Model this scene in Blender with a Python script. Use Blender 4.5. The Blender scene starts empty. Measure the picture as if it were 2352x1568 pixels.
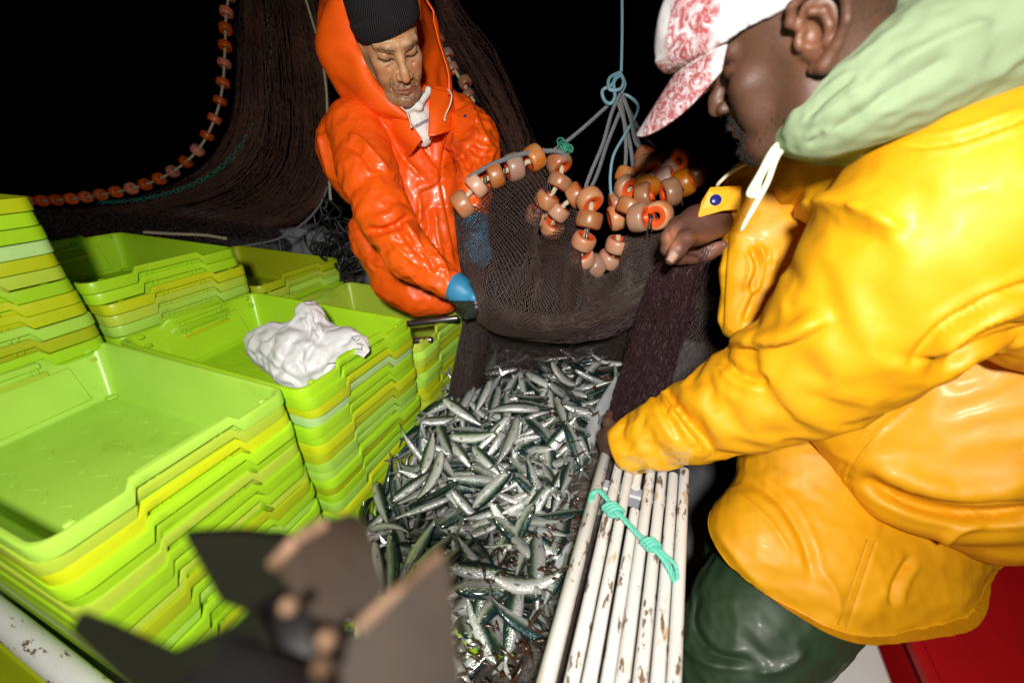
import bpy, math, random
import numpy as np
from mathutils import Vector, Matrix, noise as mnoise

# ------------------------------------------------------------------ camera, sky, flash
SC = bpy.context.scene
COL = SC.collection
F, TH, PS, CAMZ = 912.0, math.radians(27.5), math.radians(21.3), 1.45     # focal length in px of a 2352 px wide picture
CAM = np.array([0.0, 0.0, CAMZ])
_c, _s = math.cos(TH), math.sin(TH)
FW = np.array([-math.sin(PS) * _c, math.cos(PS) * _c, -_s])
RT = np.array([math.cos(PS), math.sin(PS), 0.0])
UP = np.cross(RT, FW)

cam_d = bpy.data.cameras.new('camera'); cam = bpy.data.objects.new('camera', cam_d); COL.objects.link(cam)
cam.matrix_world = Matrix(((RT[0], UP[0], -FW[0], 0), (RT[1], UP[1], -FW[1], 0), (RT[2], UP[2], -FW[2], CAMZ), (0, 0, 0, 1)))
cam_d.sensor_width = 36.0; cam_d.lens = 36.0 * F / 2352.0
cam_d.clip_start = 0.02; cam_d.clip_end = 400.0
cam_d.dof.use_dof = True; cam_d.dof.focus_distance = 1.02; cam_d.dof.aperture_fstop = 2.0; cam_d.dof.aperture_blades = 7
SC.camera = cam

world = bpy.data.worlds.new('World'); SC.world = world; world.use_nodes = True
wn = world.node_tree
sky = wn.nodes.new('ShaderNodeTexSky'); sky.sky_type = 'NISHITA'; sky.sun_disc = False
sky.sun_elevation = math.radians(-9.0); sky.sun_rotation = math.radians(200)
wn.nodes['Background'].inputs['Strength'].default_value = 0.05
wn.links.new(sky.outputs[0], wn.nodes['Background'].inputs[0])

# the photographer's flash, held above the camera: the only light of this night picture
fl = bpy.data.lights.new('camera_flash', 'AREA'); fl.shape = 'DISK'; fl.size = 0.10; fl.energy = 31.5; fl.color = (1.0, 0.955, 0.88)
flo = bpy.data.objects.new('camera_flash', fl); COL.objects.link(flo)
_fp = CAM + np.array([math.sin(PS), -math.cos(PS), 0]) * 0.24 + np.array([0, 0, 0.27]) - RT * 0.02
flo.location = _fp
_dir = Vector((CAM + FW * 1.15 - RT * 0.1 + UP * 0.12) - _fp).normalized()
flo.rotation_euler = _dir.to_track_quat('-Z', 'Y').to_euler()

SC.view_settings.view_transform = 'Standard'; SC.view_settings.look = 'None'
SC.view_settings.exposure = 0.0; SC.view_settings.gamma = 1.0
SC.cycles.max_bounces = 6; SC.cycles.transparent_max_bounces = 8; SC.cycles.caustics_reflective = False; SC.cycles.caustics_refractive = False
SC.cycles.use_denoising = True

# ------------------------------------------------------------------ helpers
def P(u, v, d):
    """point at depth d along the lens axis, seen at (u, v)"""
    return CAM + (RT * ((u - 1176) / F) + UP * ((784 - v) / F) + FW) * d
def PP(pts): return [P(*p) for p in pts]
def proj(V):
    Q = np.asarray(V, float) - CAM; d = Q @ FW
    dd = np.maximum(d, 1e-4)
    return 1176 + F * (Q @ RT) / dd, 784 - F * (Q @ UP) / dd, d
def on_z(u, v, z):
    r = P(u, v, 1.0) - CAM
    return CAM + r * ((z - CAMZ) / r[2])
def rng(seed): return np.random.default_rng(seed)

def tag(o, label=None, cat=None, group=None, kind=None):
    if label: o['label'] = label
    if cat: o['category'] = cat
    if group: o['group'] = group
    if kind: o['kind'] = kind
    return o
def empty(name, loc=(0, 0, 0)):
    o = bpy.data.objects.new(name, None); COL.objects.link(o); o.location = loc; o.empty_display_size = 0.05
    return o

def mesh_from(name, V, Fc, mats, smooth=True, mi=None, attrs=None, uv=None):
    V = np.asarray(V, np.float32).reshape(-1, 3)
    me = bpy.data.meshes.new(name)
    if isinstance(Fc, np.ndarray):
        n, k = Fc.shape
        me.vertices.add(len(V)); me.vertices.foreach_set('co', V.ravel())
        me.loops.add(n * k); me.loops.foreach_set('vertex_index', Fc.astype(np.int32).ravel())
        me.polygons.add(n); me.polygons.foreach_set('loop_start', np.arange(0, n * k, k, dtype=np.int32))
        me.polygons.foreach_set('loop_total', np.full(n, k, np.int32))
    else:
        me.from_pydata([tuple(map(float, v)) for v in V], [], [tuple(map(int, f)) for f in Fc])
    me.update(calc_edges=True); me.validate()
    for m in (mats if isinstance(mats, (list, tuple)) else [mats]): me.materials.append(m)
    if mi is not None: me.polygons.foreach_set('material_index', np.asarray(mi, np.int32))
    me.polygons.foreach_set('use_smooth', np.full(len(me.polygons), smooth))
    if attrs:
        for k, a in attrs.items():
            a = np.asarray(a, np.float32)
            if a.ndim == 1:
                at = me.attributes.new(k, 'FLOAT', 'POINT'); at.data.foreach_set('value', a)
            elif a.shape[1] == 4:
                at = me.attributes.new(k, 'FLOAT_COLOR', 'POINT'); at.data.foreach_set('color', a.ravel())
            else:
                at = me.attributes.new(k, 'FLOAT_VECTOR', 'POINT'); at.data.foreach_set('vector', a.ravel())
    if uv is not None:
        lay = me.uv_layers.new(name='UVMap'); idx = np.empty(len(me.loops), np.int32); me.loops.foreach_get('vertex_index', idx)
        lay.data.foreach_set('uv', np.asarray(uv, np.float32)[idx].ravel())
    return me
def obj(name, me, parent=None):
    o = bpy.data.objects.new(name, me); COL.objects.link(o)
    if parent is not None:
        o.parent = parent; o.matrix_parent_inverse = Matrix.Translation(parent.location).inverted()
    return o

class MB:
    """collects shapes into one mesh"""
    def __init__(s): s.v = []; s.f = []; s.m = []; s.a = []; s.n = 0
    def add(s, V, Fc, mi=0, a=None):
        V = np.asarray(V, float)
        s.v.append(V); s.f += [tuple(int(i) + s.n for i in f) for f in Fc]; s.m += [mi] * len(Fc)
        s.a.append(np.zeros(len(V)) if a is None else np.asarray(a, float)); s.n += len(V)
    def box(s, c, size, R=None, mi=0, bev=0.0):
        c = np.asarray(c, float); h = np.asarray(size, float) / 2
        b = min(bev, h.min() * 0.9)
        if b <= 0:
            V = np.array([[x, y, z] for x in (-1, 1) for y in (-1, 1) for z in (-1, 1)], float) * h
            Fc = [(0, 1, 3, 2), (4, 6, 7, 5), (0, 4, 5, 1), (2, 3, 7, 6), (0, 2, 6, 4), (1, 5, 7, 3)]
        else:
            V = []; idx = {}
            for x in (-1, 1):
                for y in (-1, 1):
                    for z in (-1, 1):
                        for ax in range(3):
                            p = np.array([x, y, z], float) * (h - b); p[ax] = (x, y, z)[ax] * h[ax]
                            idx[(x, y, z, ax)] = len(V); V.append(p)
            V = np.array(V); Fc = []
            sg = (-1, 1)
            for ax in range(3):
                o1, o2 = (ax + 1) % 3, (ax + 2) % 3
                for sd in sg:
                    q = []
                    for (p, r) in ((-1, -1), (1, -1), (1, 1), (-1, 1)):
                        k = [0, 0, 0]; k[ax] = sd; k[o1] = p; k[o2] = r; q.append(idx[(*k, ax)])
                    Fc.append(q if sd > 0 else q[::-1])
                for p in sg:
                    for r in sg:
                        q = []
                        for (t, w) in ((-1, o1), (1, o1), (1, o2), (-1, o2)):
                            k = [0, 0, 0]; k[ax] = t; k[o1] = p; k[o2] = r; q.append(idx[(*k, w)])
                        Fc.append(q if p * r < 0 else q[::-1])
            for x in sg:
                for y in sg:
                    for z in sg:
                        q = [idx[(x, y, z, a)] for a in range(3)]
                        Fc.append(q if x * y * z > 0 else q[::-1])
        if R is not None: V = V @ np.asarray(R).T
        s.add(V + c, Fc, mi)
    def tube(s, pts, r, n=8, mi=0, cap=True, a0=0.0):
        pts = np.asarray(pts, float); m = len(pts); r = np.broadcast_to(np.asarray(r, float), (m,))
        T = np.gradient(pts, axis=0); T /= np.linalg.norm(T, axis=1)[:, None] + 1e-12
        ref = np.array([0, 0, 1.0]) if abs(T[0, 2]) < 0.9 else np.array([1.0, 0, 0])
        N = np.cross(T[0], ref); N /= np.linalg.norm(N)
        V = []; ang = np.linspace(0, 2 * np.pi, n, endpoint=False)
        for i in range(m):
            N = N - T[i] * (N @ T[i]); N /= np.linalg.norm(N) + 1e-12; B = np.cross(T[i], N)
            V.append(pts[i] + r[i] * (np.cos(ang)[:, None] * N + np.sin(ang)[:, None] * B))
        V = np.concatenate(V); Fc = []
        for i in range(m - 1):
            for j in range(n):
                j2 = (j + 1) % n
                Fc.append((i * n + j, i * n + j2, (i + 1) * n + j2, (i + 1) * n + j))
        if cap: Fc.append(tuple(range(n))[::-1]); Fc.append(tuple((m - 1) * n + j for j in range(n)))
        L = np.concatenate([[0], np.cumsum(np.linalg.norm(np.diff(pts, axis=0), axis=1))])
        s.add(V, Fc, mi, np.repeat(L + a0, n))
    def rope(s, pts, r, pitch=None, mi=0, strands=3, n=6, step=None):
        """a laid rope: strands twisted round the line"""
        pts = np.asarray(pts, float); pitch = pitch or r * 7
        L = np.concatenate([[0], np.cumsum(np.linalg.norm(np.diff(pts, axis=0), axis=1))])
        k = max(4, int(L[-1] / (step or pitch / 7)))
        t = np.linspace(0, L[-1], k); C = np.stack([np.interp(t, L, pts[:, i]) for i in range(3)], 1)
        T = np.gradient(C, axis=0); T /= np.linalg.norm(T, axis=1)[:, None] + 1e-12
        ref = np.array([0.3, 0.2, 0.93]); N = np.cross(T, ref); N /= np.linalg.norm(N, axis=1)[:, None] + 1e-9; B = np.cross(T, N)
        for q in range(strands):
            a = t / pitch * 2 * np.pi + q * 2 * np.pi / strands
            s.tube(C + 0.5 * r * (np.cos(a)[:, None] * N + np.sin(a)[:, None] * B), r * 0.56, n, mi)
    def lathe(s, prof, n=24, R=None, c=(0, 0, 0), mi=0):
        """profile of (radius, z) turned about z; mi may be one index per segment"""
        ang = np.linspace(0, 2 * np.pi, n, endpoint=False); m = len(prof)
        V = np.array([[r * math.cos(a), r * math.sin(a), z] for r, z in prof for a in ang])
        if R is not None: V = V @ np.asarray(R).T
        mis = mi if isinstance(mi, (list, tuple)) else [mi] * (m - 1)
        base = s.n; s.v.append(V + np.asarray(c)); s.a.append(np.zeros(len(V))); s.n += len(V)
        for i in range(m - 1):
            for j in range(n):
                j2 = (j + 1) % n
                s.f.append((base + i * n + j, base + i * n + j2, base + (i + 1) * n + j2, base + (i + 1) * n + j)); s.m.append(mis[i])
    def mesh(s, name, mats, smooth=True):
        return mesh_from(name, np.concatenate(s.v), s.f, mats, smooth, s.m, {'along': np.concatenate(s.a)})
    def build(s, name, mats, parent=None, smooth=True, angle=None):
        me = s.mesh(name, mats, smooth)
        if angle is not None: me.set_sharp_from_angle(angle=math.radians(angle))
        return obj(name, me, parent)

def spline(pts, per=8, closed=False):
    """Catmull-Rom through the points"""
    p = np.asarray(pts, float); n = len(p); out = []
    if n < 3 and not closed: return np.array([p[0] + (p[-1] - p[0]) * t for t in np.linspace(0, 1, per + 1)])
    for i in range(n if closed else n - 1):
        g = (lambda j: p[j % n]) if closed else (lambda j: p[min(max(j, 0), n - 1)])
        a, b, c, d = g(i - 1), g(i), g(i + 1), g(i + 2)
        for t in np.linspace(0, 1, per, endpoint=False):
            out.append(0.5 * (2 * b + (c - a) * t + (2 * a - 5 * b + 4 * c - d) * t * t + (3 * b - a - 3 * c + d) * t ** 3))
    if not closed: out.append(p[-1])
    return np.array(out)
def resample(pts, n):
    pts = np.asarray(pts, float); L = np.concatenate([[0], np.cumsum(np.linalg.norm(np.diff(pts, axis=0), axis=1))])
    t = np.linspace(0, L[-1], n); return np.stack([np.interp(t, L, pts[:, i]) for i in range(pts.shape[1])], 1)
def frame(z, x=None):
    z = np.asarray(z, float) / np.linalg.norm(z); x = np.asarray(x if x is not None else ([1, 0, 0] if abs(z[0]) < 0.9 else [0, 1, 0]), float)
    x = x - z * (x @ z); x /= np.linalg.norm(x); return np.stack([x, np.cross(z, x), z], 1)

# ---- volumes: smooth unions of round cones and ellipsoids, skinned into one continuous surface
class Field:
    def __init__(s, lo, hi, vx):
        s.lo = np.asarray(lo, float); s.vx = vx; s.n = np.ceil((np.asarray(hi) - s.lo) / vx).astype(int) + 1
        s.ax = [s.lo[i] + vx * np.arange(s.n[i]) for i in range(3)]; s.f = np.full(s.n, 0.5, np.float32)
    def _win(s, lo, hi):
        i0 = np.clip(np.floor((np.asarray(lo) - s.lo) / s.vx).astype(int), 0, s.n); i1 = np.clip(np.ceil((np.asarray(hi) - s.lo) / s.vx).astype(int) + 1, 0, s.n)
        sl = tuple(slice(a, b) for a, b in zip(i0, i1))
        X, Y, Z = (s.ax[i][sl[i]].astype(np.float32) for i in range(3))
        return sl, X[:, None, None], Y[None, :, None], Z[None, None, :]
    def _op(s, sl, d, k, op):
        a = s.f[sl]
        if a.size == 0: return
        k = max(k, 1e-6)
        if op == 'u':
            h = np.clip(0.5 + 0.5 * (a - d) / k, 0, 1); s.f[sl] = a + (d - a) * h - k * h * (1 - h)
        else:
            h = np.clip(0.5 - 0.5 * (a + d) / k, 0, 1); s.f[sl] = a + (-d - a) * h + k * h * (1 - h)
    def cone(s, a, b, ra, rb, k=0.02, op='u'):
        a, b = np.asarray(a, float), np.asarray(b, float); m = max(ra, rb) + k + 3 * s.vx
        sl, X, Y, Z = s._win(np.minimum(a, b) - m, np.maximum(a, b) + m); ab = b - a; L = ab @ ab + 1e-12
        x, y, z = X - a[0], Y - a[1], Z - a[2]
        t = np.clip((x * ab[0] + y * ab[1] + z * ab[2]) / L, 0, 1)
        d = np.sqrt((x - t * ab[0]) ** 2 + (y - t * ab[1]) ** 2 + (z - t * ab[2]) ** 2) - (ra + t * (rb - ra))
        s._op(sl, d.astype(np.float32), k, op)
    def chain(s, pts, rs, k=0.02, op='u'):
        rs = np.broadcast_to(rs, (len(pts),))
        for i in range(len(pts) - 1): s.cone(pts[i], pts[i + 1], rs[i], rs[i + 1], k, op)
    def ell(s, c, r, R=None, k=0.02, op='u'):
        c = np.asarray(c, float); r = np.broadcast_to(np.asarray(r, float), (3,)); m = r.max() + k + 3 * s.vx
        sl, X, Y, Z = s._win(c - m, c + m); x, y, z = X - c[0], Y - c[1], Z - c[2]
        if R is not None:
            R = np.asarray(R)
            x, y, z = (x * R[0, i] + y * R[1, i] + z * R[2, i] for i in range(3))
        q0 = np.sqrt((x / r[0]) ** 2 + (y / r[1]) ** 2 + (z / r[2]) ** 2); q1 = np.sqrt((x / r[0] ** 2) ** 2 + (y / r[1] ** 2) ** 2 + (z / r[2] ** 2) ** 2) + 1e-9
        s._op(sl, (q0 * (q0 - 1) / q1).astype(np.float32), k, op)
    def half(s, p, n, k=0.004):
        """keeps the side of the plane the normal points away from"""
        n = np.asarray(n, float) / np.linalg.norm(n); X, Y, Z = (s.ax[i].astype(np.float32) for i in range(3))
        d = -((X[:, None, None] - p[0]) * n[0] + (Y[None, :, None] - p[1]) * n[1] + (Z[None, None, :] - p[2]) * n[2])
        s._op((slice(None),) * 3, d.astype(np.float32), k, 's')
    def skin(s, smooth=2):
        f = s.f; sg = f < 0
        c8 = [(i, j, k) for i in (0, 1) for j in (0, 1) for k in (0, 1)]
        n = s.n - 1
        cnt = sum(sg[i:i + n[0], j:j + n[1], k:k + n[2]].astype(np.int8) for i, j, k in c8)
        act = np.argwhere((cnt > 0) & (cnt < 8)); vid = np.full(tuple(n), -1, np.int32); vid[tuple(act.T)] = np.arange(len(act))
        vals = {c: f[act[:, 0] + c[0], act[:, 1] + c[1], act[:, 2] + c[2]] for c in c8}
        acc = np.zeros((len(act), 3)); num = np.zeros(len(act))
        for c in c8:
            for ax in range(3):
                if c[ax]: continue
                e = list(c); e[ax] = 1; e = tuple(e); a, b = vals[c], vals[e]; m = (a < 0) != (b < 0)
                t = np.where(m, a / np.where(m, a - b, 1), 0); p = np.tile(np.array(c, float), (len(act), 1)); p[:, ax] += t
                acc[m] += p[m]; num[m] += 1
        V = s.lo + (act + acc / num[:, None]) * s.vx
        Q = []
        for ax in range(3):
            o1, o2 = (ax + 1) % 3, (ax + 2) % 3
            a = [slice(None)] * 3; b = [slice(None)] * 3; a[ax] = slice(0, -1); b[ax] = slice(1, None)
            E = np.argwhere(sg[tuple(a)] != sg[tuple(b)]); E = E[(E[:, o1] > 0) & (E[:, o2] > 0) & (E[:, o1] < n[o1]) & (E[:, o2] < n[o2])]
            ins = sg[tuple(E.T)]
            def cell(d1, d2):
                q = E.copy(); q[:, o1] += d1; q[:, o2] += d2; return vid[tuple(q.T)]
            q = np.stack([cell(-1, -1), cell(0, -1), cell(0, 0), cell(-1, 0)], 1); q[~ins] = q[~ins][:, ::-1]; Q.append(q)
        Q = np.concatenate(Q); Q = Q[(Q >= 0).all(1)]
        V = lap(V, Q, smooth)
        return V, Q
def lap(V, Q, it, w=0.5):
    if it <= 0: return V
    k = Q.shape[1]; E = np.concatenate([Q[:, [i, (i + 1) % k]] for i in range(k)]); E = np.concatenate([E, E[:, ::-1]])
    deg = np.bincount(E[:, 0], minlength=len(V)) + 1e-9
    for _ in range(it):
        S = np.stack([np.bincount(E[:, 0], weights=V[E[:, 1], i], minlength=len(V)) for i in range(3)], 1) / deg[:, None]
        V = V + (S - V) * w
    return V
def normals(V, Q):
    N = np.zeros_like(V)
    fn = np.cross(V[Q[:, 2]] - V[Q[:, 0]], V[Q[:, -1]] - V[Q[:, 1]])
    for i in range(Q.shape[1]):
        for j in range(3): N[:, j] += np.bincount(Q[:, i], weights=fn[:, j], minlength=len(V))
    return N / (np.linalg.norm(N, axis=1)[:, None] + 1e-12)
def seg_dist(u, v, line):
    """signed distance to a polyline and the place along it (0..1)"""
    line = np.asarray(line, float); best = np.full(len(u), 1e9); sgn = np.ones(len(u)); al = np.zeros(len(u))
    L = np.concatenate([[0], np.cumsum(np.linalg.norm(np.diff(line, axis=0), axis=1))])
    for i in range(len(line) - 1):
        a, b = line[i], line[i + 1]; ab = b - a; l2 = ab @ ab + 1e-9
        t = np.clip(((u - a[0]) * ab[0] + (v - a[1]) * ab[1]) / l2, 0, 1); dx, dy = u - a[0] - t * ab[0], v - a[1] - t * ab[1]
        d = np.hypot(dx, dy); m = d < best
        best[m] = d[m]; sgn[m] = np.sign(ab[0] * dy - ab[1] * dx)[m]; al[m] = ((L[i] + t * (L[i + 1] - L[i])) / L[-1])[m]
    return best, sgn, al
def folds(V, Q, lst, dmax=None):
    """cloth folds pressed into the surface: (kind, line, width, height)"""
    N = normals(V, Q); u, v, d = proj(V); face = -np.einsum('ij,ij->i', N, V - CAM) / np.linalg.norm(V - CAM, axis=1)
    w0 = np.clip(face / 0.25, 0, 1); D = np.zeros(len(V))
    for kind, line, wd, ht, *rest in lst:
        line = spline(np.array(line, float), 6); lo = line.min(0) - wd * 5; hi = line.max(0) + wd * 5
        m = np.where((u > lo[0]) & (u < hi[0]) & (v > lo[1]) & (v < hi[1]) & (w0 > 0))[0]
        if rest: m = m[(d[m] > rest[0]) & (d[m] < rest[1])]
        if len(m) == 0: continue
        b, sg, al = seg_dist(u[m], v[m], line); tp = np.clip(np.minimum(al, 1 - al) / 0.22, 0, 1); tp = tp * tp * (3 - 2 * tp); x = b / wd
        if kind == 'ridge': q = np.exp(0.35 - 1.25 * np.sqrt(x * x + 0.08))
        elif kind == 'crease': q = -np.exp(0.35 - 1.3 * np.sqrt(x * x + 0.06)) + 0.40 * np.exp(-((x - 2.2) ** 2))
        elif kind == 'step': y = x / 1.1; q = np.where(sg > 0, y * np.exp(1 - y), -0.6 * y * 2 * np.exp(1 - y * 2))      # one side of the line stands proud
        elif kind == 'seam': tp = np.clip(np.minimum(al, 1 - al) / 0.04, 0, 1); q = -np.exp(-x * x)
        D[m] += ht * q * tp * w0[m]
    return V + N * D[:, None]
def jitter(V, Q, amp, sc, seed=0):
    N = normals(V, Q); off = Vector((seed * 7.3, seed * 3.1, -seed * 5.7))
    n = np.array([mnoise.fractal(Vector(p) * sc + off, 1.0, 2.0, 3) for p in V]); return V + N * (n * amp)[:, None]

def crumple(V, Q, amp, sc, seed=0):
    """stiff coated cloth: flat facets meeting in soft ridges"""
    N = normals(V, Q); off = Vector((seed * 5.3, -seed * 2.9, seed * 4.1)); D = np.empty(len(V))
    for i, p in enumerate(V):
        q = Vector(p) * sc + off; w = mnoise.noise(q * 0.7 + Vector((9, 2, 5))) * 0.5; a = mnoise.noise(q + Vector((w, -w, w))); b = mnoise.noise(q * 2.1 + Vector((3, 8, 1)))
        D[i] = (0.45 - abs(a)) - 0.35 * abs(b)
    return V + N * (D * amp)[:, None]
def edges_of(Q):
    k = Q.shape[1]; E = np.sort(np.concatenate([Q[:, [i, (i + 1) % k]] for i in range(k)]), 1); return np.unique(E, axis=0)
def subdiv(V, Q):
    """one Catmull-Clark step on a quad mesh"""
    n, m = len(V), len(Q); E = np.sort(np.concatenate([Q[:, [i, (i + 1) % 4]] for i in range(4)]), 1)
    U, inv = np.unique(E, axis=0, return_inverse=True); inv = inv.ravel(); fp = V[Q].mean(1); ne = len(U)
    fsum = np.zeros((ne, 3)); fc = np.bincount(inv, minlength=ne); ff = np.tile(np.arange(m), 4)
    for j in range(3): fsum[:, j] = np.bincount(inv, weights=fp[ff, j], minlength=ne)
    mid = V[U].mean(1); ep = np.where((fc == 2)[:, None], (V[U].sum(1) + fsum) / 4, mid)
    val = np.bincount(U.ravel(), minlength=n).astype(float); Fa = np.zeros((n, 3)); Ra = np.zeros((n, 3)); nf = np.bincount(Q.ravel(), minlength=n).astype(float)
    for j in range(3):
        Fa[:, j] = np.bincount(Q.ravel(), weights=np.repeat(fp[:, j], 4), minlength=n); Ra[:, j] = np.bincount(U.ravel(), weights=np.repeat(mid[:, j], 2), minlength=n)
    Fa /= np.maximum(nf, 1)[:, None]; Ra /= np.maximum(val, 1)[:, None]; vv = np.maximum(val, 3)[:, None]; nv = (Fa + 2 * Ra + (vv - 3) * V) / vv
    bnd = np.zeros(n, bool); bnd[U[fc != 2].ravel()] = True; nv[bnd] = V[bnd]
    e = inv.reshape(4, m).T + n + m; f = np.arange(m) + n
    NQ = np.concatenate([np.stack([Q[:, i], e[:, i], f, e[:, (i + 3) % 4]], 1) for i in range(4)])
    return np.concatenate([nv, fp, ep]), NQ
def cloth(V, Q, grow=0.05, axis=None, along=0.0, it=160, bend=0.25, lo=-0.02, hi=0.03, seed=0, noise=0.004, nsc=14, pin=None, ref=None, low=14):
    """lets the surface be a bit too large for the body inside it, so that it buckles into folds as stiff coated cloth does"""
    V0 = V if ref is None else ref; N0 = normals(V0, Q); E = edges_of(Q); D = np.concatenate([Q[:, [0, 2]], Q[:, [1, 3]]])
    # second neighbours across an edge, for bending
    adj = {}
    A = np.concatenate([E, E[:, ::-1]]); A = A[np.argsort(A[:, 0], kind='stable')]; st = np.searchsorted(A[:, 0], np.arange(len(V) + 1)); B = []
    qs = [[] for _ in range(len(V))]
    for fi, q in enumerate(Q.tolist()):
        for c in q: qs[c].append(fi)
    qset = [set(x) for x in Q.tolist()]
    for v in range(len(V)):
        nb = A[st[v]:st[v + 1], 1]
        if len(nb) == 4:
            for i in range(4):
                for j in range(i + 1, 4):
                    a, b = int(nb[i]), int(nb[j])
                    if not any((a in qset[f] and b in qset[f]) for f in qs[v]): B.append((a, b))
    B = np.array(B); d0 = lambda P_: V0[P_[:, 1]] - V0[P_[:, 0]]
    def rest(P_):
        d = d0(P_); L = np.linalg.norm(d, axis=1); g = np.full(len(L), 1 + grow)
        if axis is not None:
            ax = axis[P_[:, 0]] if np.ndim(axis) == 2 else np.asarray(axis) / np.linalg.norm(axis); t = np.einsum('ij,ij->i', d / L[:, None], np.broadcast_to(ax, d.shape)); g = g + along * t * t
        return L * g
    S = [(E, rest(E), 1.0), (D, rest(D), 0.7), (B, rest(B), bend)]
    deg = sum(np.bincount(P_.ravel(), minlength=len(V)) * w for P_, L, w in S)[:, None]; I = [np.concatenate([P_[:, 0], P_[:, 1]]) for P_, L, w in S]
    rg = rng(seed); off = Vector((seed * 4.1, seed * 2.2, seed)); X = V + N0 * np.array([mnoise.noise(Vector(p) * nsc + off) for p in V])[:, None] * noise
    for k in range(it):
        C = np.zeros_like(X)
        for (P_, L, w), ii in zip(S, I):
            d = X[P_[:, 1]] - X[P_[:, 0]]; l = np.linalg.norm(d, axis=1) + 1e-9; c = d * ((l - L) / l * 0.5 * w)[:, None]; cc = np.concatenate([c, -c])
            for j in range(3): C[:, j] += np.bincount(ii, weights=cc[:, j], minlength=len(V))
        X = X + 1.5 * C / deg * 2
        U = X - V0
        if k % 4 == 0:
            S0 = lap(U, Q, low, 0.7); X = X - 0.5 * S0; U = X - V0
        h = np.einsum('ij,ij->i', U, N0); hc = np.clip(h, lo, hi); X = X + N0 * (hc - h)[:, None]
        if pin is not None: X = X + (V0 - X) * pin[:, None]
    return X
def garment(f, it, axis, along, grow, mask=None, seed=1, noise=0.012, nsc=7, low=30, lim=0.03, fl=(), fine=0.002, fl0=(), levels=2):
    """skin of a volume, buckled as cloth, refined twice, with the traced folds pressed in"""
    V, Q = f.skin(3)
    if fl0: V0 = V; V = folds(V, Q, fl0)
    X = cloth(V, Q, grow, axis, along, it, 1.0, -lim, lim, seed, noise, nsc, low=low)
    if mask is not None: X = V + (X - V) * mask(V)[:, None]
    V, Q = subdiv(X, Q)
    if fine: V = cloth(V, Q, grow * 0.25, axis, along * 0.15, 50, 0.8, -0.01, 0.01, seed + 50, fine, nsc * 2.6, low=20)
    if levels > 1: V, Q = subdiv(V, Q)
    if fl: V = folds(V, Q, fl)
    return V, Q
def snap(V, p, n, near=9.0):
    """vertices beyond a plane are brought back onto it: a clean hem"""
    n = np.asarray(n, float) / np.linalg.norm(n); h = (V - p) @ n; return V - n * (np.maximum(h, 0) * (np.linalg.norm(V - p, axis=1) < near))[:, None]
def wires(V, E, r):
    """every edge a three-sided cord"""
    E = np.asarray(E); a, b = V[E[:, 0]], V[E[:, 1]]; T = b - a; L = np.linalg.norm(T, axis=1)[:, None] + 1e-9; T = T / L
    a = a - T * r * 0.5; b = b + T * r * 0.5
    ref = np.where(np.abs(T[:, 2:3]) < 0.9, np.array([[0, 0, 1.0]]), np.array([[1.0, 0, 0]])); N = np.cross(T, ref); N /= np.linalg.norm(N, axis=1)[:, None]; B = np.cross(T, N)
    rr = np.broadcast_to(np.asarray(r, float).reshape(-1, 1) if np.ndim(r) else np.array([[r]]), (len(E), 1)); P6 = []
    for p in (a, b):
        for k in range(3): P6.append(p + rr * (math.cos(k * 2.0944) * N + math.sin(k * 2.0944) * B))
    W = np.stack(P6, 1).reshape(-1, 3); base = np.arange(len(E))[:, None] * 6
    Q = np.concatenate([base + np.array([[j, (j + 1) % 3, 3 + (j + 1) % 3, 3 + j]]) for j in range(3)])
    return W, Q
def sheet(ctrl, nu, nv):
    """smooth sheet through a grid of control points (rows x columns)"""
    g = np.asarray(ctrl, float)
    rows = [resample(spline(r, 10), nu) for r in g]; rows = np.array(rows)
    out = np.array([resample(spline(rows[:, j], 10), nv) for j in range(nu)]); return out.transpose(1, 0, 2)
def net(name, ctrl, nu, nv, r, mat, parent=None, seed=0, jit=0.0, drop=0.0):
    """diamond netting over a sheet"""
    S = sheet(ctrl, nu, nv); g = rng(seed); S = S + g.normal(0, jit, S.shape) if jit else S
    idx = np.arange(nu * nv).reshape(nv, nu); V = S.reshape(-1, 3); E = []
    E = [(idx[i, j], idx[i + 1, j + dj]) for i in range(nv - 1) for j in range(nu) if (i + j) % 2 == 0 for dj in (-1, 1) if 0 <= j + dj < nu]
    E = np.array(E)
    if drop: E = E[g.random(len(E)) > drop]
    W, Q = wires(V, E, r)
    return obj(name, mesh_from(name, W, Q, mat, True), parent)

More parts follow.
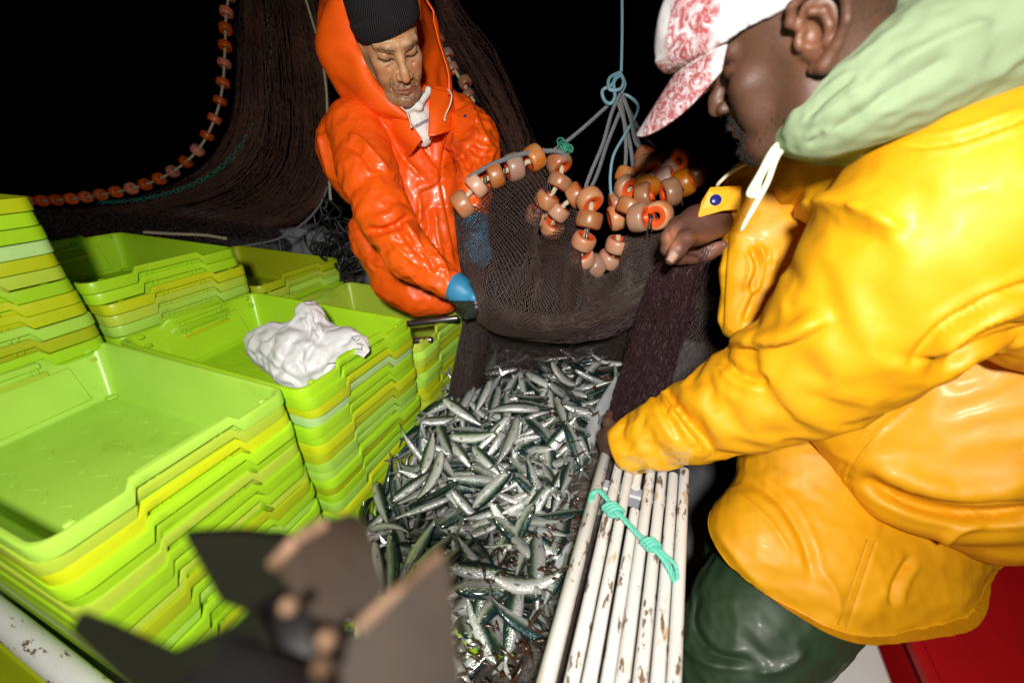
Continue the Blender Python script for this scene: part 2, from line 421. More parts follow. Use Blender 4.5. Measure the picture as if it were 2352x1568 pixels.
# ------------------------------------------------------------------ materials
MATS = {}
def mat(name, color, rough=0.5, metal=0.0, spec=0.5, coat=0.0, coat_r=0.1, noise=None, bump=None, sss=0.0, stain=None, objcol=False, attrcol=None, vary=0.0, stretch=None):
    """noise=(scale, amount, second colour); bump=(scale, strength, distance); stain=(scale, threshold, colour)"""
    m = bpy.data.materials.new(name); m.use_nodes = True; nt = m.node_tree; b = nt.nodes['Principled BSDF']; L = nt.links.new
    b.inputs['Roughness'].default_value = rough; b.inputs['Metallic'].default_value = metal; b.inputs['Specular IOR Level'].default_value = spec
    b.inputs['Coat Weight'].default_value = coat; b.inputs['Coat Roughness'].default_value = coat_r
    tc = nt.nodes.new('ShaderNodeTexCoord').outputs['Object']
    if stretch:
        mp = nt.nodes.new('ShaderNodeMapping'); mp.inputs['Scale'].default_value = stretch; L(tc, mp.inputs['Vector']); tc = mp.outputs[0]
    if objcol: cur = nt.nodes.new('ShaderNodeObjectInfo').outputs['Color']
    elif attrcol:
        a = nt.nodes.new('ShaderNodeAttribute'); a.attribute_name = attrcol; cur = a.outputs['Color']
    else:
        r = nt.nodes.new('ShaderNodeRGB'); r.outputs[0].default_value = (*color, 1); cur = r.outputs[0]
    def mix(fac, c1, c2, mode='MIX'):
        x = nt.nodes.new('ShaderNodeMix'); x.data_type = 'RGBA'; x.blend_type = mode
        if isinstance(fac, float): x.inputs[0].default_value = fac
        else: L(fac, x.inputs[0])
        L(c1, x.inputs[6])
        if isinstance(c2, tuple): x.inputs[7].default_value = (*c2, 1)
        else: L(c2, x.inputs[7])
        return x.outputs[2]
    def ntex(scale, detail=6.0, rough_=0.6):
        n = nt.nodes.new('ShaderNodeTexNoise'); n.inputs['Scale'].default_value = scale; n.inputs['Detail'].default_value = detail; n.inputs['Roughness'].default_value = rough_
        L(tc, n.inputs['Vector']); return n.outputs['Fac']
    def ramp(x, a, c):
        q = nt.nodes.new('ShaderNodeMapRange'); q.inputs[1].default_value = a; q.inputs[2].default_value = c; L(x, q.inputs[0]); return q.outputs[0]
    if noise:
        n = ramp(ntex(noise[0]), 0.35, 0.65); q = nt.nodes.new('ShaderNodeMath'); q.operation = 'MULTIPLY'; L(n, q.inputs[0]); q.inputs[1].default_value = noise[1]
        cur = mix(q.outputs[0], cur, noise[2])
    if stain:
        for st in (stain if isinstance(stain, list) else [stain]):
            cur = mix(ramp(ntex(st[0], 8.0, 0.65), st[1], st[1] + (st[3] if len(st) > 3 else 0.02)), cur, st[2])
    if vary:
        oi = nt.nodes.new('ShaderNodeObjectInfo'); hs = nt.nodes.new('ShaderNodeHueSaturation'); L(cur, hs.inputs['Color']); L(oi.outputs['Random'], (q := nt.nodes.new('ShaderNodeMapRange')).inputs[0]); q.inputs[3].default_value = 1 - vary; q.inputs[4].default_value = 1 + vary * 0.5; L(q.outputs[0], hs.inputs['Value'])
        w = nt.nodes.new('ShaderNodeMath'); w.operation = 'FRACT'; m2 = nt.nodes.new('ShaderNodeMath'); m2.operation = 'MULTIPLY'; m2.inputs[1].default_value = 7.3; L(oi.outputs['Random'], m2.inputs[0]); L(m2.outputs[0], w.inputs[0]); q2 = nt.nodes.new('ShaderNodeMapRange'); L(w.outputs[0], q2.inputs[0]); q2.inputs[3].default_value = 0.75; q2.inputs[4].default_value = 1.3; L(q2.outputs[0], hs.inputs['Saturation']); cur = hs.outputs[0]
    L(cur, b.inputs['Base Color'])
    if sss: b.inputs['Subsurface Weight'].default_value = sss; b.inputs['Subsurface Radius'].default_value = (0.012, 0.005, 0.003); b.inputs['Subsurface Scale'].default_value = 0.6
    if bump:
        last = None
        for bp in (bump if isinstance(bump, list) else [bump]):
            bn = nt.nodes.new('ShaderNodeBump'); bn.inputs['Strength'].default_value = bp[1]; bn.inputs['Distance'].default_value = bp[2]; L(ntex(bp[0]), bn.inputs['Height'])
            if last: L(last, bn.inputs['Normal'])
            last = bn.outputs[0]
        L(last, b.inputs['Normal'])
    MATS[name] = m; return m

# ------------------------------------------------------------------ the setting: night sea, deck
M_sea = mat('dark_sea', (0.004, 0.006, 0.009), 0.12, bump=(6.0, 0.5, 0.05))
M_deck = mat('deck_paint', (0.30, 0.31, 0.33), 0.45, noise=(9, 0.6, (0.16, 0.16, 0.17)), bump=(60, 0.2, 0.002))
M_red = mat('red_paint', (0.52, 0.004, 0.006), 0.5, noise=(14, 0.35, (0.30, 0.004, 0.006)), bump=[(35, 0.25, 0.003), (260, 0.25, 0.001)])
M_grey = mat('grey_paint', (0.36, 0.37, 0.41), 0.45, noise=(12, 0.5, (0.22, 0.22, 0.25)), stain=(30, 0.66, (0.08, 0.07, 0.06)), bump=(40, 0.15, 0.002))
M_white = mat('white_paint', (0.74, 0.73, 0.70), 0.42, noise=(10, 0.4, (0.60, 0.58, 0.53)), stain=[(45, 0.71, (0.32, 0.21, 0.12)), (28, 0.76, (0.10, 0.07, 0.045), 0.008)], bump=(40, 0.12, 0.002))
CHIPS = [(16, 0.60, (0.50, 0.43, 0.34), 0.12), (30, 0.62, (0.50, 0.38, 0.24), 0.05), (44, 0.595, (0.16, 0.105, 0.06), 0.006)]
M_chip = mat('chipped_white_paint', (0.66, 0.66, 0.65), 0.45, noise=(10, 0.5, (0.50, 0.49, 0.46)), stain=CHIPS, bump=(40, 0.15, 0.002), stretch=(1.3, 0.38, 1.3))
M_railp = mat('chipped_rail_paint', (0.66, 0.66, 0.65), 0.45, noise=(10, 0.5, (0.50, 0.49, 0.46)), stain=CHIPS, bump=(40, 0.15, 0.002), stretch=(0.5, 1.2, 1.2))

def plate(name, x0, x1, y0, y1, z, m, kind='structure', th=0.02):
    b = MB(); b.box(((x0 + x1) / 2, (y0 + y1) / 2, z - th / 2), (x1 - x0, y1 - y0, th)); return tag(b.build(name, m, smooth=False), kind=kind)
plate('sea', -150, 150, -150, 150, -0.9, M_sea, th=0.1)
plate('deck', -3.0, 1.6, -1.2, 2.3, 0.0, M_deck, th=0.05)

# white beam and side panel behind the net, grey rail over the side
b = MB(); b.box((0.10, 1.66, 0.86), (0.62, 0.05, 0.055), bev=0.008); 
o = b.build('white_beam', M_white, smooth=False); tag(o, 'white painted beam running behind the net and the fish', 'beam')
b = MB(); b.box((-0.40, 1.62, 0.45), (0.90, 0.04, 0.38), bev=0.006)
o = b.build('bulkhead', M_white, smooth=False); tag(o, 'pale bulkhead seen through the lower net', 'bulkhead')
def gunwale():
    b = MB(); A, B = P(380, 470, 2.75), P(860, 560, 2.35); dv = (B - A) / np.linalg.norm(B - A); sd = np.cross(dv, [0, 0, 1])
    R = np.stack([dv, -sd, np.cross(dv, -sd)], 1); L = np.linalg.norm(B - A); c = (A + B) / 2
    b.box(c, (L, 0.20, 0.05), R, bev=0.012); b.box(c + np.array([0, 0, -0.20]) - sd * 0.0, (L, 0.12, 0.34), R, bev=0.01)
    b.box(c - R[:, 1] * 0.085 + R[:, 2] * 0.03, (L, 0.03, 0.02), R, bev=0.005)
    tag(b.build('gunwale', M_grey, smooth=False), 'grey painted boat gunwale behind the crates with nets lying on it', 'gunwale')
gunwale()

# red hatch box at the lower right with its raised edge
rt = empty('red_hatch', (1.0, 0.4, 0.0)); tag(rt, 'red painted hatch box beside the yellow jacket', 'hatch')
b = MB(); b.box((1.14, 0.35, 0.22), (0.94, 2.4, 0.44), bev=0.01); obj('lid', b.mesh('lid', M_red, False), rt)
b = MB(); b.box((0.662, 0.35, 0.448), (0.026, 2.4, 0.035), bev=0.008); obj('edge_strip', b.mesh('edge_strip', M_red, False), rt)
b = MB(); b.box((0.545, 0.3, 0.19), (0.17, 2.3, 0.38), bev=0.01); tag(b.build('side_locker', M_white, smooth=False), 'low white locker between green trousers and red hatch', 'locker')

# ------------------------------------------------------------------ fish crates
def crate_mesh():
    Lx, Wy, Dp = 0.31, 0.195, 0.125
    def ring(off, z, arch, per=None):
        """rounded rectangle, the short ends arched up by `arch` over the handle"""
        a, c, r = Lx - off, Wy - off, max(0.028 - off * 0.3, 0.008); pts = []
        ys = [-0.6, -0.46, -0.40, -0.2, 0.2, 0.40, 0.46, 0.6]
        hz = [0, 0, 1, 1, 1, 1, 0, 0]
        def arc(cx, cy, a0):
            return [(cx + r * math.cos(a0 + t * math.pi / 2), cy + r * math.sin(a0 + t * math.pi / 2), 0) for t in (0, .25, .5, .75, 1)]
        e = [(a, y * Wy, h) for y, h in zip(ys, hz)]
        pts += e + arc(a - r, c - r, 0) + [(x, c, 0) for x in (0.2, 0.07, -0.07, -0.2)] + arc(-a + r, c - r, math.pi / 2)
        pts += [(-a, -y * Wy, h) for y, h in zip(ys, hz)] + arc(-a + r, -c + r, math.pi) + [(x, -c, 0) for x in (-0.2, -0.07, 0.07, 0.2)] + arc(a - r, -c + r, 1.5 * math.pi)
        return np.array([(x - (0.005 * h if arch else 0) * np.sign(x), y, z + arch * h) for x, y, h in pts])
    prof = [(0.0020, -0.0285, 0.023), (0.0000, -0.0270, 0.022), (0.0, -0.003, 0.014), (0.001, -0.0008, 0.0135), (0.003, 0.0, 0.0132), (0.0075, 0.0, 0.0130), (0.0095, -0.0015, 0.012), (0.0105, -0.0045, 0.010),
            (0.0135, -0.012, 0.006), (0.0165, -0.022, 0.0), (0.0455, -0.1185, 0.0), (0.0490, -0.1235, 0.0), (0.0560, -0.1250, 0.0)]
    under = [(0.0025, -0.0280, 0.0228), (0.0105, -0.0275, 0.0225), (0.0130, -0.0310, 0.0), (0.0440, -0.1290, 0.0)]
    V, Fc = [], []
    rings = [ring(*p) for p in under[::-1]] + [ring(*p) for p in prof]
    n = len(rings[0]); V = np.concatenate(rings)
    for i in range(len(rings) - 1):
        for j in range(n):
            j2 = (j + 1) % n; Fc.append((i * n + j, i * n + j2, (i + 1) * n + j2, (i + 1) * n + j))
    m = MB(); m.add(V, [tuple(f) for f in Fc])
    last = (len(rings) - 1) * n
    m.add(V[last:], [tuple(range(n))]); m.add(V[:n], [tuple(range(n))[::-1]])
    # small hinge lugs and the handle block on both ends, draughted to the slope of the wall
    for sx in (-1, 1):
        for y in (-0.058, 0.058, -0.046, 0.046):
            m.box((sx * (Lx - 0.0165), y, -0.010), (0.010, 0.006, 0.014), bev=0.0015)
        m.box((sx * (Lx - 0.0165), 0, 0.003), (0.014, 0.135, 0.015), bev=0.002)
        for y in (-0.15, 0.15): m.box((sx * (Lx - 0.018), y, -0.006), (0.010, 0.014, 0.011), bev=0.002)
        # raised panel on the inner end wall
        R = frame([sx * -0.957, 0, 0.29], [0, 1, 0]); m.box((sx * (Lx - 0.0325), 0, -0.070), (0.215, 0.088, 0.004), R, bev=0.0015)
        for sy in (-1, 1):
            m.box((sx * (Lx - 0.060), sy * (Wy - 0.060), -0.121), (0.020, 0.020, 0.007), bev=0.002)
    # anti-slip dashes pressed into the floor
    g = rng(3)
    for i in range(9):
        for j in range(4):
            x = -0.215 + i * 0.054 + (0.027 if j % 2 else 0); y = -0.10 + j * 0.067; a = 0.5 * (1 if (i + j) % 2 else -1)
            m.box((x, y, -0.1252), (0.034, 0.0060, 0.0016), frame([0, 0, 1], [math.cos(a), math.sin(a), 0]), bev=0.0008)
    me = m.mesh('fish_crate', M_crate); me.set_sharp_from_angle(angle=math.radians(38)); return me
M_crate = mat('crate_plastic', (0.3, 0.6, 0.02), 0.34, spec=0.45, objcol=True, noise=(7, 0.22, (0.22, 0.42, 0.015)), stain=[(9, 0.60, (0.22, 0.40, 0.02), 0.25), (70, 0.70, (0.10, 0.12, 0.03), 0.05), (180, 0.74, (0.06, 0.07, 0.03), 0.03)], bump=[(18, 0.10, 0.003), (300, 0.06, 0.0006)], sss=0.0)
M_stick = mat('red_sticker', (0.45, 0.01, 0.012), 0.5)
CR = crate_mesh()
_sb = MB(); _sb.lathe([(0.0, 0.0012), (0.007, 0.0012), (0.008, 0.0)], 16, R=frame([1, 0, 0], [0, 1, 0]) @ np.diag([2.4, 1.0, 1.0])); STK = _sb.mesh('sticker', M_stick)
PAL = {'lime': (0.335, 0.60, 0.014), 'pale lime': (0.38, 0.64, 0.075), 'yellow': (0.50, 0.57, 0.008), 'khaki': (0.41, 0.54, 0.045), 'mint': (0.42, 0.64, 0.25), 'olive': (0.36, 0.42, 0.008), 'green': (0.31, 0.55, 0.06)}
COLNAME = {'lime': 'lime green', 'pale lime': 'pale lime', 'yellow': 'yellow', 'khaki': 'khaki yellow', 'mint': 'pale mint', 'olive': 'olive yellow', 'green': 'grass green'}
ORD = ['topmost', 'second', 'third', 'fourth', 'fifth', 'sixth', 'seventh', 'eighth', 'ninth', 'tenth', 'eleventh', 'twelfth', 'thirteenth', 'fourteenth', 'fifteenth', 'sixteenth', 'seventeenth', 'eighteenth', 'nineteenth', 'twentieth', 'twenty-first', 'twenty-second', 'twenty-third', 'twenty-fourth', 'twenty-fifth', 'twenty-sixth', 'twenty-seventh', 'twenty-eighth', 'twenty-ninth', 'thirtieth', 'thirty-first', 'thirty-second', 'thirty-third', 'thirty-fourth', 'thirty-fifth', 'thirty-sixth']
def stack(x, y, ztop, seq, pitch, where, group, sticks=(), seed=1, extra=None):
    g = rng(seed); names = list(seq)
    pool = ['lime', 'lime', 'lime', 'khaki', 'yellow', 'olive', 'pale lime', 'green', 'lime', 'khaki']
    k = 0; z = ztop
    while z > 0.14:
        nm = names[k] if k < len(names) else pool[g.integers(len(pool))]
        o = bpy.data.objects.new('fish_crate', CR); COL.objects.link(o)
        o.location = (x + g.normal(0, 0.0035), y + g.normal(0, 0.003), z); o.rotation_euler = (0, 0, g.normal(0, 0.007))
        c = np.array(PAL[nm]) * (1 + g.normal(0, 0.09)); o.color = (*np.clip(c, 0, 1), 1)
        tag(o, f'{COLNAME[nm]} fish crate, {ORD[k]} of the stack {where}' if k else f'{COLNAME[nm]} fish crate on top of the stack {where}', 'fish crate', group)
        if k in sticks:
            s = bpy.data.objects.new('sticker', STK); COL.objects.link(s); s.parent = o; s.location = (0.297, 0.025, 0.002); s['label'] = 'red oval sticker under the handle'
        k += 1; z -= pitch
        if k >= len(ORD): break
XR1, XR2 = -0.985, -1.590
stack(XR1, 0.268, 0.985, ['pale lime', 'khaki', 'yellow', 'lime', 'lime', 'khaki', 'lime', 'lime', 'khaki', 'olive', 'lime', 'pale lime', 'lime', 'khaki', 'lime', 'olive', 'lime', 'lime', 'khaki', 'yellow', 'lime'], 0.0262, 'nearest the camera by the white rail', 'crates stacked by the rail', seed=4)
stack(XR1 + 0.035, 0.665, 0.985, ['lime', 'lime', 'yellow', 'mint', 'lime', 'lime', 'yellow', 'olive', 'green', 'pale lime', 'lime', 'olive', 'lime', 'green', 'yellow', 'lime', 'olive'], 0.0258, 'under the white bag', 'crates stacked under the bag', seed=5)
stack(XR1 + 0.035, 1.065, 0.890, ['khaki', 'pale lime', 'khaki', 'olive', 'green', 'green', 'yellow', 'olive', 'khaki', 'olive', 'khaki', 'lime'], 0.0262, 'below the orange jacket', 'crates stacked below the orange man', seed=6)
stack(XR2, 0.268, 1.333, ['yellow', 'lime', 'lime', 'mint', 'yellow', 'khaki', 'lime', 'yellow', 'yellow', 'pale lime', 'olive', 'lime', 'lime'], 0.0300, 'tallest, at the left edge', 'crates of the tallest stack', sticks=(8, 9, 10, 11), seed=7)
stack(XR2, 0.672, 1.130, ['lime', 'lime', 'yellow', 'khaki', 'pale lime', 'lime', 'yellow'], 0.0300, 'beside the tallest stack', 'crates beside the tallest stack', sticks=(5, 6), seed=8)
stack(XR2, 1.085, 0.985, ['olive', 'khaki', 'pale lime', 'lime', 'green', 'lime'], 0.0300, 'in front of the black rope heap', 'crates before the rope heap', sticks=(0, 1, 2, 3, 4, 5), seed=9)
stack(XR1 - 0.02, -0.165, 0.60, ['olive', 'olive', 'khaki'], 0.028, 'low down behind the white rail', 'low crates behind the rail', seed=10)
stack(-0.405, 0.165, 0.590, ['lime', 'lime', 'khaki'], 0.0262, 'half buried under the sardines', 'crates under the sardines', seed=11)

# ------------------------------------------------------------------ white rail, white tubes
b = MB(); pts = np.array([(-1.75, 0.048, 0.655), (-1.2, 0.046, 0.652), (-0.72, 0.04, 0.650), (-0.52, 0.036, 0.648)]); b.tube(spline(pts, 10), 0.021, 20)
b.tube([(-1.30, 0.047, 0.64), (-1.30, 0.047, 0.0)], 0.018, 14)
tag(b.build('pipe_rail', M_railp, angle=50), 'white pipe rail with chipped paint, lower left, across the near crates', 'rail')
b = MB(); R = np.eye(3); b.box((-1.15, 0.016, 0.60), (1.2, 0.006, 0.05), bev=0.002)

TX = [-0.0445, -0.0165, 0.0050, 0.0255, 0.0455, 0.0665, 0.0875, 0.1075]
TR = [0.0135, 0.0105, 0.0100, 0.0095, 0.0100, 0.0100, 0.0100, 0.0100]
TLAB = ['flat white bar with worn brown edge, outermost beside the fish', 'white tube lying next to the worn edge bar', 'third white tube, running under the first rope knot', 'short white tube whose open end stops beside the knot', 'fifth white tube, in the middle of the bundle', 'sixth white tube with a long brown rust patch', 'seventh white tube, next to last towards the trousers', 'white tube nearest the green trousers, flaking badly']
for k, (x, r) in enumerate(zip(TX, TR)):
    b = MB(); y1 = 0.74 + 0.012 * ((k * 5) % 3) - 0.01 * k * 0.3; dz = (0.0, -0.004, 0.0, -0.008, -0.002, 0.001, -0.003, -0.001)[k]; dx = 0.018 * (k - 3) / 4
    if k == 3: y1 = 0.60
    A, B = np.array([x - dx * 0.3 - 0.012, -0.35, 0.80 - r + dz]), np.array([x + dx * 0.5 + 0.004, y1, 0.80 - r + dz])
    if k == 0:
        dv = (B - A) / np.linalg.norm(B - A); b.box((A + B) / 2 - np.array([0.004, 0, 0.012]), (np.linalg.norm(B - A), 0.024, 0.050), frame([0, 0, 1], dv), bev=0.008)
    else:
        ln = np.array([A + (B - A) * t for t in np.linspace(0, 1, 10)]); b.tube(ln, r, 16, cap=False)
        b.tube(ln[::-1], r * 0.84, 16, cap=False); nA = 0
        q = ln[-1] - (ln[-1] - ln[-2]) * 0.01
    o = b.build('white_tube' if k else 'white_bar', M_chip, angle=50); tag(o, TLAB[k], 'tube' if k else 'bar', 'white tubes lashed beside the fish')
b = MB(); b.tube([(0.025, 0.66, 0.785), (0.027, 0.80, 0.785)], 0.0095, 14)
tag(b.build('white_tube', M_white, angle=50), 'white tube end in shade beyond the short tube', 'tube', 'white tubes lashed beside the fish')
# trestles the tubes lie on
for y, lab in ((0.10, 'painted trestle carrying the near ends of the white tubes'), (0.66, 'painted trestle under the far ends of the white tubes')):
    b = MB(); b.box((0.035, y, 0.755), (0.19, 0.03, 0.035), bev=0.004); b.box((0.105, y, 0.372), (0.03, 0.026, 0.734)); b.box((-0.03, y, 0.372), (0.03, 0.026, 0.734)); b.box((0.0375, y, 0.30), (0.106, 0.018, 0.03))
    tag(b.build('trestle', M_grey, smooth=False), lab, 'trestle')

# steel bars in the crate below the orange man
M_steel = mat('wet_steel', (0.22, 0.22, 0.23), 0.3, metal=0.9, noise=(40, 0.6, (0.10, 0.09, 0.08)), bump=(90, 0.2, 0.001))
for (A, B, lab) in (((870, 752, 1.33), (1052, 730, 1.29), 'longer steel bar lying in the crate below the orange jacket'), ((880, 785, 1.27), (993, 780, 1.24), 'shorter steel bar, nearer the white bag')):
    b = MB(); A, B = P(*A), P(*B); b.tube([A, A + (B - A) * .5, B - (B - A) * .012, B], [0.0105, 0.0105, 0.0105, 0.009], 16); tag(b.build('steel_bar', M_steel, angle=40), lab, 'bar', 'steel bars')

# ------------------------------------------------------------------ foreground winch fin, out of focus
M_iron = mat('dark_bronze', (0.0072, 0.0046, 0.0030), 0.6, metal=0.0, spec=0.06, noise=(30, 0.7, (0.012, 0.0070, 0.0042)), bump=(60, 0.2, 0.002))
M_edge = mat('bronze_edge_and_glint', (0.014, 0.0072, 0.0028), 0.7, metal=0.0, spec=0.05, noise=(50, 0.5, (0.2, 0.12, 0.08)))  # bronze of the fin edges, also colours the painted highlight balls
M_dsteel = mat('dark_steel', (0.0022, 0.0024, 0.0012), 0.8, metal=0.0, spec=0.02, noise=(12, 0.6, (0.0035, 0.0035, 0.002)))
M_hub = mat('blue_black_steel', (0.0016, 0.0013, 0.0013), 0.5, spec=0.16, noise=(10, 0.6, (0.004, 0.0035, 0.0038)))
wr = empty('winch_head', P(640, 1500, 0.22)); tag(wr, 'blurred dark metal winch head with bronze edged fins, closest to the camera', 'winch')
def slab(name, poly, th, m, edge=None, edges=()):
    """a thick plate through points in space, with worn rounded edges"""
    p = np.array(PP([(a, b_, d * 0.74) for a, b_, d in poly])); n = np.cross(p[1] - p[0], p[2] - p[0]); n /= np.linalg.norm(n)
    if n @ (CAM - p[0]) < 0: n = -n
    k = len(p); mb = MB(); ct = p.mean(0); ins = p + (ct - p) * 0.035
    V = np.concatenate([ins, p - n * th * 0.3, p - n * th * 0.7, ins - n * th]); Fc = [tuple(range(k)), tuple(3 * k + i for i in range(k))[::-1]]
    for s in range(3):
        for i in range(k): j = (i + 1) % k; Fc.append((s * k + i, (s + 1) * k + i, (s + 1) * k + j, s * k + j))
    mb.add(V, Fc)
    for (i, j) in edges: mb.tube([p[i] - n * th * 0.5, (p[i] + p[j]) / 2 - n * th * 0.5, p[j] - n * th * 0.5], th * 0.45, 12, mi=1)
    me = mb.mesh(name, [m, edge or m]); me.set_sharp_from_angle(angle=math.radians(40)); return obj(name, me, wr)
slab('fin', [(418, 1226, .235), (530, 1222, .235), (650, 1234, .235), (700, 1330, .23), (600, 1420, .225), (504, 1384, .225)], 0.006, M_dsteel)
slab('fin', [(633, 1312, .200), (690, 1249, .205), (754, 1213, .215), (826, 1195, .22), (852, 1212, .22), (864, 1268, .215), (892, 1350, .205), (826, 1446, .185), (720, 1420, .190)], 0.006, M_iron, M_edge, [(0, 1), (1, 2)])
slab('fin', [(824, 1447, .175), (1018, 1274, .200), (1032, 1284, .200), (1052, 1440, .185), (1070, 1620, .17), (790, 1640, .16), (770, 1500, .17)], 0.006, M_iron, M_edge, [(0, 1)])
slab('fin', [(186, 1398, .215), (260, 1425, .213), (404, 1490, .205), (600, 1400, .20), (640, 1480, .19), (430, 1590, .185), (330, 1530, .20)], 0.008, M_dsteel)
mb = MB(); mb.tube(spline(PP([(630, 1700, .145), (650, 1590, .155), (690, 1515, .163), (770, 1465, .168)]), 6), list(np.linspace(0.042, 0.034, 10)) + list(np.linspace(0.031, 0.024, 9)), 24); obj('hub', mb.mesh('hub', M_hub), wr)
mb = MB()
for q in ((664, 1390, .128), (751, 1468, .118), (740, 1532, .114)): mb.add(*(lambda V, Q: (V, Q))(*[(np.array([P(*q) + 0.0028 * np.array([math.cos(a) * math.cos(e), math.sin(a) * math.cos(e), math.sin(e)]) for e in np.linspace(-1.57, 1.57, 7) for a in np.linspace(0, 6.283, 12, endpoint=False)])), [(i * 12 + j, i * 12 + (j + 1) % 12, (i + 1) * 12 + (j + 1) % 12, (i + 1) * 12 + j) for i in range(6) for j in range(12)]]))  # small bronze balls standing in for blurred highlights on the metal
obj('painted_glint', mb.mesh('painted_glint', M_edge), wr)

# ------------------------------------------------------------------ white plastic bag
M_bag = mat('white_plastic_bag', (0.60, 0.60, 0.61), 0.36, spec=0.5, noise=(20, 0.4, (0.47, 0.47, 0.50)), bump=[(60, 0.3, 0.003)])
M_ink = mat('black_ink', (0.012, 0.012, 0.014), 0.5)
def bag():
    root = empty('plastic_bag', on_z(700, 850, 0.90)); tag(root, 'crumpled white plastic bag lying in the open lime crate', 'bag')
    f = Field(P(700, 780, 1.0) - 0.30, P(700, 780, 1.0) + 0.30, 0.013)
    f.chain(PP([(640, 790, 1.05), (700, 820, 1.00), (760, 800, 1.02)]), [0.06, 0.062, 0.05], 0.04)
    f.chain(PP([(600, 790, 1.06), (690, 850, 0.965), (745, 845, 0.98)]), [0.035, 0.035, 0.03], 0.05)
    f.chain(PP([(700, 790, 1.02), (715, 740, 1.03), (712, 715, 1.03)]), [0.05, 0.036, 0.024], 0.03)
    f.chain(PP([(700, 712, 1.03), (728, 720, 1.03)]), [0.022, 0.014], 0.015)
    f.chain(PP([(760, 790, 1.02), (800, 785, 1.0), (832, 792, .985)]), [0.045, 0.034, 0.024], 0.02)
    V, Q = garment(f, 160, None, 0.0, 0.085, seed=51, noise=0.016, nsc=9, low=24, lim=0.026, fine=0, levels=2)
    V = folds(V, Q, [('step', [(690, 760), (655, 800), (632, 862)], 7, 0.007), ('crease', [(745, 770), (715, 800), (690, 850)], 6, 0.006), ('ridge', [(660, 790), (690, 800), (700, 870)], 6, 0.006),
                     ('crease', [(575, 800), (640, 850), (700, 885)], 6, 0.006), ('ridge', [(715, 735), (735, 770), (700, 800)], 6, 0.006), ('crease', [(770, 790), (760, 830), (740, 860)], 6, 0.006), ('step', [(790, 780), (775, 820), (770, 850)], 6, 0.005),
                     ('crease', [(690, 720), (712, 745), (705, 790)], 4, 0.006), ('crease', [(728, 720), (725, 750), (738, 780)], 4, 0.006)])
    obj('bag_body', mesh_from('bag_body', V, Q, M_bag), root)
    g2 = rng(3)
    def flap(ctrl, seed):
        S = sheet([PP(r) for r in ctrl], 15, 11); W = S.reshape(-1, 3); idx = np.arange(165).reshape(11, 15); q = np.stack([idx[:-1, :-1], idx[:-1, 1:], idx[1:, 1:], idx[1:, :-1]], -1).reshape(-1, 4)
        W = cloth(W, q, 0.05, None, 0.0, 100, 0.8, -0.014, 0.014, seed, 0.012, 22, low=16); W, q = subdiv(W, q)
        o = obj('bag_flap', mesh_from('bag_flap', W, q, M_bag), root); md = o.modifiers.new('thick', 'SOLIDIFY'); md.thickness = 0.0008; return W, q
    FV, FQ = flap([[(745, 770, 1.00), (790, 768, .98), (828, 772, .965), (842, 786, .955)], [(740, 800, .965), (790, 796, .955), (822, 792, .95), (848, 803, .94)], [(735, 840, .945), (775, 830, .94), (812, 814, .94), (836, 820, .93)]], 5)
    flap([[(690, 712, 1.04), (700, 692, 1.045), (722, 690, 1.045), (742, 712, 1.04)], [(688, 730, 1.02), (705, 715, 1.005), (728, 716, 1.01), (748, 745, 1.02)], [(690, 745, 1.01), (708, 745, .995), (728, 752, 1.0), (744, 770, 1.01)]], 7)
    V, Q = np.concatenate([V, FV]), np.concatenate([Q, FQ + len(V)])
    # the bit of print that shows on the torn corner
    from mathutils.bvhtree import BVHTree
    bv = BVHTree.FromPolygons([tuple(p) for p in V], [tuple(int(i) for i in q) for q in Q]); mb = MB()
    def stroke(px):
        pts = []
        for u, v in spline(np.array(px, float), 6):
            d = Vector(P(u, v, 1.0) - CAM).normalized(); h, n, _, _ = bv.ray_cast(Vector(CAM), d)
            if h is not None: pts.append(np.array(h - d * 0.0006))
        if len(pts) > 2: mb.tube(pts, 0.0010, 6)
    stroke([(808, 774), (814, 781), (822, 782), (828, 776)]); stroke([(818, 788), (826, 790), (836, 793)]); stroke([(814, 800), (824, 802), (832, 803)]); stroke([(832, 803), (831, 799), (832, 795)])
    if mb.n: obj('print', mb.mesh('print', M_ink), root)
bag()

# ------------------------------------------------------------------ nets, floats and ropes
M_net = mat('brown_net_twine', (0.054, 0.032, 0.029), 0.5, spec=0.5, noise=(30, 0.5, (0.06, 0.036, 0.028)))
M_dnet = mat('dark_net_twine', (0.030, 0.018, 0.017), 0.5, noise=(40, 0.4, (0.020, 0.012, 0.012)))
M_purple = mat('wet_purple_twine', (0.040, 0.014, 0.019), 0.4, spec=0.35, noise=(60, 0.5, (0.02, 0.010, 0.012)))
M_bnet = mat('far_net_twine', (0.15, 0.070, 0.050), 0.8, spec=0.15, noise=(2.5, 0.8, (0.050, 0.028, 0.026)))
M_fout = mat('worn_float', (0.50, 0.195, 0.110), 0.34, spec=0.5, noise=(24, 0.75, (0.44, 0.29, 0.19)), stain=(70, 0.64, (0.36, 0.09, 0.035), 0.08), bump=(120, 0.15, 0.001), vary=0.35)
M_fin = mat('orange_float', (0.68, 0.085, 0.012), 0.38, spec=0.5, noise=(30, 0.4, (0.55, 0.08, 0.015)))
M_fbr = mat('brown_float', (0.26, 0.095, 0.038), 0.34, noise=(24, 0.6, (0.42, 0.22, 0.10)), stain=(60, 0.63, (0.25, 0.10, 0.04), 0.08), vary=0.35)
M_for = mat('far_float', (0.70, 0.13, 0.045), 0.4, noise=(26, 0.4, (0.62, 0.20, 0.10)), vary=0.35)
M_cord = mat('cream_rope', (0.55, 0.47, 0.32), 0.7, noise=(90, 0.5, (0.38, 0.31, 0.2)))
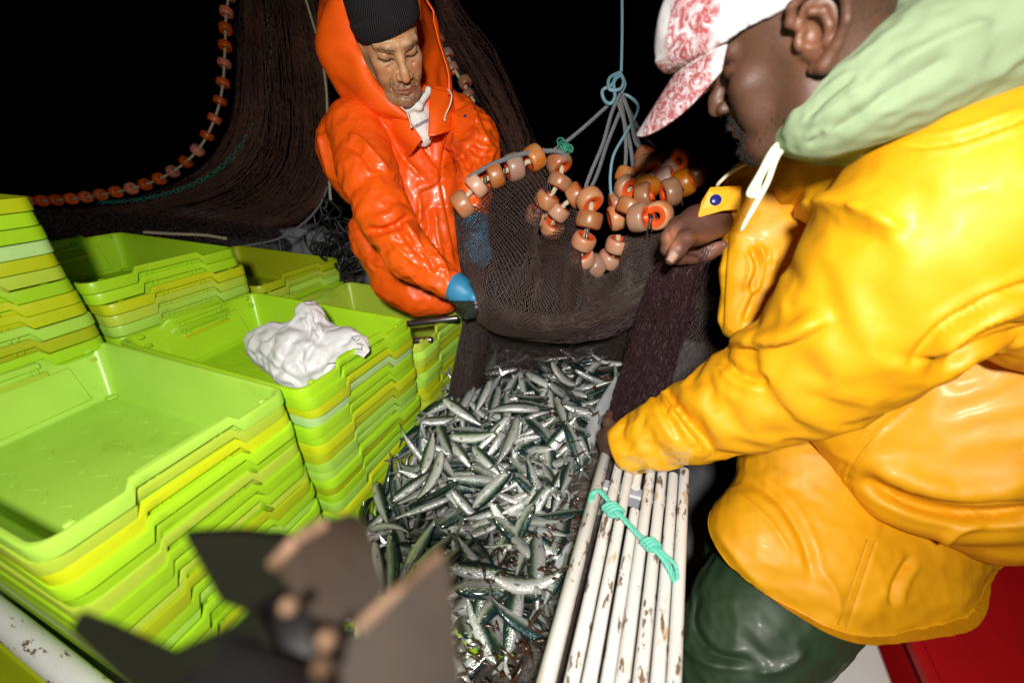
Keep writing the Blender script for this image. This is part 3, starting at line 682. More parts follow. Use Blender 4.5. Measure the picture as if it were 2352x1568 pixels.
M_grope = mat('grey_rope', (0.15, 0.155, 0.165), 0.65, noise=(120, 0.5, (0.08, 0.08, 0.09)))
M_blue = mat('blue_rope', (0.16, 0.30, 0.36), 0.6, noise=(120, 0.4, (0.10, 0.20, 0.25)))
M_teal = mat('teal_rope', (0.10, 0.46, 0.36), 0.5, noise=(150, 0.4, (0.18, 0.58, 0.46)), stain=(140, 0.70, (0.45, 0.02, 0.05), 0.02))
M_green = mat('green_twine', (0.03, 0.22, 0.15), 0.55, noise=(80, 0.5, (0.015, 0.12, 0.08)))
M_black = mat('black_rope', (0.012, 0.012, 0.013), 0.5, noise=(60, 0.4, (0.03, 0.03, 0.03)))

def float_mesh(name, outer, inner):
    b = MB(); R, r, h = 0.035, 0.0105, 0.0205
    prof = [(r, -h * 0.78), (r * 1.25, -h * 0.88), (R * 0.74, -h), (R * 0.86, -h * 0.96), (R * 0.95, -h * 0.78), (R, -h * 0.45), (R * 1.01, 0), (R, h * 0.45), (R * 0.95, h * 0.78), (R * 0.86, h * 0.96), (R * 0.74, h), (r * 1.25, h * 0.88), (r, h * 0.78), (r, -h * 0.78)]
    b.lathe(prof, 28, mi=[1, 1, 0, 0, 0, 0, 0, 0, 0, 0, 1, 1, 1]); return b.mesh(name, [outer, inner])
FL = float_mesh('net_float', M_fout, M_fin); FLB = float_mesh('net_float', M_fbr, M_fin); FLO = float_mesh('net_float', M_for, M_for)
fg = rng(12)
def add_float(c, axis, label, group, me=FL, s=1.0):
    o = bpy.data.objects.new('net_float', me); COL.objects.link(o); R = frame(np.asarray(axis) + fg.normal(0, 0.10, 3) * np.linalg.norm(axis)); M = Matrix(R.tolist()).to_4x4(); M.translation = Vector(c)
    o.matrix_world = M @ Matrix.Rotation(fg.uniform(0, 6.28), 4, 'Z') @ Matrix.Diagonal((s, s, s * fg.uniform(0.93, 1.05), 1)); tag(o, label, 'float', group); return o

# --- the float line hanging from the dark net at the left
b = MB(); line = [(540, -60, 2.30), (521, 20, 2.30), (517, 110, 2.30), (511, 200, 2.32), (494, 270, 2.34), (458, 340, 2.37), (400, 392, 2.40), (330, 425, 2.44), (240, 446, 2.48), (150, 458, 2.52), (60, 462, 2.56), (-60, 464, 2.62)]
LS = spline(PP(line), 14); b.rope(LS, 0.007, pitch=0.05, n=5); tag(b.build('float_rope', M_cord), 'cream rope carrying the orange floats at left', 'rope')
LR = resample(LS, 600); ln = np.concatenate([[0], np.cumsum(np.linalg.norm(np.diff(LR, axis=0), axis=1))]); t = 0.03; k = 0
while t < ln[-1] - 0.02:
    i = int(np.searchsorted(ln, t)); i = min(max(i, 2), 597)
    add_float(LR[i], LR[i + 2] - LR[i - 2], 'small orange float threaded on the curved line in the dark at left', 'floats on the far float line', FLO, 1.0); k += 1
    t += 0.098 if k < 6 else (0.106 if k < 16 else 0.112)
# --- far float line behind the orange man
line = [(955, -60, 1.75), (972, 10, 1.75), (990, 60, 1.75), (1012, 105, 1.75), (1038, 150, 1.76), (1062, 190, 1.77), (1090, 235, 1.78)]
LS = spline(PP(line), 14); b = MB(); b.rope(LS, 0.008, n=5); b.tube(LS + RT * 0.02, 0.006, 6, mi=1); tag(b.build('float_rope', [M_cord, M_black]), 'float rope rising behind the orange hood', 'rope')
LR = resample(LS, 400); ln = np.concatenate([[0], np.cumsum(np.linalg.norm(np.diff(LR, axis=0), axis=1))]); t = 0.05
while t < ln[-1]:
    i = min(max(int(np.searchsorted(ln, t)), 2), 397)
    add_float(LR[i] + RT * 0.012 * math.sin(t * 40), LR[i + 2] - LR[i - 2], 'worn orange float strung close together behind the orange hood', 'floats behind the orange hood', FL, 0.86); t += 0.066

# --- the dark hanging nets: bundles of twine that sag along the float line
def hanging_net(name, A, B, n, seg, r, m, label, cross=0, wob=0.02, seed=1):
    """twines between two curves A and B (each a list of stations of (u, v, d))"""
    g = rng(seed); A, B = resample(spline(PP(A), 10), seg), resample(spline(PP(B), 10), seg); V = []; E = []; k = 0
    for i in range(n):
        t = (i + g.uniform(-.4, .4)) / (n - 1); ph = g.uniform(0, 6.28); w = wob * np.sin(np.linspace(0, 9, seg) + ph)[:, None] * g.normal(0, 1, 3)
        p = A + (B - A) * t + w * 0.5 + g.normal(0, 0.002, (seg, 3)) + FW * (0.08 * math.sin(t * 9 + 1) + 0.03 * math.sin(t * 23)); V.append(p); E += [(k + j, k + j + 1) for j in range(seg - 1)]; k += seg
    if cross:
        for i in range(n - 1):
            for j in range(seg):
                if g.random() < cross: E.append((i * seg + j, (i + 1) * seg + min(seg - 1, j + 1)))
    V = np.concatenate(V); W, Q = wires(V, np.array(E), r); return tag(obj(name, mesh_from(name, W, Q, m)), label, 'net')
hanging_net('hanging_net', [(540, -80, 2.33), (528, 20, 2.33), (522, 150, 2.33), (505, 270, 2.37), (440, 375, 2.42), (330, 440, 2.47), (180, 472, 2.54), (-60, 478, 2.64)],
            [(700, -80, 2.05), (740, 60, 2.05), (765, 220, 2.08), (778, 380, 2.10), (740, 480, 2.12), (640, 525, 2.2), (420, 545, 2.3), (-60, 590, 2.45)], 330, 60, 0.0011, M_bnet, 'dark brown net sweeping down from the top left to the crates', cross=0.5, seed=2)
hanging_net('hanging_net', [(985, -80, 1.85), (1010, 60, 1.85), (1080, 200, 1.86), (1140, 300, 1.87), (1190, 420, 1.9), (1230, 560, 1.95)], [(1010, -80, 1.9), (1060, 40, 1.9), (1130, 130, 1.92), (1185, 240, 1.95), (1220, 340, 1.98), (1270, 520, 2.02)], 130, 40, 0.0010, M_bnet, 'dark net hanging behind the orange shoulder at centre', cross=0.5, seed=3)
hanging_net('hanging_net', [(690, -60, 2.0), (740, 120, 2.0), (800, 330, 2.0), (820, 560, 2.0)], [(980, -60, 2.05), (1000, 120, 2.05), (1040, 330, 2.05), (1060, 560, 2.05)], 170, 30, 0.0010, M_bnet, 'dark net wall directly behind the orange man', cross=0.4, seed=5)
b = MB(); b.rope(spline(PP([(690, -40, 1.95), (712, 30, 1.95), (735, 110, 1.95), (748, 190, 1.95), (752, 260, 1.95), (757, 420, 1.95), (760, 460, 1.95)]), 8), 0.006, n=5)
tag(b.build('net_rope', M_cord), 'thin cream rope hanging beside the orange hood', 'rope')
# green chain-knotted line below the floats
b = MB(); ln = resample(spline(PP([(610, -60, 2.24), (618, 60, 2.24), (622, 160, 2.24), (606, 240, 2.25), (565, 320, 2.27), (500, 390, 2.3), (420, 432, 2.34), (320, 458, 2.38), (220, 466, 2.43)]), 12), 150); g = rng(5)
for i in range(0, 147):
    c = ln[i]; d = ln[i + 1] - ln[i]; R = frame(d); a = np.linspace(0, 6.283, 9)[:, None]; rad = 0.010 + 0.003 * g.random()
    if i % 2 == 0: b.tube(c + R[:, 2] * np.cos(a) * 0.017 + (R[:, 0] * math.cos(i) + R[:, 1] * math.sin(i)) * np.sin(a) * rad, 0.0032, 5, cap=False)
tag(b.build('green_line', M_green), 'green knotted line curving below the orange floats', 'rope')
# loose heap of black rope on the gunwale, and dark net laid over it
b = MB(); g = rng(9)
for k in range(46):
    c = P(775 + g.normal(0, 22), 575 + g.normal(0, 32), 1.80 + g.normal(0, 0.05)); a0 = g.uniform(0, 6.28); R = frame(g.normal(size=3)); a = np.linspace(0, g.uniform(2.5, 6.2), 22)[:, None]
    q = c + 0.055 * (R[:, 0] * np.cos(a + a0) * g.uniform(.5, 1.3) + R[:, 1] * np.sin(a + a0) * g.uniform(.4, 1.2)) + R[:, 2] * 0.03 * np.sin(a * 2.3)
    q = np.maximum(q, [-9, -9, 0.55]); b.tube(q, g.choice([0.0035, 0.005, 0.0062]), 6)
for k in range(7):
    b.tube(spline(PP([(770 + g.normal(0, 20), 560, 1.8), (790 + g.normal(0, 15), 600, 1.75), (800 + g.normal(0, 22), 645, 1.7), (780 + g.normal(0, 12), 620, 1.72)]), 8), 0.0045, 6)
tag(b.build('rope_heap', M_black), 'tangled heap of black rope behind the orange man', 'rope')
o = net('laid_net', [PP([(-40, 480, 2.3), (150, 482, 2.25), (330, 492, 2.2), (480, 505, 2.12), (620, 520, 2.0)]), PP([(-40, 520, 2.15), (150, 512, 2.15), (330, 515, 2.1), (500, 530, 2.05), (650, 540, 1.95)]), PP([(-40, 560, 2.1), (150, 545, 2.1), (330, 545, 2.05), (510, 560, 1.98), (650, 560, 1.92)])], 150, 34, 0.0022, M_dnet, jit=0.006, seed=4, drop=0.1)
tag(o, 'dark net heaped along the gunwale behind the open crates', 'net')
b = MB(); b.rope(spline(PP([(330, 533, 2.0), (400, 537, 2.0), (470, 540, 2.0), (520, 548, 1.98)]), 8), 0.008, mi=0); tag(b.build('net_edge_rope', M_cord), 'cream edge rope lying on the dark net behind the crates', 'rope')
b = MB(); ln = spline(PP([(560, 565, 1.9), (640, 548, 1.9), (700, 510, 1.92), (735, 470, 1.95), (752, 430, 1.98)]), 10); b.rope(ln, 0.006)
for q in ln[::5]: b.tube([q, q + UP * -0.05 + RT * 0.01, q + UP * -0.075], 0.003, 5)
tag(b.build('lead_line', M_grope), 'knotted lead line crossing the grey gunwale', 'rope')

# --- the net the two men are holding
nt = empty('fishing_net', P(1250, 800, 1.2)); tag(nt, 'brown fishing net held up by the two men and spilling sardines', 'net')
front = [PP([(1048, 478, 1.12), (1078, 448, 1.11), (1130, 425, 1.11), (1190, 405, 1.11), (1255, 385, 1.12), (1268, 395, 1.13), (1250, 465, 1.16), (1228, 545, 1.18), (1262, 520, 1.17), (1310, 480, 1.15), (1345, 458, 1.13), (1350, 520, 1.15), (1342, 585, 1.17), (1380, 628, 1.17), (1420, 610, 1.14), (1432, 545, 1.10), (1500, 520, 1.06), (1560, 505, 1.0), (1600, 540, .96)]),
         PP([(1052, 520, 1.10), (1080, 505, 1.085), (1130, 490, 1.08), (1185, 480, 1.08), (1225, 500, 1.09), (1235, 530, 1.11), (1225, 560, 1.13), (1225, 575, 1.14), (1265, 560, 1.14), (1305, 540, 1.13), (1330, 545, 1.12), (1335, 580, 1.13), (1340, 620, 1.14), (1378, 650, 1.15), (1418, 640, 1.12), (1440, 590, 1.08), (1495, 570, 1.05), (1545, 555, 0.99), (1590, 575, .95)]),
         PP([(1062, 580, 1.06), (1085, 580, 1.04), (1125, 575, 1.03), (1170, 575, 1.02), (1205, 580, 1.02), (1225, 585, 1.03), (1235, 590, 1.05), (1245, 595, 1.06), (1275, 590, 1.07), (1305, 590, 1.08), (1325, 600, 1.08), (1335, 630, 1.09), (1345, 655, 1.10), (1378, 675, 1.12), (1415, 668, 1.10), (1445, 630, 1.06), (1490, 610, 1.03), (1540, 590, .98), (1585, 595, .95)]),
         PP([(1078, 640, 1.08), (1095, 655, 1.04), (1125, 660, 1.01), (1165, 655, 1.00), (1200, 655, .995), (1225, 655, .99), (1245, 658, 1.0), (1260, 660, 1.01), (1285, 662, 1.02), (1310, 665, 1.03), (1330, 675, 1.04), (1345, 690, 1.05), (1360, 705, 1.07), (1385, 705, 1.08), (1415, 695, 1.07), (1450, 660, 1.04), (1490, 640, 1.02), (1535, 615, .98), (1580, 605, .95)]),
         PP([(1085, 690, 1.12), (1105, 720, 1.07), (1135, 730, 1.03), (1170, 735, 1.01), (1205, 738, 1.0), (1230, 742, 1.0), (1255, 745, 1.0), (1275, 748, 1.01), (1300, 748, 1.02), (1325, 748, 1.03), (1345, 745, 1.04), (1360, 742, 1.05), (1375, 738, 1.05), (1400, 730, 1.05), (1430, 712, 1.04), (1465, 680, 1.03), (1500, 655, 1.01), (1540, 625, .975), (1578, 612, .95)]),
         PP([(1085, 715, 1.18), (1105, 745, 1.15), (1140, 765, 1.12), (1175, 772, 1.1), (1210, 775, 1.09), (1235, 778, 1.09), (1260, 780, 1.09), (1285, 780, 1.09), (1310, 778, 1.09), (1332, 772, 1.09), (1352, 765, 1.09), (1370, 758, 1.09), (1390, 750, 1.09), (1415, 735, 1.08), (1445, 715, 1.06), (1480, 685, 1.04), (1510, 660, 1.02), (1545, 632, .98), (1578, 618, .955)])]
def drape(rows):
    out = []
    for k, r in enumerate(rows):
        n = len(r); out.append([q + FW * (0.012 * math.sin(j * 1.9 + k * 0.8) + 0.007 * math.sin(j * 4.1 - k)) * min(1, k / 2) for j, q in enumerate(r)])
    return out
net('front_panel', drape(front), 190, 76, 0.00135, M_net, nt, seed=1, jit=0.0008)
net('inner_panel', [[q + FW * (0.05 + 0.10 * min(1, k / 2)) - UP * 0.015 for q in r] for k, r in enumerate(front[:4])], 110, 36, 0.0012, M_dnet, nt, seed=9, jit=0.0015)
# dark gathered fold along the lower rim, then the sheet that runs down to the fish
fold = [PP([(1070, 640, 1.14), (1100, 695, 1.12), (1150, 725, 1.09), (1220, 738, 1.07), (1300, 744, 1.07), (1370, 733, 1.07), (1430, 710, 1.06), (1490, 672, 1.04), (1570, 606, .97)]), PP([(1062, 665, 1.16), (1095, 715, 1.15), (1150, 746, 1.12), (1220, 760, 1.10), (1300, 766, 1.09), (1375, 755, 1.09), (1435, 730, 1.08), (1500, 690, 1.05), (1580, 617, .98)]), PP([(1058, 690, 1.20), (1092, 733, 1.18), (1150, 762, 1.15), (1220, 777, 1.13), (1300, 783, 1.12), (1380, 772, 1.11), (1440, 748, 1.09), (1510, 704, 1.05), (1590, 630, .99)])]
for k in range(2): net('gathered_fold', [[q + FW * 0.010 * k + UP * 0.004 * k for q in r] for r in fold], 190, 34, 0.0012, M_dnet, nt, seed=20 + k, jit=0.0030, drop=0.03)
lower = [PP([(1080, 735, 1.24), (1150, 755, 1.26), (1230, 770, 1.28), (1320, 775, 1.28), (1410, 765, 1.24), (1480, 740, 1.16)]), PP([(1070, 800, 1.26), (1140, 815, 1.33), (1225, 825, 1.37), (1310, 830, 1.36), (1395, 820, 1.30), (1460, 810, 1.18)]), PP([(1060, 870, 1.26), (1125, 880, 1.36), (1215, 880, 1.42), (1300, 880, 1.42), (1380, 880, 1.32), (1440, 875, 1.18)]), PP([(1045, 960, 1.28), (1110, 950, 1.38), (1200, 930, 1.46), (1290, 920, 1.46), (1365, 940, 1.34), (1420, 960, 1.18)])]
net('lower_sheet', lower, 110, 56, 0.0017, M_dnet, nt, seed=2, jit=0.0010)
hem = [PP([(1040, 450, 1.14), (1058, 500, 1.12), (1075, 560, 1.10), (1088, 640, 1.13)]), PP([(1052, 560, 1.14), (1066, 600, 1.12), (1080, 650, 1.12), (1095, 700, 1.15)]), PP([(1068, 700, 1.22), (1082, 715, 1.2), (1098, 735, 1.2), (1120, 760, 1.22)]), PP([(1052, 800, 1.27), (1068, 805, 1.24), (1090, 815, 1.24), (1112, 830, 1.28)]), PP([(1034, 890, 1.30), (1052, 895, 1.26), (1080, 900, 1.27), (1108, 905, 1.34)]), PP([(1022, 1010, 1.34), (1042, 1010, 1.29), (1075, 1000, 1.30), (1110, 985, 1.38)])]
def strands(name, rails, n, m, wave, r, seed, depth=0.03, sc=0.0012):
    """a gathered bundle of twines running between side curves"""
    g = rng(seed); C = [resample(spline(q, 8), 44) for q in rails]; V = []; E = []; k = 0
    for i in range(n):
        t = g.uniform(0, len(C) - 1.001); a = int(t); q = C[a] + (C[a + 1] - C[a]) * (t - a)
        q = q + wave * np.sin(np.linspace(0, 8, 44) * g.uniform(.5, 1.5) + g.uniform(0, 6))[:, None] * g.normal(0, 1, 3) + g.normal(0, sc, (44, 3)) + FW * g.uniform(-0.006, depth); V.append(q); E += [(k + b_, k + b_ + 1) for b_ in range(43)]; k += 44
    V = np.concatenate(V); X = []
    for i in range(n - 1):
        for b_ in range(0, 43, 2):
            if g.random() < 0.35:
                o_ = int(g.integers(n)); p_, q_ = i * 44 + b_, o_ * 44 + min(43, b_ + 1)
                if np.linalg.norm(V[p_] - V[q_]) < 0.02: X.append((p_, q_))
    W, Q = wires(V, np.array(E + X), r); return obj(name, mesh_from(name, W, Q, m), nt)
net('side_hem', hem, 40, 150, 0.0013, M_dnet, nt, seed=30, jit=0.0010)
HC = np.array(hem); strands('gathered_hem', [HC[:, j] for j in range(4)], 190, M_dnet, 0.0035, 0.0012, 61)
FC = np.array(fold); strands('gathered_fold', [FC[j] for j in range(3)], 150, M_purple, 0.0050, 0.0012, 62, 0.03)
SW = [PP([(1085, 650, 1.07), (1150, 700, 1.03), (1240, 725, 1.01), (1340, 715, 1.02), (1440, 660, 1.03), (1570, 600, .955)]), PP([(1080, 680, 1.10), (1145, 728, 1.05), (1235, 752, 1.03), (1345, 748, 1.035), (1450, 700, 1.04), (1580, 612, .96)])]
strands('gathered_fold', SW, 90, M_net, 0.006, 0.0011, 63, 0.02)
b = MB()
for s in (0, 1): b.rope(spline([r[0] + RT * 0.006 * s for r in hem], 10), 0.0032, pitch=0.012)
obj('hem_cord', b.mesh('hem_cord', M_dnet), nt)
# wet purple netting bunched in the fist and streaming down
core = [PP([(1545, 575, .87), (1590, 600, .85), (1640, 560, .84)]), PP([(1500, 650, .92), (1560, 650, .88), (1610, 625, .87)]), PP([(1470, 740, .98), (1530, 740, .93), (1590, 700, .92)]), PP([(1440, 840, 1.03), (1500, 830, .97), (1560, 800, .97)]), PP([(1410, 930, 1.07), (1465, 930, 1.0), (1540, 890, 1.0)]), PP([(1385, 1020, 1.10), (1430, 1030, 1.03), (1500, 990, 1.03)])]
for k in range(5): net('bunched_netting', [[q + FW * 0.011 * k + RT * 0.004 * math.sin(k * 2.1) for q in r] for r in core], 60, 170, 0.0010, M_purple, nt, seed=40 + k, jit=0.0016)
g = rng(77); ct = np.array([resample(spline(np.array(core)[:, j], 8), 40) for j in range(3)]); V = []; E = []; k = 0
for i in range(260):
    t = g.uniform(0, 2); j = min(int(t), 1); q = ct[j] + (ct[j + 1] - ct[j]) * (t - j) + (0.007 * np.sin(np.linspace(0, 7, 40) * g.uniform(.5, 1.5) + g.uniform(0, 6))[:, None] * g.normal(0, 1, 3) + g.normal(0, 0.0012, (40, 3))) + FW * g.uniform(-0.012, 0.045); V.append(q); E += [(k + a, k + a + 1) for a in range(39)]; k += 40
W, Q = wires(np.concatenate(V), np.array(E), 0.0012); obj('gathered_twine', mesh_from('gathered_twine', W, Q, M_purple), nt)
# net running on behind the yellow chest
net('far_panel', [PP([(1560, 600, 1.15), (1620, 590, 1.13), (1700, 590, 1.1)]), PP([(1540, 700, 1.2), (1610, 700, 1.18), (1700, 700, 1.15)]), PP([(1520, 820, 1.2), (1600, 820, 1.18), (1700, 800, 1.15)]), PP([(1480, 960, 1.22), (1580, 950, 1.2), (1700, 930, 1.18)])], 60, 80, 0.0013, M_net, nt, seed=3, jit=0.0012)
b = MB(); b.box((0.42, 1.42, 0.62), (0.9, 0.04, 0.34), bev=0.01); 
tag(b.build('fish_bin', M_grey, smooth=False), 'grey bin behind the net beside the yellow chest', 'bin')

# --- floats on the held net
def fline(pts, lab, grp, step=0.047, me=FL, s=1.0, start=0.01, ropes=True):
    LS = spline(PP(pts), 12); LR = resample(LS, 300); ln = np.concatenate([[0], np.cumsum(np.linalg.norm(np.diff(LR, axis=0), axis=1))]); t = start
    while t < ln[-1]:
        i = min(max(int(np.searchsorted(ln, t)), 2), 297); add_float(LR[i] + fg.normal(0, 0.003, 3), LR[i + 2] - LR[i - 2], lab, grp, me, s * fg.uniform(.95, 1.05)); t += step * fg.uniform(0.92, 1.12)
    return LS
FR = MB()
FR.rope(fline([(1058, 470, 1.09), (1095, 425, 1.085), (1138, 403, 1.085), (1172, 388, 1.09), (1222, 368, 1.09), (1252, 345, 1.10)], 'worn orange float on the net edge beside the orange jacket', 'floats on the held net edge', 0.0555), 0.0072)
FR.rope(fline([(1268, 350, 1.13), (1290, 385, 1.11), (1280, 425, 1.12), (1253, 465, 1.14), (1235, 487, 1.16), (1220, 512, 1.19)], 'pinkish float on the net edge below the green twine', 'floats on the held net edge', 0.058, start=0.04), 0.0072)
FR.rope(fline([(1335, 440, 1.12), (1318, 452, 1.13), (1292, 475, 1.14), (1275, 500, 1.16), (1262, 540, 1.2)], 'dull float behind the fold of net in the middle', 'floats on the held net edge', 0.055, start=0.02, s=.95), 0.0072)
FR.rope(fline([(1345, 440, 1.10), (1358, 470, 1.08), (1353, 510, 1.09), (1343, 550, 1.11), (1335, 590, 1.14), (1352, 605, 1.16), (1385, 612, 1.18), (1412, 580, 1.15), (1420, 540, 1.12)], 'worn float on the U shaped dip of net below the grey ropes', 'floats on the held net edge', 0.057, start=0.033), 0.0072)
FR.rope(PP([(1415, 500, 1.1), (1420, 470, 1.09), (1440, 440, 1.08)]), 0.007); FR.rope(spline(PP([(1440, 440, 1.06), (1480, 400, 1.05), (1520, 420, 1.05), (1560, 400, 1.06), (1600, 380, 1.1)]), 8), 0.007)
FR.rope(spline(PP([(1450, 490, 1.03), (1500, 500, 1.03), (1540, 430, 1.02), (1590, 420, 1.04)]), 8), 0.007)
tag(FR.build('float_rope', M_cord), 'cream rope threading the floats of the held net', 'rope')
# the bunch of floats under the grey ropes: place, axis and look of each
for (u, v, d, ax, br, lab) in [(1488, 360, 1.07, (.3, 1, .5), 0, 'pale float topmost in the bunch under the grey ropes'), (1487, 385, 1.05, (.15, -1, .6), 0, 'pale float with orange face in the upper bunch'), (1443, 405, 1.07, (.3, 1, .4), 0, 'pale float at the left shoulder of the bunch'), (1443, 432, 1.05, (.35, -.6, .9), 0, 'float with bright orange face at the left of the bunch'),
                               (1418, 468, 1.10, (1, .2, .2), 0, 'small pink float at the left foot of the bunch'), (1487, 425, 1.02, (.5, 1, .3), 1, 'tan float in the middle of the bunch'), (1480, 452, 1.00, (.9, -.1, .7), 1, 'dark tan float above the two lowest floats'), (1525, 388, 1.08, (.4, 1, .2), 1, 'brown float behind the bunch, upper right'),
                               (1565, 366, 1.06, (.7, .5, -.5), 1, 'brown tilted float by the cap brim'), (1530, 415, 1.04, (.9, .3, .6), 0, 'pale orange float in the right half of the bunch'), (1572, 420, 1.02, (.75, .25, .75), 1, 'brown float with bright orange face nearest the yellow tab'), (1540, 442, .99, (1, .3, .3), 1, 'large brown float hanging before the bunch'),
                               (1600, 400, 1.08, (.8, .2, .3), 1, 'tan float at the far right of the bunch'), (1447, 475, 1.02, (.6, 1, .3), 0, 'speckled pale float, lower left of the bunch'), (1468, 500, .985, (.75, -.15, .6), 0, 'lowest left float with its orange face turned right'), (1512, 495, .985, (-.75, -.25, .6), 0, 'lowest right float with its orange face turned left'), (1415, 500, 1.1, (.9, .2, 0), 0, 'pale float low at the left edge of the bunch'), (1508, 362, 1.1, (.2, .9, .3), 0, 'pale float behind the topmost pair')]:
    a = RT * ax[0] + UP * ax[1] - FW * ax[2]; add_float(P(u, v, d), a, lab, 'floats bunched under the grey ropes', FLB if br else FL, 1.0)

# --- ropes that carry the net
b = MB(); b.tube(spline(PP([(1428, -80, 1.12), (1429, 60, 1.12), (1427, 165, 1.12)]), 8), 0.0042, 10)
b.tube(spline(PP([(1427, 165, 1.12), (1400, 180, 1.10), (1400, 205, 1.09), (1424, 205, 1.09), (1432, 185, 1.1), (1420, 168, 1.11), (1405, 195, 1.1), (1384, 208, 1.1), (1388, 230, 1.1), (1402, 238, 1.09), (1412, 222, 1.09), (1410, 190, 1.1), (1425, 175, 1.11), (1435, 195, 1.12), (1425, 220, 1.11), (1425, 245, 1.11)]), 10), 0.0048, 10)
b.tube(spline(PP([(1425, 215, 1.12), (1445, 222, 1.12), (1464, 240, 1.11), (1462, 262, 1.10), (1435, 310, 1.09), (1410, 355, 1.08), (1402, 400, 1.08), (1403, 440, 1.08), (1409, 472, 1.09)]), 10), 0.0042, 10)
tag(b.build('blue_rope', M_blue), 'pale blue rope with a loose knot hanging from above', 'rope')
for (pts, lab) in [([(1425, 225, 1.11), (1400, 240, 1.11), (1350, 285, 1.11), (1298, 328, 1.11), (1272, 345, 1.11)], 'grey rope slanting down left to the green twine'), ([(1425, 215, 1.10), (1405, 260, 1.10), (1385, 330, 1.09), (1358, 395, 1.09), (1346, 430, 1.09), (1352, 440, 1.09), (1372, 400, 1.10), (1395, 330, 1.11), (1425, 255, 1.11)], 'long grey rope loop reaching down to the middle of the net'),
                   ([(1425, 225, 1.11), (1435, 290, 1.10), (1438, 350, 1.10), (1434, 410, 1.09)], 'grey rope, hanging straightest to the bunch of floats'), ([(1420, 235, 1.10), (1445, 320, 1.10), (1455, 390, 1.08)], 'grey rope leading to the left floats of the bunch'), ([(1430, 215, 1.12), (1450, 280, 1.11), (1470, 340, 1.10), (1478, 380, 1.09)], 'thick grey rope leading to the topmost float'), ([(1428, 220, 1.13), (1470, 300, 1.12), (1520, 345, 1.11), (1560, 365, 1.10)], 'grey rope passing behind the cap brim'), ([(1432, 225, 1.1), (1448, 270, 1.09), (1462, 330, 1.09), (1490, 350, 1.10)], 'grey rope lying between the blue loop and the brim')]:
    b = MB(); b.rope(spline(PP(pts), 10), 0.0058, pitch=0.026); tag(b.build('grey_rope', M_grope), lab, 'rope', 'grey ropes carrying the net')
b = MB(); b.rope(spline(PP([(1078, 408, 1.06), (1130, 378, 1.06), (1200, 354, 1.06), (1260, 347, 1.07), (1290, 352, 1.08), (1300, 370, 1.09)]), 10), 0.0068, pitch=0.03); tag(b.build('grey_rope', M_grope), 'thick grey rope arching over the floats by the orange sleeve', 'rope', 'grey ropes carrying the net')
b = MB(); g = rng(4)
for k in range(16):
    R = frame(g.normal(size=3)); a = np.linspace(0, 5.6, 16)[:, None] + g.uniform(0, 6); b.tube(P(1297 + g.normal(0, 5), 340 + g.normal(0, 9), 1.09) + 0.013 * (R[:, 0] * np.cos(a) + R[:, 1] * np.sin(a) * g.uniform(.5, 1)), 0.0022, 6)
tag(b.build('green_twine', M_green), 'knot of green twine tying the net to the grey rope', 'twine')
b = MB()
for (u, v, d) in [(1112, 415, 1.085), (1155, 396, 1.085), (1198, 378, 1.09), (1258, 415, 1.12), (1290, 405, 1.12), (1245, 476, 1.15), (1340, 440, 1.1), (1345, 530, 1.1), (1500, 470, .99), (1560, 440, .99), (1490, 502, .975)]:
    for q in (0, 0.006): b.tube([P(u, v, d) + UP * 0.012 + RT * q, P(u, v, d) - FW * 0.011 + RT * q, P(u, v, d) - UP * 0.013 + RT * q, P(u, v, d) - UP * 0.035 + RT * (q * 2 - .004)], 0.0022, 6)
obj('net_tie', b.mesh('net_tie', M_black), nt)
# teal lashing round the tubes
tl = empty('teal_lashing', (0.03, 0.5, 0.81)); tag(tl, 'teal rope knotted across the white tubes', 'rope')
b = MB(); zc = 0.816
def T(u, v, dz=0.0): return on_z(u, v, zc + dz)
for off in (0, 5):
    b.rope(spline([T(1352 + off, 1180, -.05), T(1356 + off, 1140, -.01), T(1372 + off, 1126, .004), T(1390 + off * .6, 1142, .004), T(1412, 1165 + off, .006)], 8), 0.0040, pitch=0.026)
    b.rope(spline([T(1412, 1168 + off, .006), T(1440, 1196 + off, .004), T(1470, 1228 + off, .004), T(1495, 1248 + off, .006)], 8), 0.0041, pitch=0.026)
    b.rope(spline([T(1495, 1250 + off, .004), T(1520, 1275 + off, .002), T(1540, 1305 + off * 2, -.01), T(1552, 1340 + off, -.03)], 8), 0.0041, pitch=0.026)
b.rope(spline([T(1500, 1250, .004), T(1535, 1280, .004), T(1552, 1300, 0), T(1556, 1345, -.03)], 8), 0.0038, pitch=0.026)
for (u, v, s) in ((1408, 1170, 1.0), (1495, 1250, .85)):
    c = T(u, v, 0.006); R = frame([0, 0, 1], T(u + 20, v + 20) - T(u, v))
    for k in range(3):
        a = np.linspace(0, 6.283, 20)[:, None]; b.rope(c + R[:, 0] * (0.007 * (k - 1)) * s + s * (R[:, 1] * np.cos(a) * 0.013 + R[:, 2] * np.sin(a) * 0.010 + R[:, 0] * np.cos(a) * 0.006), 0.0042 * s, pitch=0.022)
obj('lashing', b.mesh('lashing', M_teal), tl)

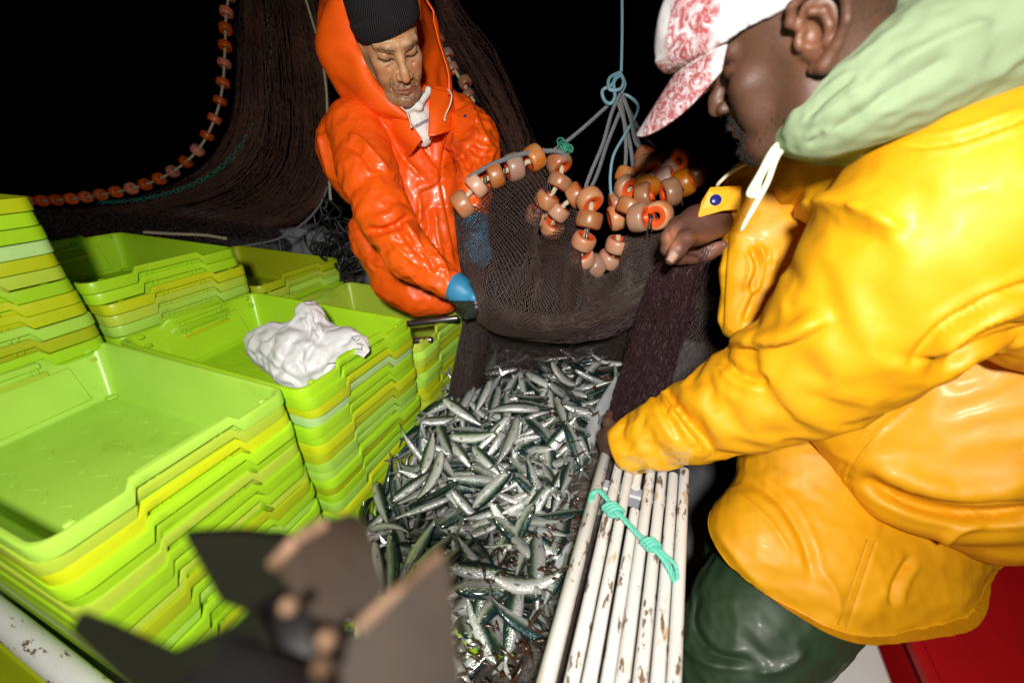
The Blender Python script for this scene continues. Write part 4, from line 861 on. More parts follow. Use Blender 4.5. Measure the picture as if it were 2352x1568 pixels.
# ------------------------------------------------------------------ the two men
def head_field(vx, ears=1.0, neck=0.20):
    """head in its own frame: x to the person's right, y forward, z up, origin between the ears"""
    f = Field((-0.115, -0.135, -0.21), (0.115, 0.150, 0.165), vx); S = (-1, 1)
    f.ell((0, -0.014, 0.048), (0.075, 0.098, 0.086), k=0.0)
    f.ell((0, 0.024, -0.020), (0.062, 0.066, 0.080), k=0.03)
    for s in S:
        f.chain([(s * 0.060, -0.006, -0.015), (s * 0.052, 0.002, -0.070), (s * 0.026, 0.060, -0.100), (0, 0.072, -0.102)], [0.014, 0.018, 0.017, 0.017], 0.03)
        f.ell((s * 0.040, 0.062, -0.016), (0.022, 0.018, 0.018), k=0.022)                     # cheek bones
        f.ell((s * 0.036, 0.062, -0.050), (0.020, 0.018, 0.024), k=0.02)
    f.ell((0, 0.074, -0.062), (0.030, 0.024, 0.028), k=0.02)                                   # muzzle
    f.ell((0, 0.080, -0.102), (0.017, 0.013, 0.014), k=0.014)                                  # chin
    f.chain([(-0.046, 0.066, 0.030), (-0.024, 0.080, 0.029), (0, 0.080, 0.026), (0.024, 0.080, 0.029), (0.046, 0.066, 0.030)], [0.009, 0.0105, 0.009, 0.0105, 0.009], 0.012)
    for s in S: f.ell((s * 0.032, 0.089, 0.008), (0.019, 0.012, 0.0125), k=0.010, op='s')       # sockets
    for s in S:
        f.ell((s * 0.0325, 0.0690, 0.010), (0.0165, 0.0150, 0.0135), k=0.004)                  # lids over the eye
        f.chain([(s * 0.019, 0.0805, 0.0035), (s * 0.028, 0.0845, 0.0010), (s * 0.038, 0.0825, 0.0015), (s * 0.048, 0.0745, 0.0055)], 0.0016, 0.002, 's')      # lid gap
        f.chain([(s * 0.017, 0.0790, 0.0180), (s * 0.030, 0.0835, 0.0205), (s * 0.046, 0.0740, 0.0180)], 0.0012, 0.002, 's')
        f.chain([(s * 0.018, 0.0815, -0.006), (s * 0.030, 0.0840, -0.0135), (s * 0.046, 0.0745, -0.012)], 0.0010, 0.006, 's')                                     # bags
    f.chain([(0, 0.081, 0.024), (0, 0.092, 0.006), (0, 0.106, -0.016), (0, 0.110, -0.028)], [0.0085, 0.0078, 0.0095, 0.0115], 0.010)                            # nose
    for s in S:
        f.ell((s * 0.0135, 0.0975, -0.0315), (0.0085, 0.011, 0.0082), k=0.006)
        f.ell((s * 0.0075, 0.104, -0.0405), (0.0042, 0.006, 0.0035), k=0.003, op='s')
        f.chain([(s * 0.021, 0.093, -0.028), (s * 0.030, 0.086, -0.046), (s * 0.033, 0.079, -0.066)], 0.0022, 0.008, 's')                                       # folds from nose to mouth
    f.chain([(-0.025, 0.084, -0.0665), (-0.010, 0.0965, -0.0600), (0, 0.0965, -0.0610), (0.010, 0.0965, -0.0600), (0.025, 0.084, -0.0665)], [0.003, 0.0058, 0.0052, 0.0058, 0.003], 0.004)
    f.chain([(-0.023, 0.0845, -0.0690), (0, 0.0945, -0.0735), (0.023, 0.0845, -0.0690)], [0.003, 0.0068, 0.003], 0.004)
    f.chain([(-0.027, 0.0860, -0.0675), (-0.010, 0.1010, -0.0665), (0.010, 0.1010, -0.0665), (0.027, 0.0860, -0.0675)], 0.0013, 0.002, 's')
    f.chain([(-0.012, 0.094, -0.085), (0.012, 0.094, -0.085)], 0.004, 0.008, 's')
    f.chain([(0, 0.098, -0.046), (0, 0.099, -0.054)], 0.0020, 0.005, 's')
    for s in S:                                                                                # ears
        c = np.array([s * 0.0775, -0.014, 0.0])
        if ears:
            e = ears; p = lambda x, y, z: c + np.array([s * x, y, z]) * e
            f.ell(p(0.001, -0.006, 0.002), np.array((0.009, 0.019, 0.028)) * e, k=0.008)
            hx = [p(0.004, 0.006, 0.008), p(0.008, 0.013, 0.020), p(0.011, 0.009, 0.031), p(0.014, -0.006, 0.035), p(0.017, -0.020, 0.029), p(0.018, -0.026, 0.015), p(0.016, -0.023, -0.002), p(0.011, -0.014, -0.016), p(0.008, -0.003, -0.027), p(0.004, 0.005, -0.026)]
            f.ell(p(0.006, -0.008, 0.010), np.array((0.006, 0.017, 0.022)) * e, k=0.004)
            f.ell(p(0.012, 0.000, 0.004), np.array((0.010, 0.0095, 0.0125)) * e, k=0.003, op='s')           # concha
            f.chain([p(0.013, -0.012, 0.026), p(0.015, -0.019, 0.012), p(0.013, -0.016, -0.004)], 0.0034 * e, 0.003, 's')
            f.chain([p(0.012, 0.002, 0.024), p(0.013, -0.008, 0.027)], 0.0034 * e, 0.003, 's')
            f.chain(hx, np.array([0.003, 0.0040, 0.0042, 0.0044, 0.0044, 0.0042, 0.0042, 0.0054, 0.0075, 0.005]) * e, 0.003)
            f.chain([p(0.011, -0.002, 0.019), p(0.012, -0.010, 0.014), p(0.011, -0.012, 0.001), p(0.009, -0.008, -0.011)], 0.0032 * e, 0.003)
            f.ell(p(0.006, 0.011, 0.000), np.array((0.0042, 0.004, 0.0068)) * e, k=0.004)              # tragus
    f.cone((0, -0.030, -0.055), (0, -0.030 - 0.15 * neck, -neck), 0.056, 0.056 + 0.03 * neck, 0.03)
    return f
def place(V, R, t, s=1.0): return t + s * (V @ R.T)
def yaw_frame(y, p, r):
    f = np.array([math.cos(p) * math.cos(y), math.cos(p) * math.sin(y), math.sin(p)]); rr = np.cross(f, [0, 0, 1]); rr /= np.linalg.norm(rr); u = np.cross(rr, f)
    return np.stack([rr * math.cos(r) + u * math.sin(r), f, u * math.cos(r) - rr * math.sin(r)], 1)
def vnoise(V, sc, seed=0, oct=3):
    o = Vector((seed * 3.7, seed * 1.9, seed * 5.1)); return np.array([mnoise.fractal(Vector(p) * sc + o, 1.0, 2.0, oct) for p in V])
def paint(col, w, c):
    w = np.clip(w, 0, 1)[:, None]; col[:, :3] = col[:, :3] * (1 - w) + np.array(c) * w
def blob(V, c, r): return np.exp(-(((V - np.array(c)) / np.array(r)) ** 2).sum(1))
def blobx(V, c, r):
    W = V.copy(); W[:, 0] = np.abs(W[:, 0]); return blob(W, c, r)
def skin_mat(name, rough, sss, bump):
    return mat(name, (.5, .5, .5), rough, attrcol='col', sss=sss, bump=bump, coat=0.05, coat_r=0.35)
M_skin1 = skin_mat('weathered_skin', 0.5, 0.12, [(150, 0.35, 0.0012), (600, 0.25, 0.0004)])
M_skin2 = skin_mat('dark_skin', 0.52, 0.05, [(200, 0.5, 0.0009), (700, 0.4, 0.0004)])
def vinyl(name, c, c2, rough=0.42, coat=0.16, bumps=None):
    return mat(name, c, rough, spec=0.5, coat=coat, coat_r=0.16, noise=(9, 0.5, c2), stain=[(5, 0.56, tuple(x * 0.72 for x in c2), 0.22), (95, 0.70, tuple(x * 0.45 for x in c2), 0.04)], bump=bumps or [(35, 0.10, 0.0025), (600, 0.14, 0.0004)])
M_orange = vinyl('orange_oilskin', (0.80, 0.098, 0.003), (0.70, 0.072, 0.003))
M_yellow = vinyl('yellow_oilskin', (0.72, 0.335, 0.001), (0.64, 0.275, 0.001), rough=0.56, coat=0.03, bumps=[(14, 0.16, 0.006), (60, 0.16, 0.0016), (600, 0.2, 0.0004)])
M_ygrime = mat('wet_dirty_yellow', (0.70, 0.36, 0.006), 0.2, coat=0.7, stain=(45, 0.52, (0.42, 0.32, 0.16), 0.12), bump=(60, 0.4, 0.003))
M_dgreen = vinyl('green_oilskin', (0.024, 0.052, 0.022), (0.016, 0.036, 0.016), rough=0.55, coat=0.05, bumps=[(40, 0.1, 0.002), (600, 0.16, 0.0004)])
M_hoodie = mat('sage_fleece', (0.225, 0.29, 0.175), 0.9, spec=0.15, noise=(14, 0.3, (0.19, 0.25, 0.145)), bump=[(35, 0.25, 0.004), (900, 0.25, 0.0005)])
M_hcord = mat('sage_cord', (0.50, 0.57, 0.42), 0.8, bump=(400, 0.4, 0.0008))
M_shirt = mat('white_shirt', (0.72, 0.71, 0.67), 0.8, attrcol='col', spec=0.2, bump=[(60, 0.3, 0.002), (800, 0.3, 0.0005)])
M_glove = mat('blue_glove', (0.030, 0.22, 0.42), 0.45, noise=(25, 0.5, (0.02, 0.13, 0.26)), bump=(180, 0.4, 0.0012))
M_gpalm = mat('black_glove_coat', (0.018, 0.020, 0.022), 0.35, bump=(250, 0.4, 0.001))
M_snap = mat('blue_snap', (0.008, 0.016, 0.16), 0.3)
M_hem = mat('pale_cord', (0.62, 0.55, 0.42), 0.6)

def ribbed(name, color, n):
    m = mat(name, color, 0.9, spec=0.15, noise=(40, 0.3, tuple(c * 0.7 for c in color))); nt = m.node_tree; L = nt.links.new
    a = nt.nodes.new('ShaderNodeAttribute'); a.attribute_name = 'rib'; q = nt.nodes.new('ShaderNodeMath'); q.operation = 'MULTIPLY'; q.inputs[1].default_value = n; L(a.outputs['Fac'], q.inputs[0])
    si = nt.nodes.new('ShaderNodeMath'); si.operation = 'SINE'; L(q.outputs[0], si.inputs[0]); b = nt.nodes.new('ShaderNodeBump'); b.inputs['Strength'].default_value = 0.9; b.inputs['Distance'].default_value = 0.003
    L(si.outputs[0], b.inputs['Height']); L(b.outputs[0], nt.nodes['Principled BSDF'].inputs['Normal']); return m
M_knit = ribbed('black_knit', (0.022, 0.020, 0.024), 60)
def col_of(V, c):
    a = np.ones((len(V), 4)); a[:, :3] = c; return a
def join(parts):
    V, Q, C, k = [], [], [], 0
    for v, q, c in parts: V.append(v); Q.append(q + k); C.append(c); k += len(v)
    return np.concatenate(V), np.concatenate(Q), np.concatenate(C)
def disc(mb, c, n, r, th=0.003, mi=0):
    mb.lathe([(0, th), (r * 0.75, th * 0.9), (r * 0.95, th * 0.45), (r, 0)], 20, R=frame(n), c=c, mi=mi)
def on_surface(V, Q, u, v):
    """the nearest surface point seen at a pixel, with its normal"""
    from mathutils.bvhtree import BVHTree
    key = id(V)
    if key not in on_surface.c: on_surface.c[key] = BVHTree.FromPolygons(V.tolist(), Q.tolist())
    d = Vector(P(u, v, 1.0) - CAM).normalized(); h, n, _, _ = on_surface.c[key].ray_cast(Vector(CAM), d)
    if h is None: return None, None
    n = np.array(n); n = n if n @ np.array(d) < 0 else -n; return np.array(h), n
on_surface.c = {}
def stitch(V, Q, px, r, lift=0.0004):
    pts = [on_surface(V, Q, *p) for p in spline(np.array(px, float), 8)]; return [h + n * lift for h, n in pts if h is not None]

# ================= the man in orange
man1 = empty('person', (-0.95, 1.30, 0.0)); tag(man1, 'man in orange hooded oilskin and black knit cap, looking down and holding the net', 'person')
HR, HT, HS = yaw_frame(-0.62, -0.645, -0.265), P(892.5, 90.5, 1.02), 1.02
def orange_head():
    f = head_field(0.0019, ears=0.0); V, Q = f.skin(1)
    N = normals(V, Q); W = V
    # weathered skin: furrows on brow, crow's feet, cheek lines
    D = np.zeros(len(V))
    for z0 in (0.044, 0.052): D -= 0.0009 * np.exp(-((W[:, 2] - z0 - 0.004 * np.cos(W[:, 0] * 60)) / 0.0016) ** 2) * (W[:, 1] > 0.05)
    D -= 0.0016 * np.exp(-((np.abs(W[:, 0]) - 0.006) / 0.0015) ** 2) * np.exp(-((W[:, 2] - 0.028) / 0.009) ** 2) * (W[:, 1] > 0.06)
    for a in (-0.5, 0.0, 0.5):
        s = (W[:, 2] - 0.006) - a * (np.abs(W[:, 0]) - 0.048); D -= 0.0009 * np.exp(-(s / 0.0013) ** 2) * np.clip((np.abs(W[:, 0]) - 0.046) / 0.006, 0, 1) * np.clip((0.066 - np.abs(W[:, 0])) / 0.01, 0, 1) * (W[:, 1] > 0.02)
    V = V + N * D[:, None]; C = col_of(V, (0.46, 0.255, 0.125)); n1 = vnoise(V, 45, 1); n2 = vnoise(V, 320, 2)
    paint(C, 0.5 * n1, (0.36, 0.15, 0.08)); paint(C, 0.55 * blobx(V, (0.042, 0.07, -0.02), (0.02, 0.03, 0.02)) + 0.5 * blob(V, (0, 0.11, -0.025), (0.014, 0.02, 0.018)), (0.46, 0.15, 0.085))
    paint(C, 0.6 * blobx(V, (0.032, 0.08, 0.012), (0.02, 0.02, 0.013)), (0.27, 0.125, 0.065))
    beard = np.clip((-0.040 - V[:, 2]) / 0.012, 0, 1) * np.clip((V[:, 1] + 0.01) / 0.02, 0, 1); beard = np.maximum(beard, np.clip((np.abs(V[:, 0]) - 0.052) / 0.008, 0, 1) * np.clip((0.0 - V[:, 2]) / 0.03, 0, 1) * (V[:, 1] > -0.01))
    beard *= 1 - 0.9 * blobx(V, (0.034, 0.075, -0.040), (0.012, 0.03, 0.012))
    paint(C, beard * np.clip(0.48 + 0.9 * n2, 0, 0.85), (0.085, 0.065, 0.052))
    paint(C, 0.75 * np.clip(blobx(V, (0.0, 0.092, -0.0505), (0.026, 0.02, 0.0065)) * 1.6, 0, 1) * np.clip(0.7 + n2, 0, 1), (0.075, 0.058, 0.048))
    paint(C, 1.3 * blob(V, (0, 0.098, -0.0655), (0.021, 0.014, 0.0062)), (0.40, 0.135, 0.105)); paint(C, 1.5 * blob(V, (0, 0.095, -0.0668), (0.025, 0.02, 0.0013)), (0.06, 0.02, 0.018))
    W = V.copy(); W[:, 0] = np.abs(W[:, 0])
    for c in ((0.016, 0.082, 0.0275), (0.026, 0.084, 0.0300), (0.036, 0.079, 0.0305), (0.046, 0.070, 0.028)): paint(C, 1.25 * blob(W, c, (0.0085, 0.020, 0.0046)) * np.clip(0.8 + n2, 0, 1), (0.050, 0.032, 0.022))
    for c in ((0.020, 0.081, 0.0030), (0.028, 0.0835, 0.0010), (0.036, 0.0825, 0.0010), (0.045, 0.076, 0.004)): paint(C, 1.8 * blob(W, c, (0.0066, 0.012, 0.0021)), (0.025, 0.015, 0.012))
    return place(V, HR, HT, HS), Q, C
hv, hq, hc = orange_head()
neck = place(np.array([[0, -0.055, -0.19]]), HR, HT, HS)[0]
def under_body(pts_list, c, vx=0.02):
    """the part of the body the clothes hide"""
    A = np.concatenate([np.array([p for p, r in ch]) for ch in pts_list]); f = Field(A.min(0) - 0.2, A.max(0) + 0.2, vx)
    for ch in pts_list: f.chain([p for p, r in ch], [r for p, r in ch], 0.04)
    V, Q = f.skin(1); return V, Q, col_of(V, c)
T1 = [P(960, 400, 1.30), P(985, 600, 1.45)]
bv_, bq_, bc_ = under_body([[(neck, .045), (T1[0], .06), (T1[1], .07)], [(P(800, 310, 1.20), .035), (P(878, 500, 1.15), .024), (P(945, 598, 1.13), .020), (P(1036, 652, 1.12), .022)], [(P(1055, 295, 1.27), .03), (P(1096, 360, 1.20), .024), (P(1090, 480, 1.15), .022)], [(P(800, 310, 1.20), .035), (T1[0], .05), (P(1055, 295, 1.27), .03)],
                            [(T1[1], .07), (np.array([-0.98, 1.36, 0.5]), .07), (np.array([-0.98, 1.36, 0.05]), .045)], [(T1[1], .07), (np.array([-0.78, 1.38, 0.5]), .07), (np.array([-0.78, 1.38, 0.05]), .045)]], (0.42, 0.22, 0.12))
obj('body', mesh_from('body', *join([(hv, hq, hc), (bv_, bq_, bc_)])[:2], M_skin1, attrs={'col': join([(hv, hq, hc), (bv_, bq_, bc_)])[2]}), man1)

def knit_cap():
    f = Field((-0.12, -0.15, -0.06), (0.12, 0.13, 0.19), 0.0028)
    f.ell((0, -0.016, 0.058), (0.082, 0.106, 0.098), k=0); f.ell((0, -0.055, 0.105), (0.06, 0.07, 0.062), k=0.03)
    f.half((0, 0.083, 0.056), (-0.28, 0.45, -1.0), 0.004)
    g_ = Field((-0.12, -0.15, -0.06), (0.12, 0.13, 0.19), 0.0028); g_.ell((0, -0.016, 0.058), (0.0875, 0.1115, 0.104), k=0); g_.half((0, 0.083, 0.056), (-0.28, 0.45, -1.0), 0.004); g_.half((0, 0.083, 0.104), (0.28, -0.45, 1.0), 0.006)
    f._op((slice(None),) * 3, g_.f, 0.002, 'u')
    V, Q = f.skin(1); rib = np.arctan2(V[:, 0], V[:, 1] + 0.016); return place(V, HR, HT, HS), Q, rib
v_, q_, rib = knit_cap(); obj('knit_cap', mesh_from('knit_cap', v_, q_, M_knit, attrs={'rib': rib * 2.0}), man1)

def shell(name, ctrl, nu, nv, th, m, parent, fl=None, grow=0.02, nsc=9, noise=0.008, seed=1, lim=0.012):
    S = sheet([PP(r) for r in ctrl], nu, nv); V = S.reshape(-1, 3); idx = np.arange(nu * nv).reshape(nv, nu)
    Q = np.stack([idx[:-1, :-1], idx[:-1, 1:], idx[1:, 1:], idx[1:, :-1]], -1).reshape(-1, 4)
    N = normals(V, Q)
    if (N * (CAM - V)).sum() < 0: Q = Q[:, ::-1]
    if grow: V = cloth(V, Q, grow, None, 0.0, 120, 1.0, -lim, lim, seed, noise, nsc, low=24)
    V, Q = subdiv(V, Q); V, Q = subdiv(V, Q)
    if fl: V = folds(V, Q, fl)
    o = obj(name, mesh_from(name, V, Q, m), parent); md = o.modifiers.new('thick', 'SOLIDIFY'); md.thickness = th; md.offset = -1; return o
hood = [[(940, 264, 1.115), (900, 228, 1.085), (862, 183, 1.045), (833, 132, 1.005), (803, 60, .985), (788, -20, .975), (800, -120, .97), (880, -190, .98), (945, -120, 1.01), (972, -20, 1.04), (992, 45, 1.065), (1012, 105, 1.085), (1028, 170, 1.11), (1034, 216, 1.13)],
        [(937, 270, 1.112), (893, 235, 1.08), (850, 190, 1.04), (820, 137, 1.005), (785, 60, .985), (768, -20, .98), (785, -130, .98), (880, -205, .99), (955, -130, 1.02), (976, -20, 1.05), (996, 45, 1.075), (1016, 105, 1.095), (1032, 170, 1.12), (1037, 218, 1.135)],
        [(930, 278, 1.125), (870, 250, 1.10), (794, 196, 1.07), (752, 145, 1.045), (733, 108, 1.03), (741, 5, 1.03), (760, -140, 1.03), (880, -225, 1.04), (965, -140, 1.06), (972, -20, 1.10), (990, 45, 1.13), (1010, 105, 1.15), (1026, 175, 1.165), (1034, 224, 1.17)],
        [(930, 290, 1.16), (865, 268, 1.15), (795, 230, 1.14), (756, 160, 1.12), (738, 108, 1.11), (744, 0, 1.11), (780, -140, 1.11), (880, -200, 1.12), (950, -130, 1.15), (958, -20, 1.18), (970, 50, 1.20), (985, 110, 1.21), (1000, 180, 1.22), (1016, 235, 1.21)],
        [(940, 300, 1.22), (880, 290, 1.23), (820, 250, 1.25), (790, 180, 1.25), (775, 100, 1.25), (785, -20, 1.25), (820, -120, 1.25), (880, -150, 1.25), (915, -100, 1.26), (920, -20, 1.28), (935, 60, 1.28), (950, 120, 1.28), (965, 190, 1.27), (985, 250, 1.25)]]
shell('hood', hood, 46, 14, 0.004, M_orange, man1, [('ridge', [(757, 60), (790, 115), (850, 190)], 6, 0.005), ('crease', [(742, 100), (800, 165), (880, 235)], 6, 0.008), ('ridge', [(738, 112), (790, 100), (806, 90)], 5, 0.006), ('crease', [(780, 0), (775, 60), (765, 110)], 5, 0.006), ('seam', [(790, 20), (835, 125), (900, 215)], 3, 0.0016)], grow=0.03, noise=0.010)
shell('lapel', [[(990, 200, 1.135), (986, 250, 1.118), (984, 312, 1.120)], [(1005, 205, 1.135), (1005, 255, 1.120), (1004, 310, 1.125)], [(1030, 212, 1.15), (1032, 255, 1.15), (1030, 302, 1.155)], [(1045, 216, 1.19), (1048, 258, 1.19), (1045, 300, 1.19)]], 9, 7, 0.003, M_orange, man1, grow=0.012, noise=0.003)
shell('lapel', [[(918, 250, 1.115), (945, 285, 1.118), (968, 318, 1.122)], [(905, 255, 1.118), (930, 295, 1.122), (960, 330, 1.128)], [(890, 262, 1.135), (915, 310, 1.145), (950, 345, 1.15)], [(875, 270, 1.18), (900, 320, 1.19), (940, 360, 1.19)]], 9, 7, 0.003, M_orange, man1, grow=0.012, noise=0.003)
def orange_jacket():
    B0, B1 = np.array([-1.32, 0.83, 0.64]), np.array([-0.34, 1.64, 1.64]); dn = np.array([0.1, -0.1, -1.0])
    f = Field(B0, B1, 0.017)                                       # body
    f.chain(PP([(806, 335, 1.25), (900, 325, 1.29), (1020, 300, 1.31)]), [0.104, 0.125, 0.098], 0.03)
    f.chain(PP([(890, 262, 1.19), (960, 255, 1.22), (1025, 245, 1.22)]), [0.060, 0.06, 0.055], 0.05)
    f.chain(PP([(830, 400, 1.30), (965, 440, 1.34), (1010, 440, 1.34)]), [0.100, 0.12, 0.085], 0.06)
    f.chain(PP([(880, 545, 1.36), (965, 540, 1.38), (1010, 530, 1.36)]), [0.112, 0.13, 0.085], 0.06)
    f.chain(PP([(925, 622, 1.36), (980, 640, 1.36), (1018, 635, 1.34)]), [0.113, 0.110, 0.075], 0.06)
    f.chain(PP([(895, 660, 1.34), (955, 688, 1.31), (1020, 690, 1.30), (1042, 670, 1.30)]), [0.035, 0.03, 0.03, 0.03], 0.06)
    f.chain(PP([(938, 215, 1.10), (952, 258, 1.125), (974, 312, 1.15)]), [0.066, 0.042, 0.014], 0.01, 's')
    b = garment(f, 160, np.array([0.5, 0.5, -0.7]), 0.04, 0.018, seed=11, noise=0.012, nsc=6, low=34, lim=0.022, mask=lambda V: np.full(len(V), 0.75), fine=0.001, fl=[('step', [(935, 252), (952, 309), (990, 370), (1014, 404)], 6, 0.008), ('step', [(1016, 402), (995, 427), (957, 444)], 6, 0.006), ('crease', [(966, 311), (990, 316), (1028, 300), (1036, 278)], 4, 0.005), ('step', [(1030, 300), (1016, 350), (1010, 413), (1030, 520), (1050, 620)], 5, 0.006), ('seam', [(1014, 387), (1045, 372), (1073, 363)], 3, 0.003),
                     ('ridge', [(812, 205), (838, 266), (876, 342), (885, 378)], 6, 0.012), ('crease', [(795, 215), (815, 275), (845, 340)], 8, 0.008), ('ridge', [(855, 245), (890, 295), (935, 375), (985, 420)], 6, 0.014), ('crease', [(845, 262), (878, 320), (915, 390)], 7, 0.010),
                     ('ridge', [(960, 440), (965, 480), (962, 520)], 6, 0.010), ('crease', [(975, 470), (985, 520), (970, 560)], 7, 0.010), ('ridge', [(1000, 470), (1005, 540), (1020, 610)], 6, 0.008), ('crease', [(770, 440), (800, 530), (850, 620)], 7, 0.010), ('ridge', [(790, 480), (825, 570), (875, 640)], 6, 0.010), ('ridge', [(850, 600), (890, 615), (925, 655)], 6, 0.010), ('ridge', [(730, 300), (748, 370), (765, 425)], 6, 0.010)])
    f = Field(B0, B1, 0.015)                                       # sleeve nearest the crates
    f.chain(PP([(822, 300, 1.17), (846, 400, 1.135), (880, 488, 1.112)]), [0.090, 0.078, 0.076], 0.04)
    f.chain(PP([(880, 488, 1.112), (940, 588, 1.10), (1032, 652, 1.115)]), [0.074, 0.064, 0.047], 0.02)
    f.ell(P(872, 522, 1.125), 0.046, k=0.02)
    ax = P(1032, 652, 1.115) - P(822, 300, 1.17)
    a1 = garment(f, 160, ax, 0.06, 0.022, seed=12, noise=0.010, nsc=9, low=26, lim=0.022, mask=lambda V: np.clip((1.52 - V[:, 2]) / 0.30, 0.35, 1), fl0=[('crease', [(838, 525), (870, 530), (905, 520), (945, 494)], 10, 0.020), ('ridge', [(850, 500), (885, 498), (925, 470)], 10, 0.010)], fl=[('crease', [(838, 525), (870, 530), (905, 520), (945, 494)], 6, 0.012), ('ridge', [(793, 306), (828, 322), (876, 376), (900, 400)], 6, 0.012), ('crease', [(785, 330), (825, 348), (865, 400)], 7, 0.009),
                     ('crease', [(905, 400), (935, 430), (955, 468)], 7, 0.012), ('step', [(1000, 600), (930, 530), (915, 500)], 6, 0.008), ('crease', [(915, 515), (945, 560), (985, 605)], 6, 0.010), ('ridge', [(890, 540), (930, 585), (975, 618)], 6, 0.008), ('ridge', [(975, 560), (1015, 600), (1035, 650)], 5, 0.008), ('crease', [(955, 540), (985, 585), (1005, 635)], 6, 0.009)])
    a1 = (snap(a1[0], P(1046, 664, 1.115), P(1046, 664, 1.115) - P(985, 615, 1.11)), a1[1])
    f = Field(B0, B1, 0.015)                                       # the other sleeve
    f.chain(PP([(1045, 282, 1.27), (1085, 318, 1.23), (1098, 355, 1.19)]), [0.085, 0.072, 0.062], 0.04)
    f.chain(PP([(1098, 355, 1.19), (1090, 430, 1.16), (1088, 480, 1.14)]), [0.062, 0.054, 0.046], 0.02)
    a2 = garment(f, 160, dn, 0.08, 0.030, seed=13, noise=0.010, nsc=9, low=26, lim=0.02, fl=[('ridge', [(1085, 250), (1105, 300), (1130, 340)], 6, 0.010), ('crease', [(1075, 330), (1100, 352), (1135, 352)], 6, 0.012), ('crease', [(1050, 340), (1075, 380), (1085, 420)], 6, 0.010), ('ridge', [(1065, 215), (1090, 270), (1095, 330)], 6, 0.010)])
    k1, k2 = len(b[0]), len(b[0]) + len(a1[0])
    return np.concatenate([b[0], a1[0], a2[0]]), np.concatenate([b[1], a1[1] + k1, a2[1] + k2])
jv, jq = orange_jacket(); jo = obj('jacket', mesh_from('jacket', jv, jq, M_orange), man1)
mb = MB()
for (u, v) in ((936, 309), (1079, 276)):
    h, n = on_surface(jv, jq, u, v)
    if h is not None: disc(mb, h, n, 0.0062)
if mb.n: obj('snap_button', mb.mesh('snap_button', M_snap), jo)
mb = MB(); fp = [on_surface(jv, jq, u, v) for (u, v) in ((1036, 262), (1086, 246), (1092, 284), (1050, 308))]
if all(h is not None for h, n in fp):
    a = [h + n * 0.004 for h, n in fp]; n = sum(n for h, n in fp); n /= np.linalg.norm(n); mb.add(np.array(a + [x - n * 0.006 for x in a]), [(0, 1, 2, 3), (7, 6, 5, 4), (0, 4, 5, 1), (1, 5, 6, 2), (2, 6, 7, 3), (3, 7, 4, 0)]); disc(mb, a[0] * .25 + a[1] * .3 + a[2] * .3 + a[3] * .15 + n * .0005, n, 0.006, mi=1)
    o = obj('pocket_flap', mb.mesh('pocket_flap', [M_orange, M_snap], False), jo)
mb = MB()
for px in ([(1016, 404), (995, 428), (957, 446)], [(1014, 387), (1045, 372), (1073, 363)], [(1030, 302), (1016, 350), (1010, 410)], [(966, 313), (990, 318), (1028, 302)]):
    q = stitch(jv, jq, px, .001)
    if len(q) > 3: mb.tube(q, 0.0009, 4)
M_seam = mat('dark_orange_seam', (0.28, 0.03, 0.004), 0.6)
if mb.n: obj('seam', mb.mesh('seam', M_seam), jo)
def shirt():
    f = Field(P(950, 270, 1.12) - 0.2, P(950, 270, 1.12) + 0.2, 0.0035)
    f.chain(PP([(928, 225, 1.17), (950, 262, 1.185), (970, 312, 1.185)]), [0.062, 0.048, 0.030], 0.02)
    f.chain(PP([(898, 226, 1.125), (930, 250, 1.13), (962, 244, 1.13), (984, 208, 1.14)]), [0.010, 0.010, 0.010, 0.010], 0.014)
    V, Q = f.skin(2); V = jitter(V, Q, 0.003, 30, 6); V = folds(V, Q, [('crease', [(950, 250), (958, 280), (968, 310)], 3, 0.003), ('ridge', [(940, 265), (950, 300)], 4, 0.002)])
    C = col_of(V, (0.70, 0.69, 0.65)); u, v, d = proj(V)
    for (a, b, c_, d_) in ((950, 288, 968, 297), (968, 279, 984, 288)):
        m = (u > a) & (u < c_) & (v - (u - a) * -0.45 > b) & (v - (u - a) * -0.45 < d_); C[m, :3] = (0.22, 0.21, 0.24)
    m = (u > 958) & (u < 976) & (np.abs((v - 215) + (u - 967) * 1.4) < 9) & (v > 198); C[m, :3] = (0.20, 0.24, 0.32)
    return V, Q, C
sv, sq, sc_ = shirt(); obj('shirt', mesh_from('shirt', sv, sq, M_shirt, attrs={'col': sc_}), man1)
mb = MB(); mb.tube(spline(PP([(921, 246, 1.085), (934, 258, 1.085), (940, 272, 1.09), (944, 285, 1.09)]), 6), 0.0022, 6); mb.tube(spline(PP([(1028, 205, 1.12), (1037, 218, 1.115), (1034, 240, 1.12), (1024, 262, 1.13), (1022, 270, 1.13)]), 6), 0.0022, 6)
for p in ((944, 287, 1.09), (1021, 271, 1.13)): mb.tube([P(*p), P(p[0] + 1, p[1] + 7, p[2])], [0.0034, 0.0028], 6)
obj('draw_cord', mb.mesh('draw_cord', M_hem), man1)
def glove(chains, c, half=0.17):
    c = P(*c); f = Field(c - half, c + half, 0.003)
    for pts, rs, k in chains: f.chain(PP(pts), rs, k)
    V, Q = f.skin(2); return V, Q
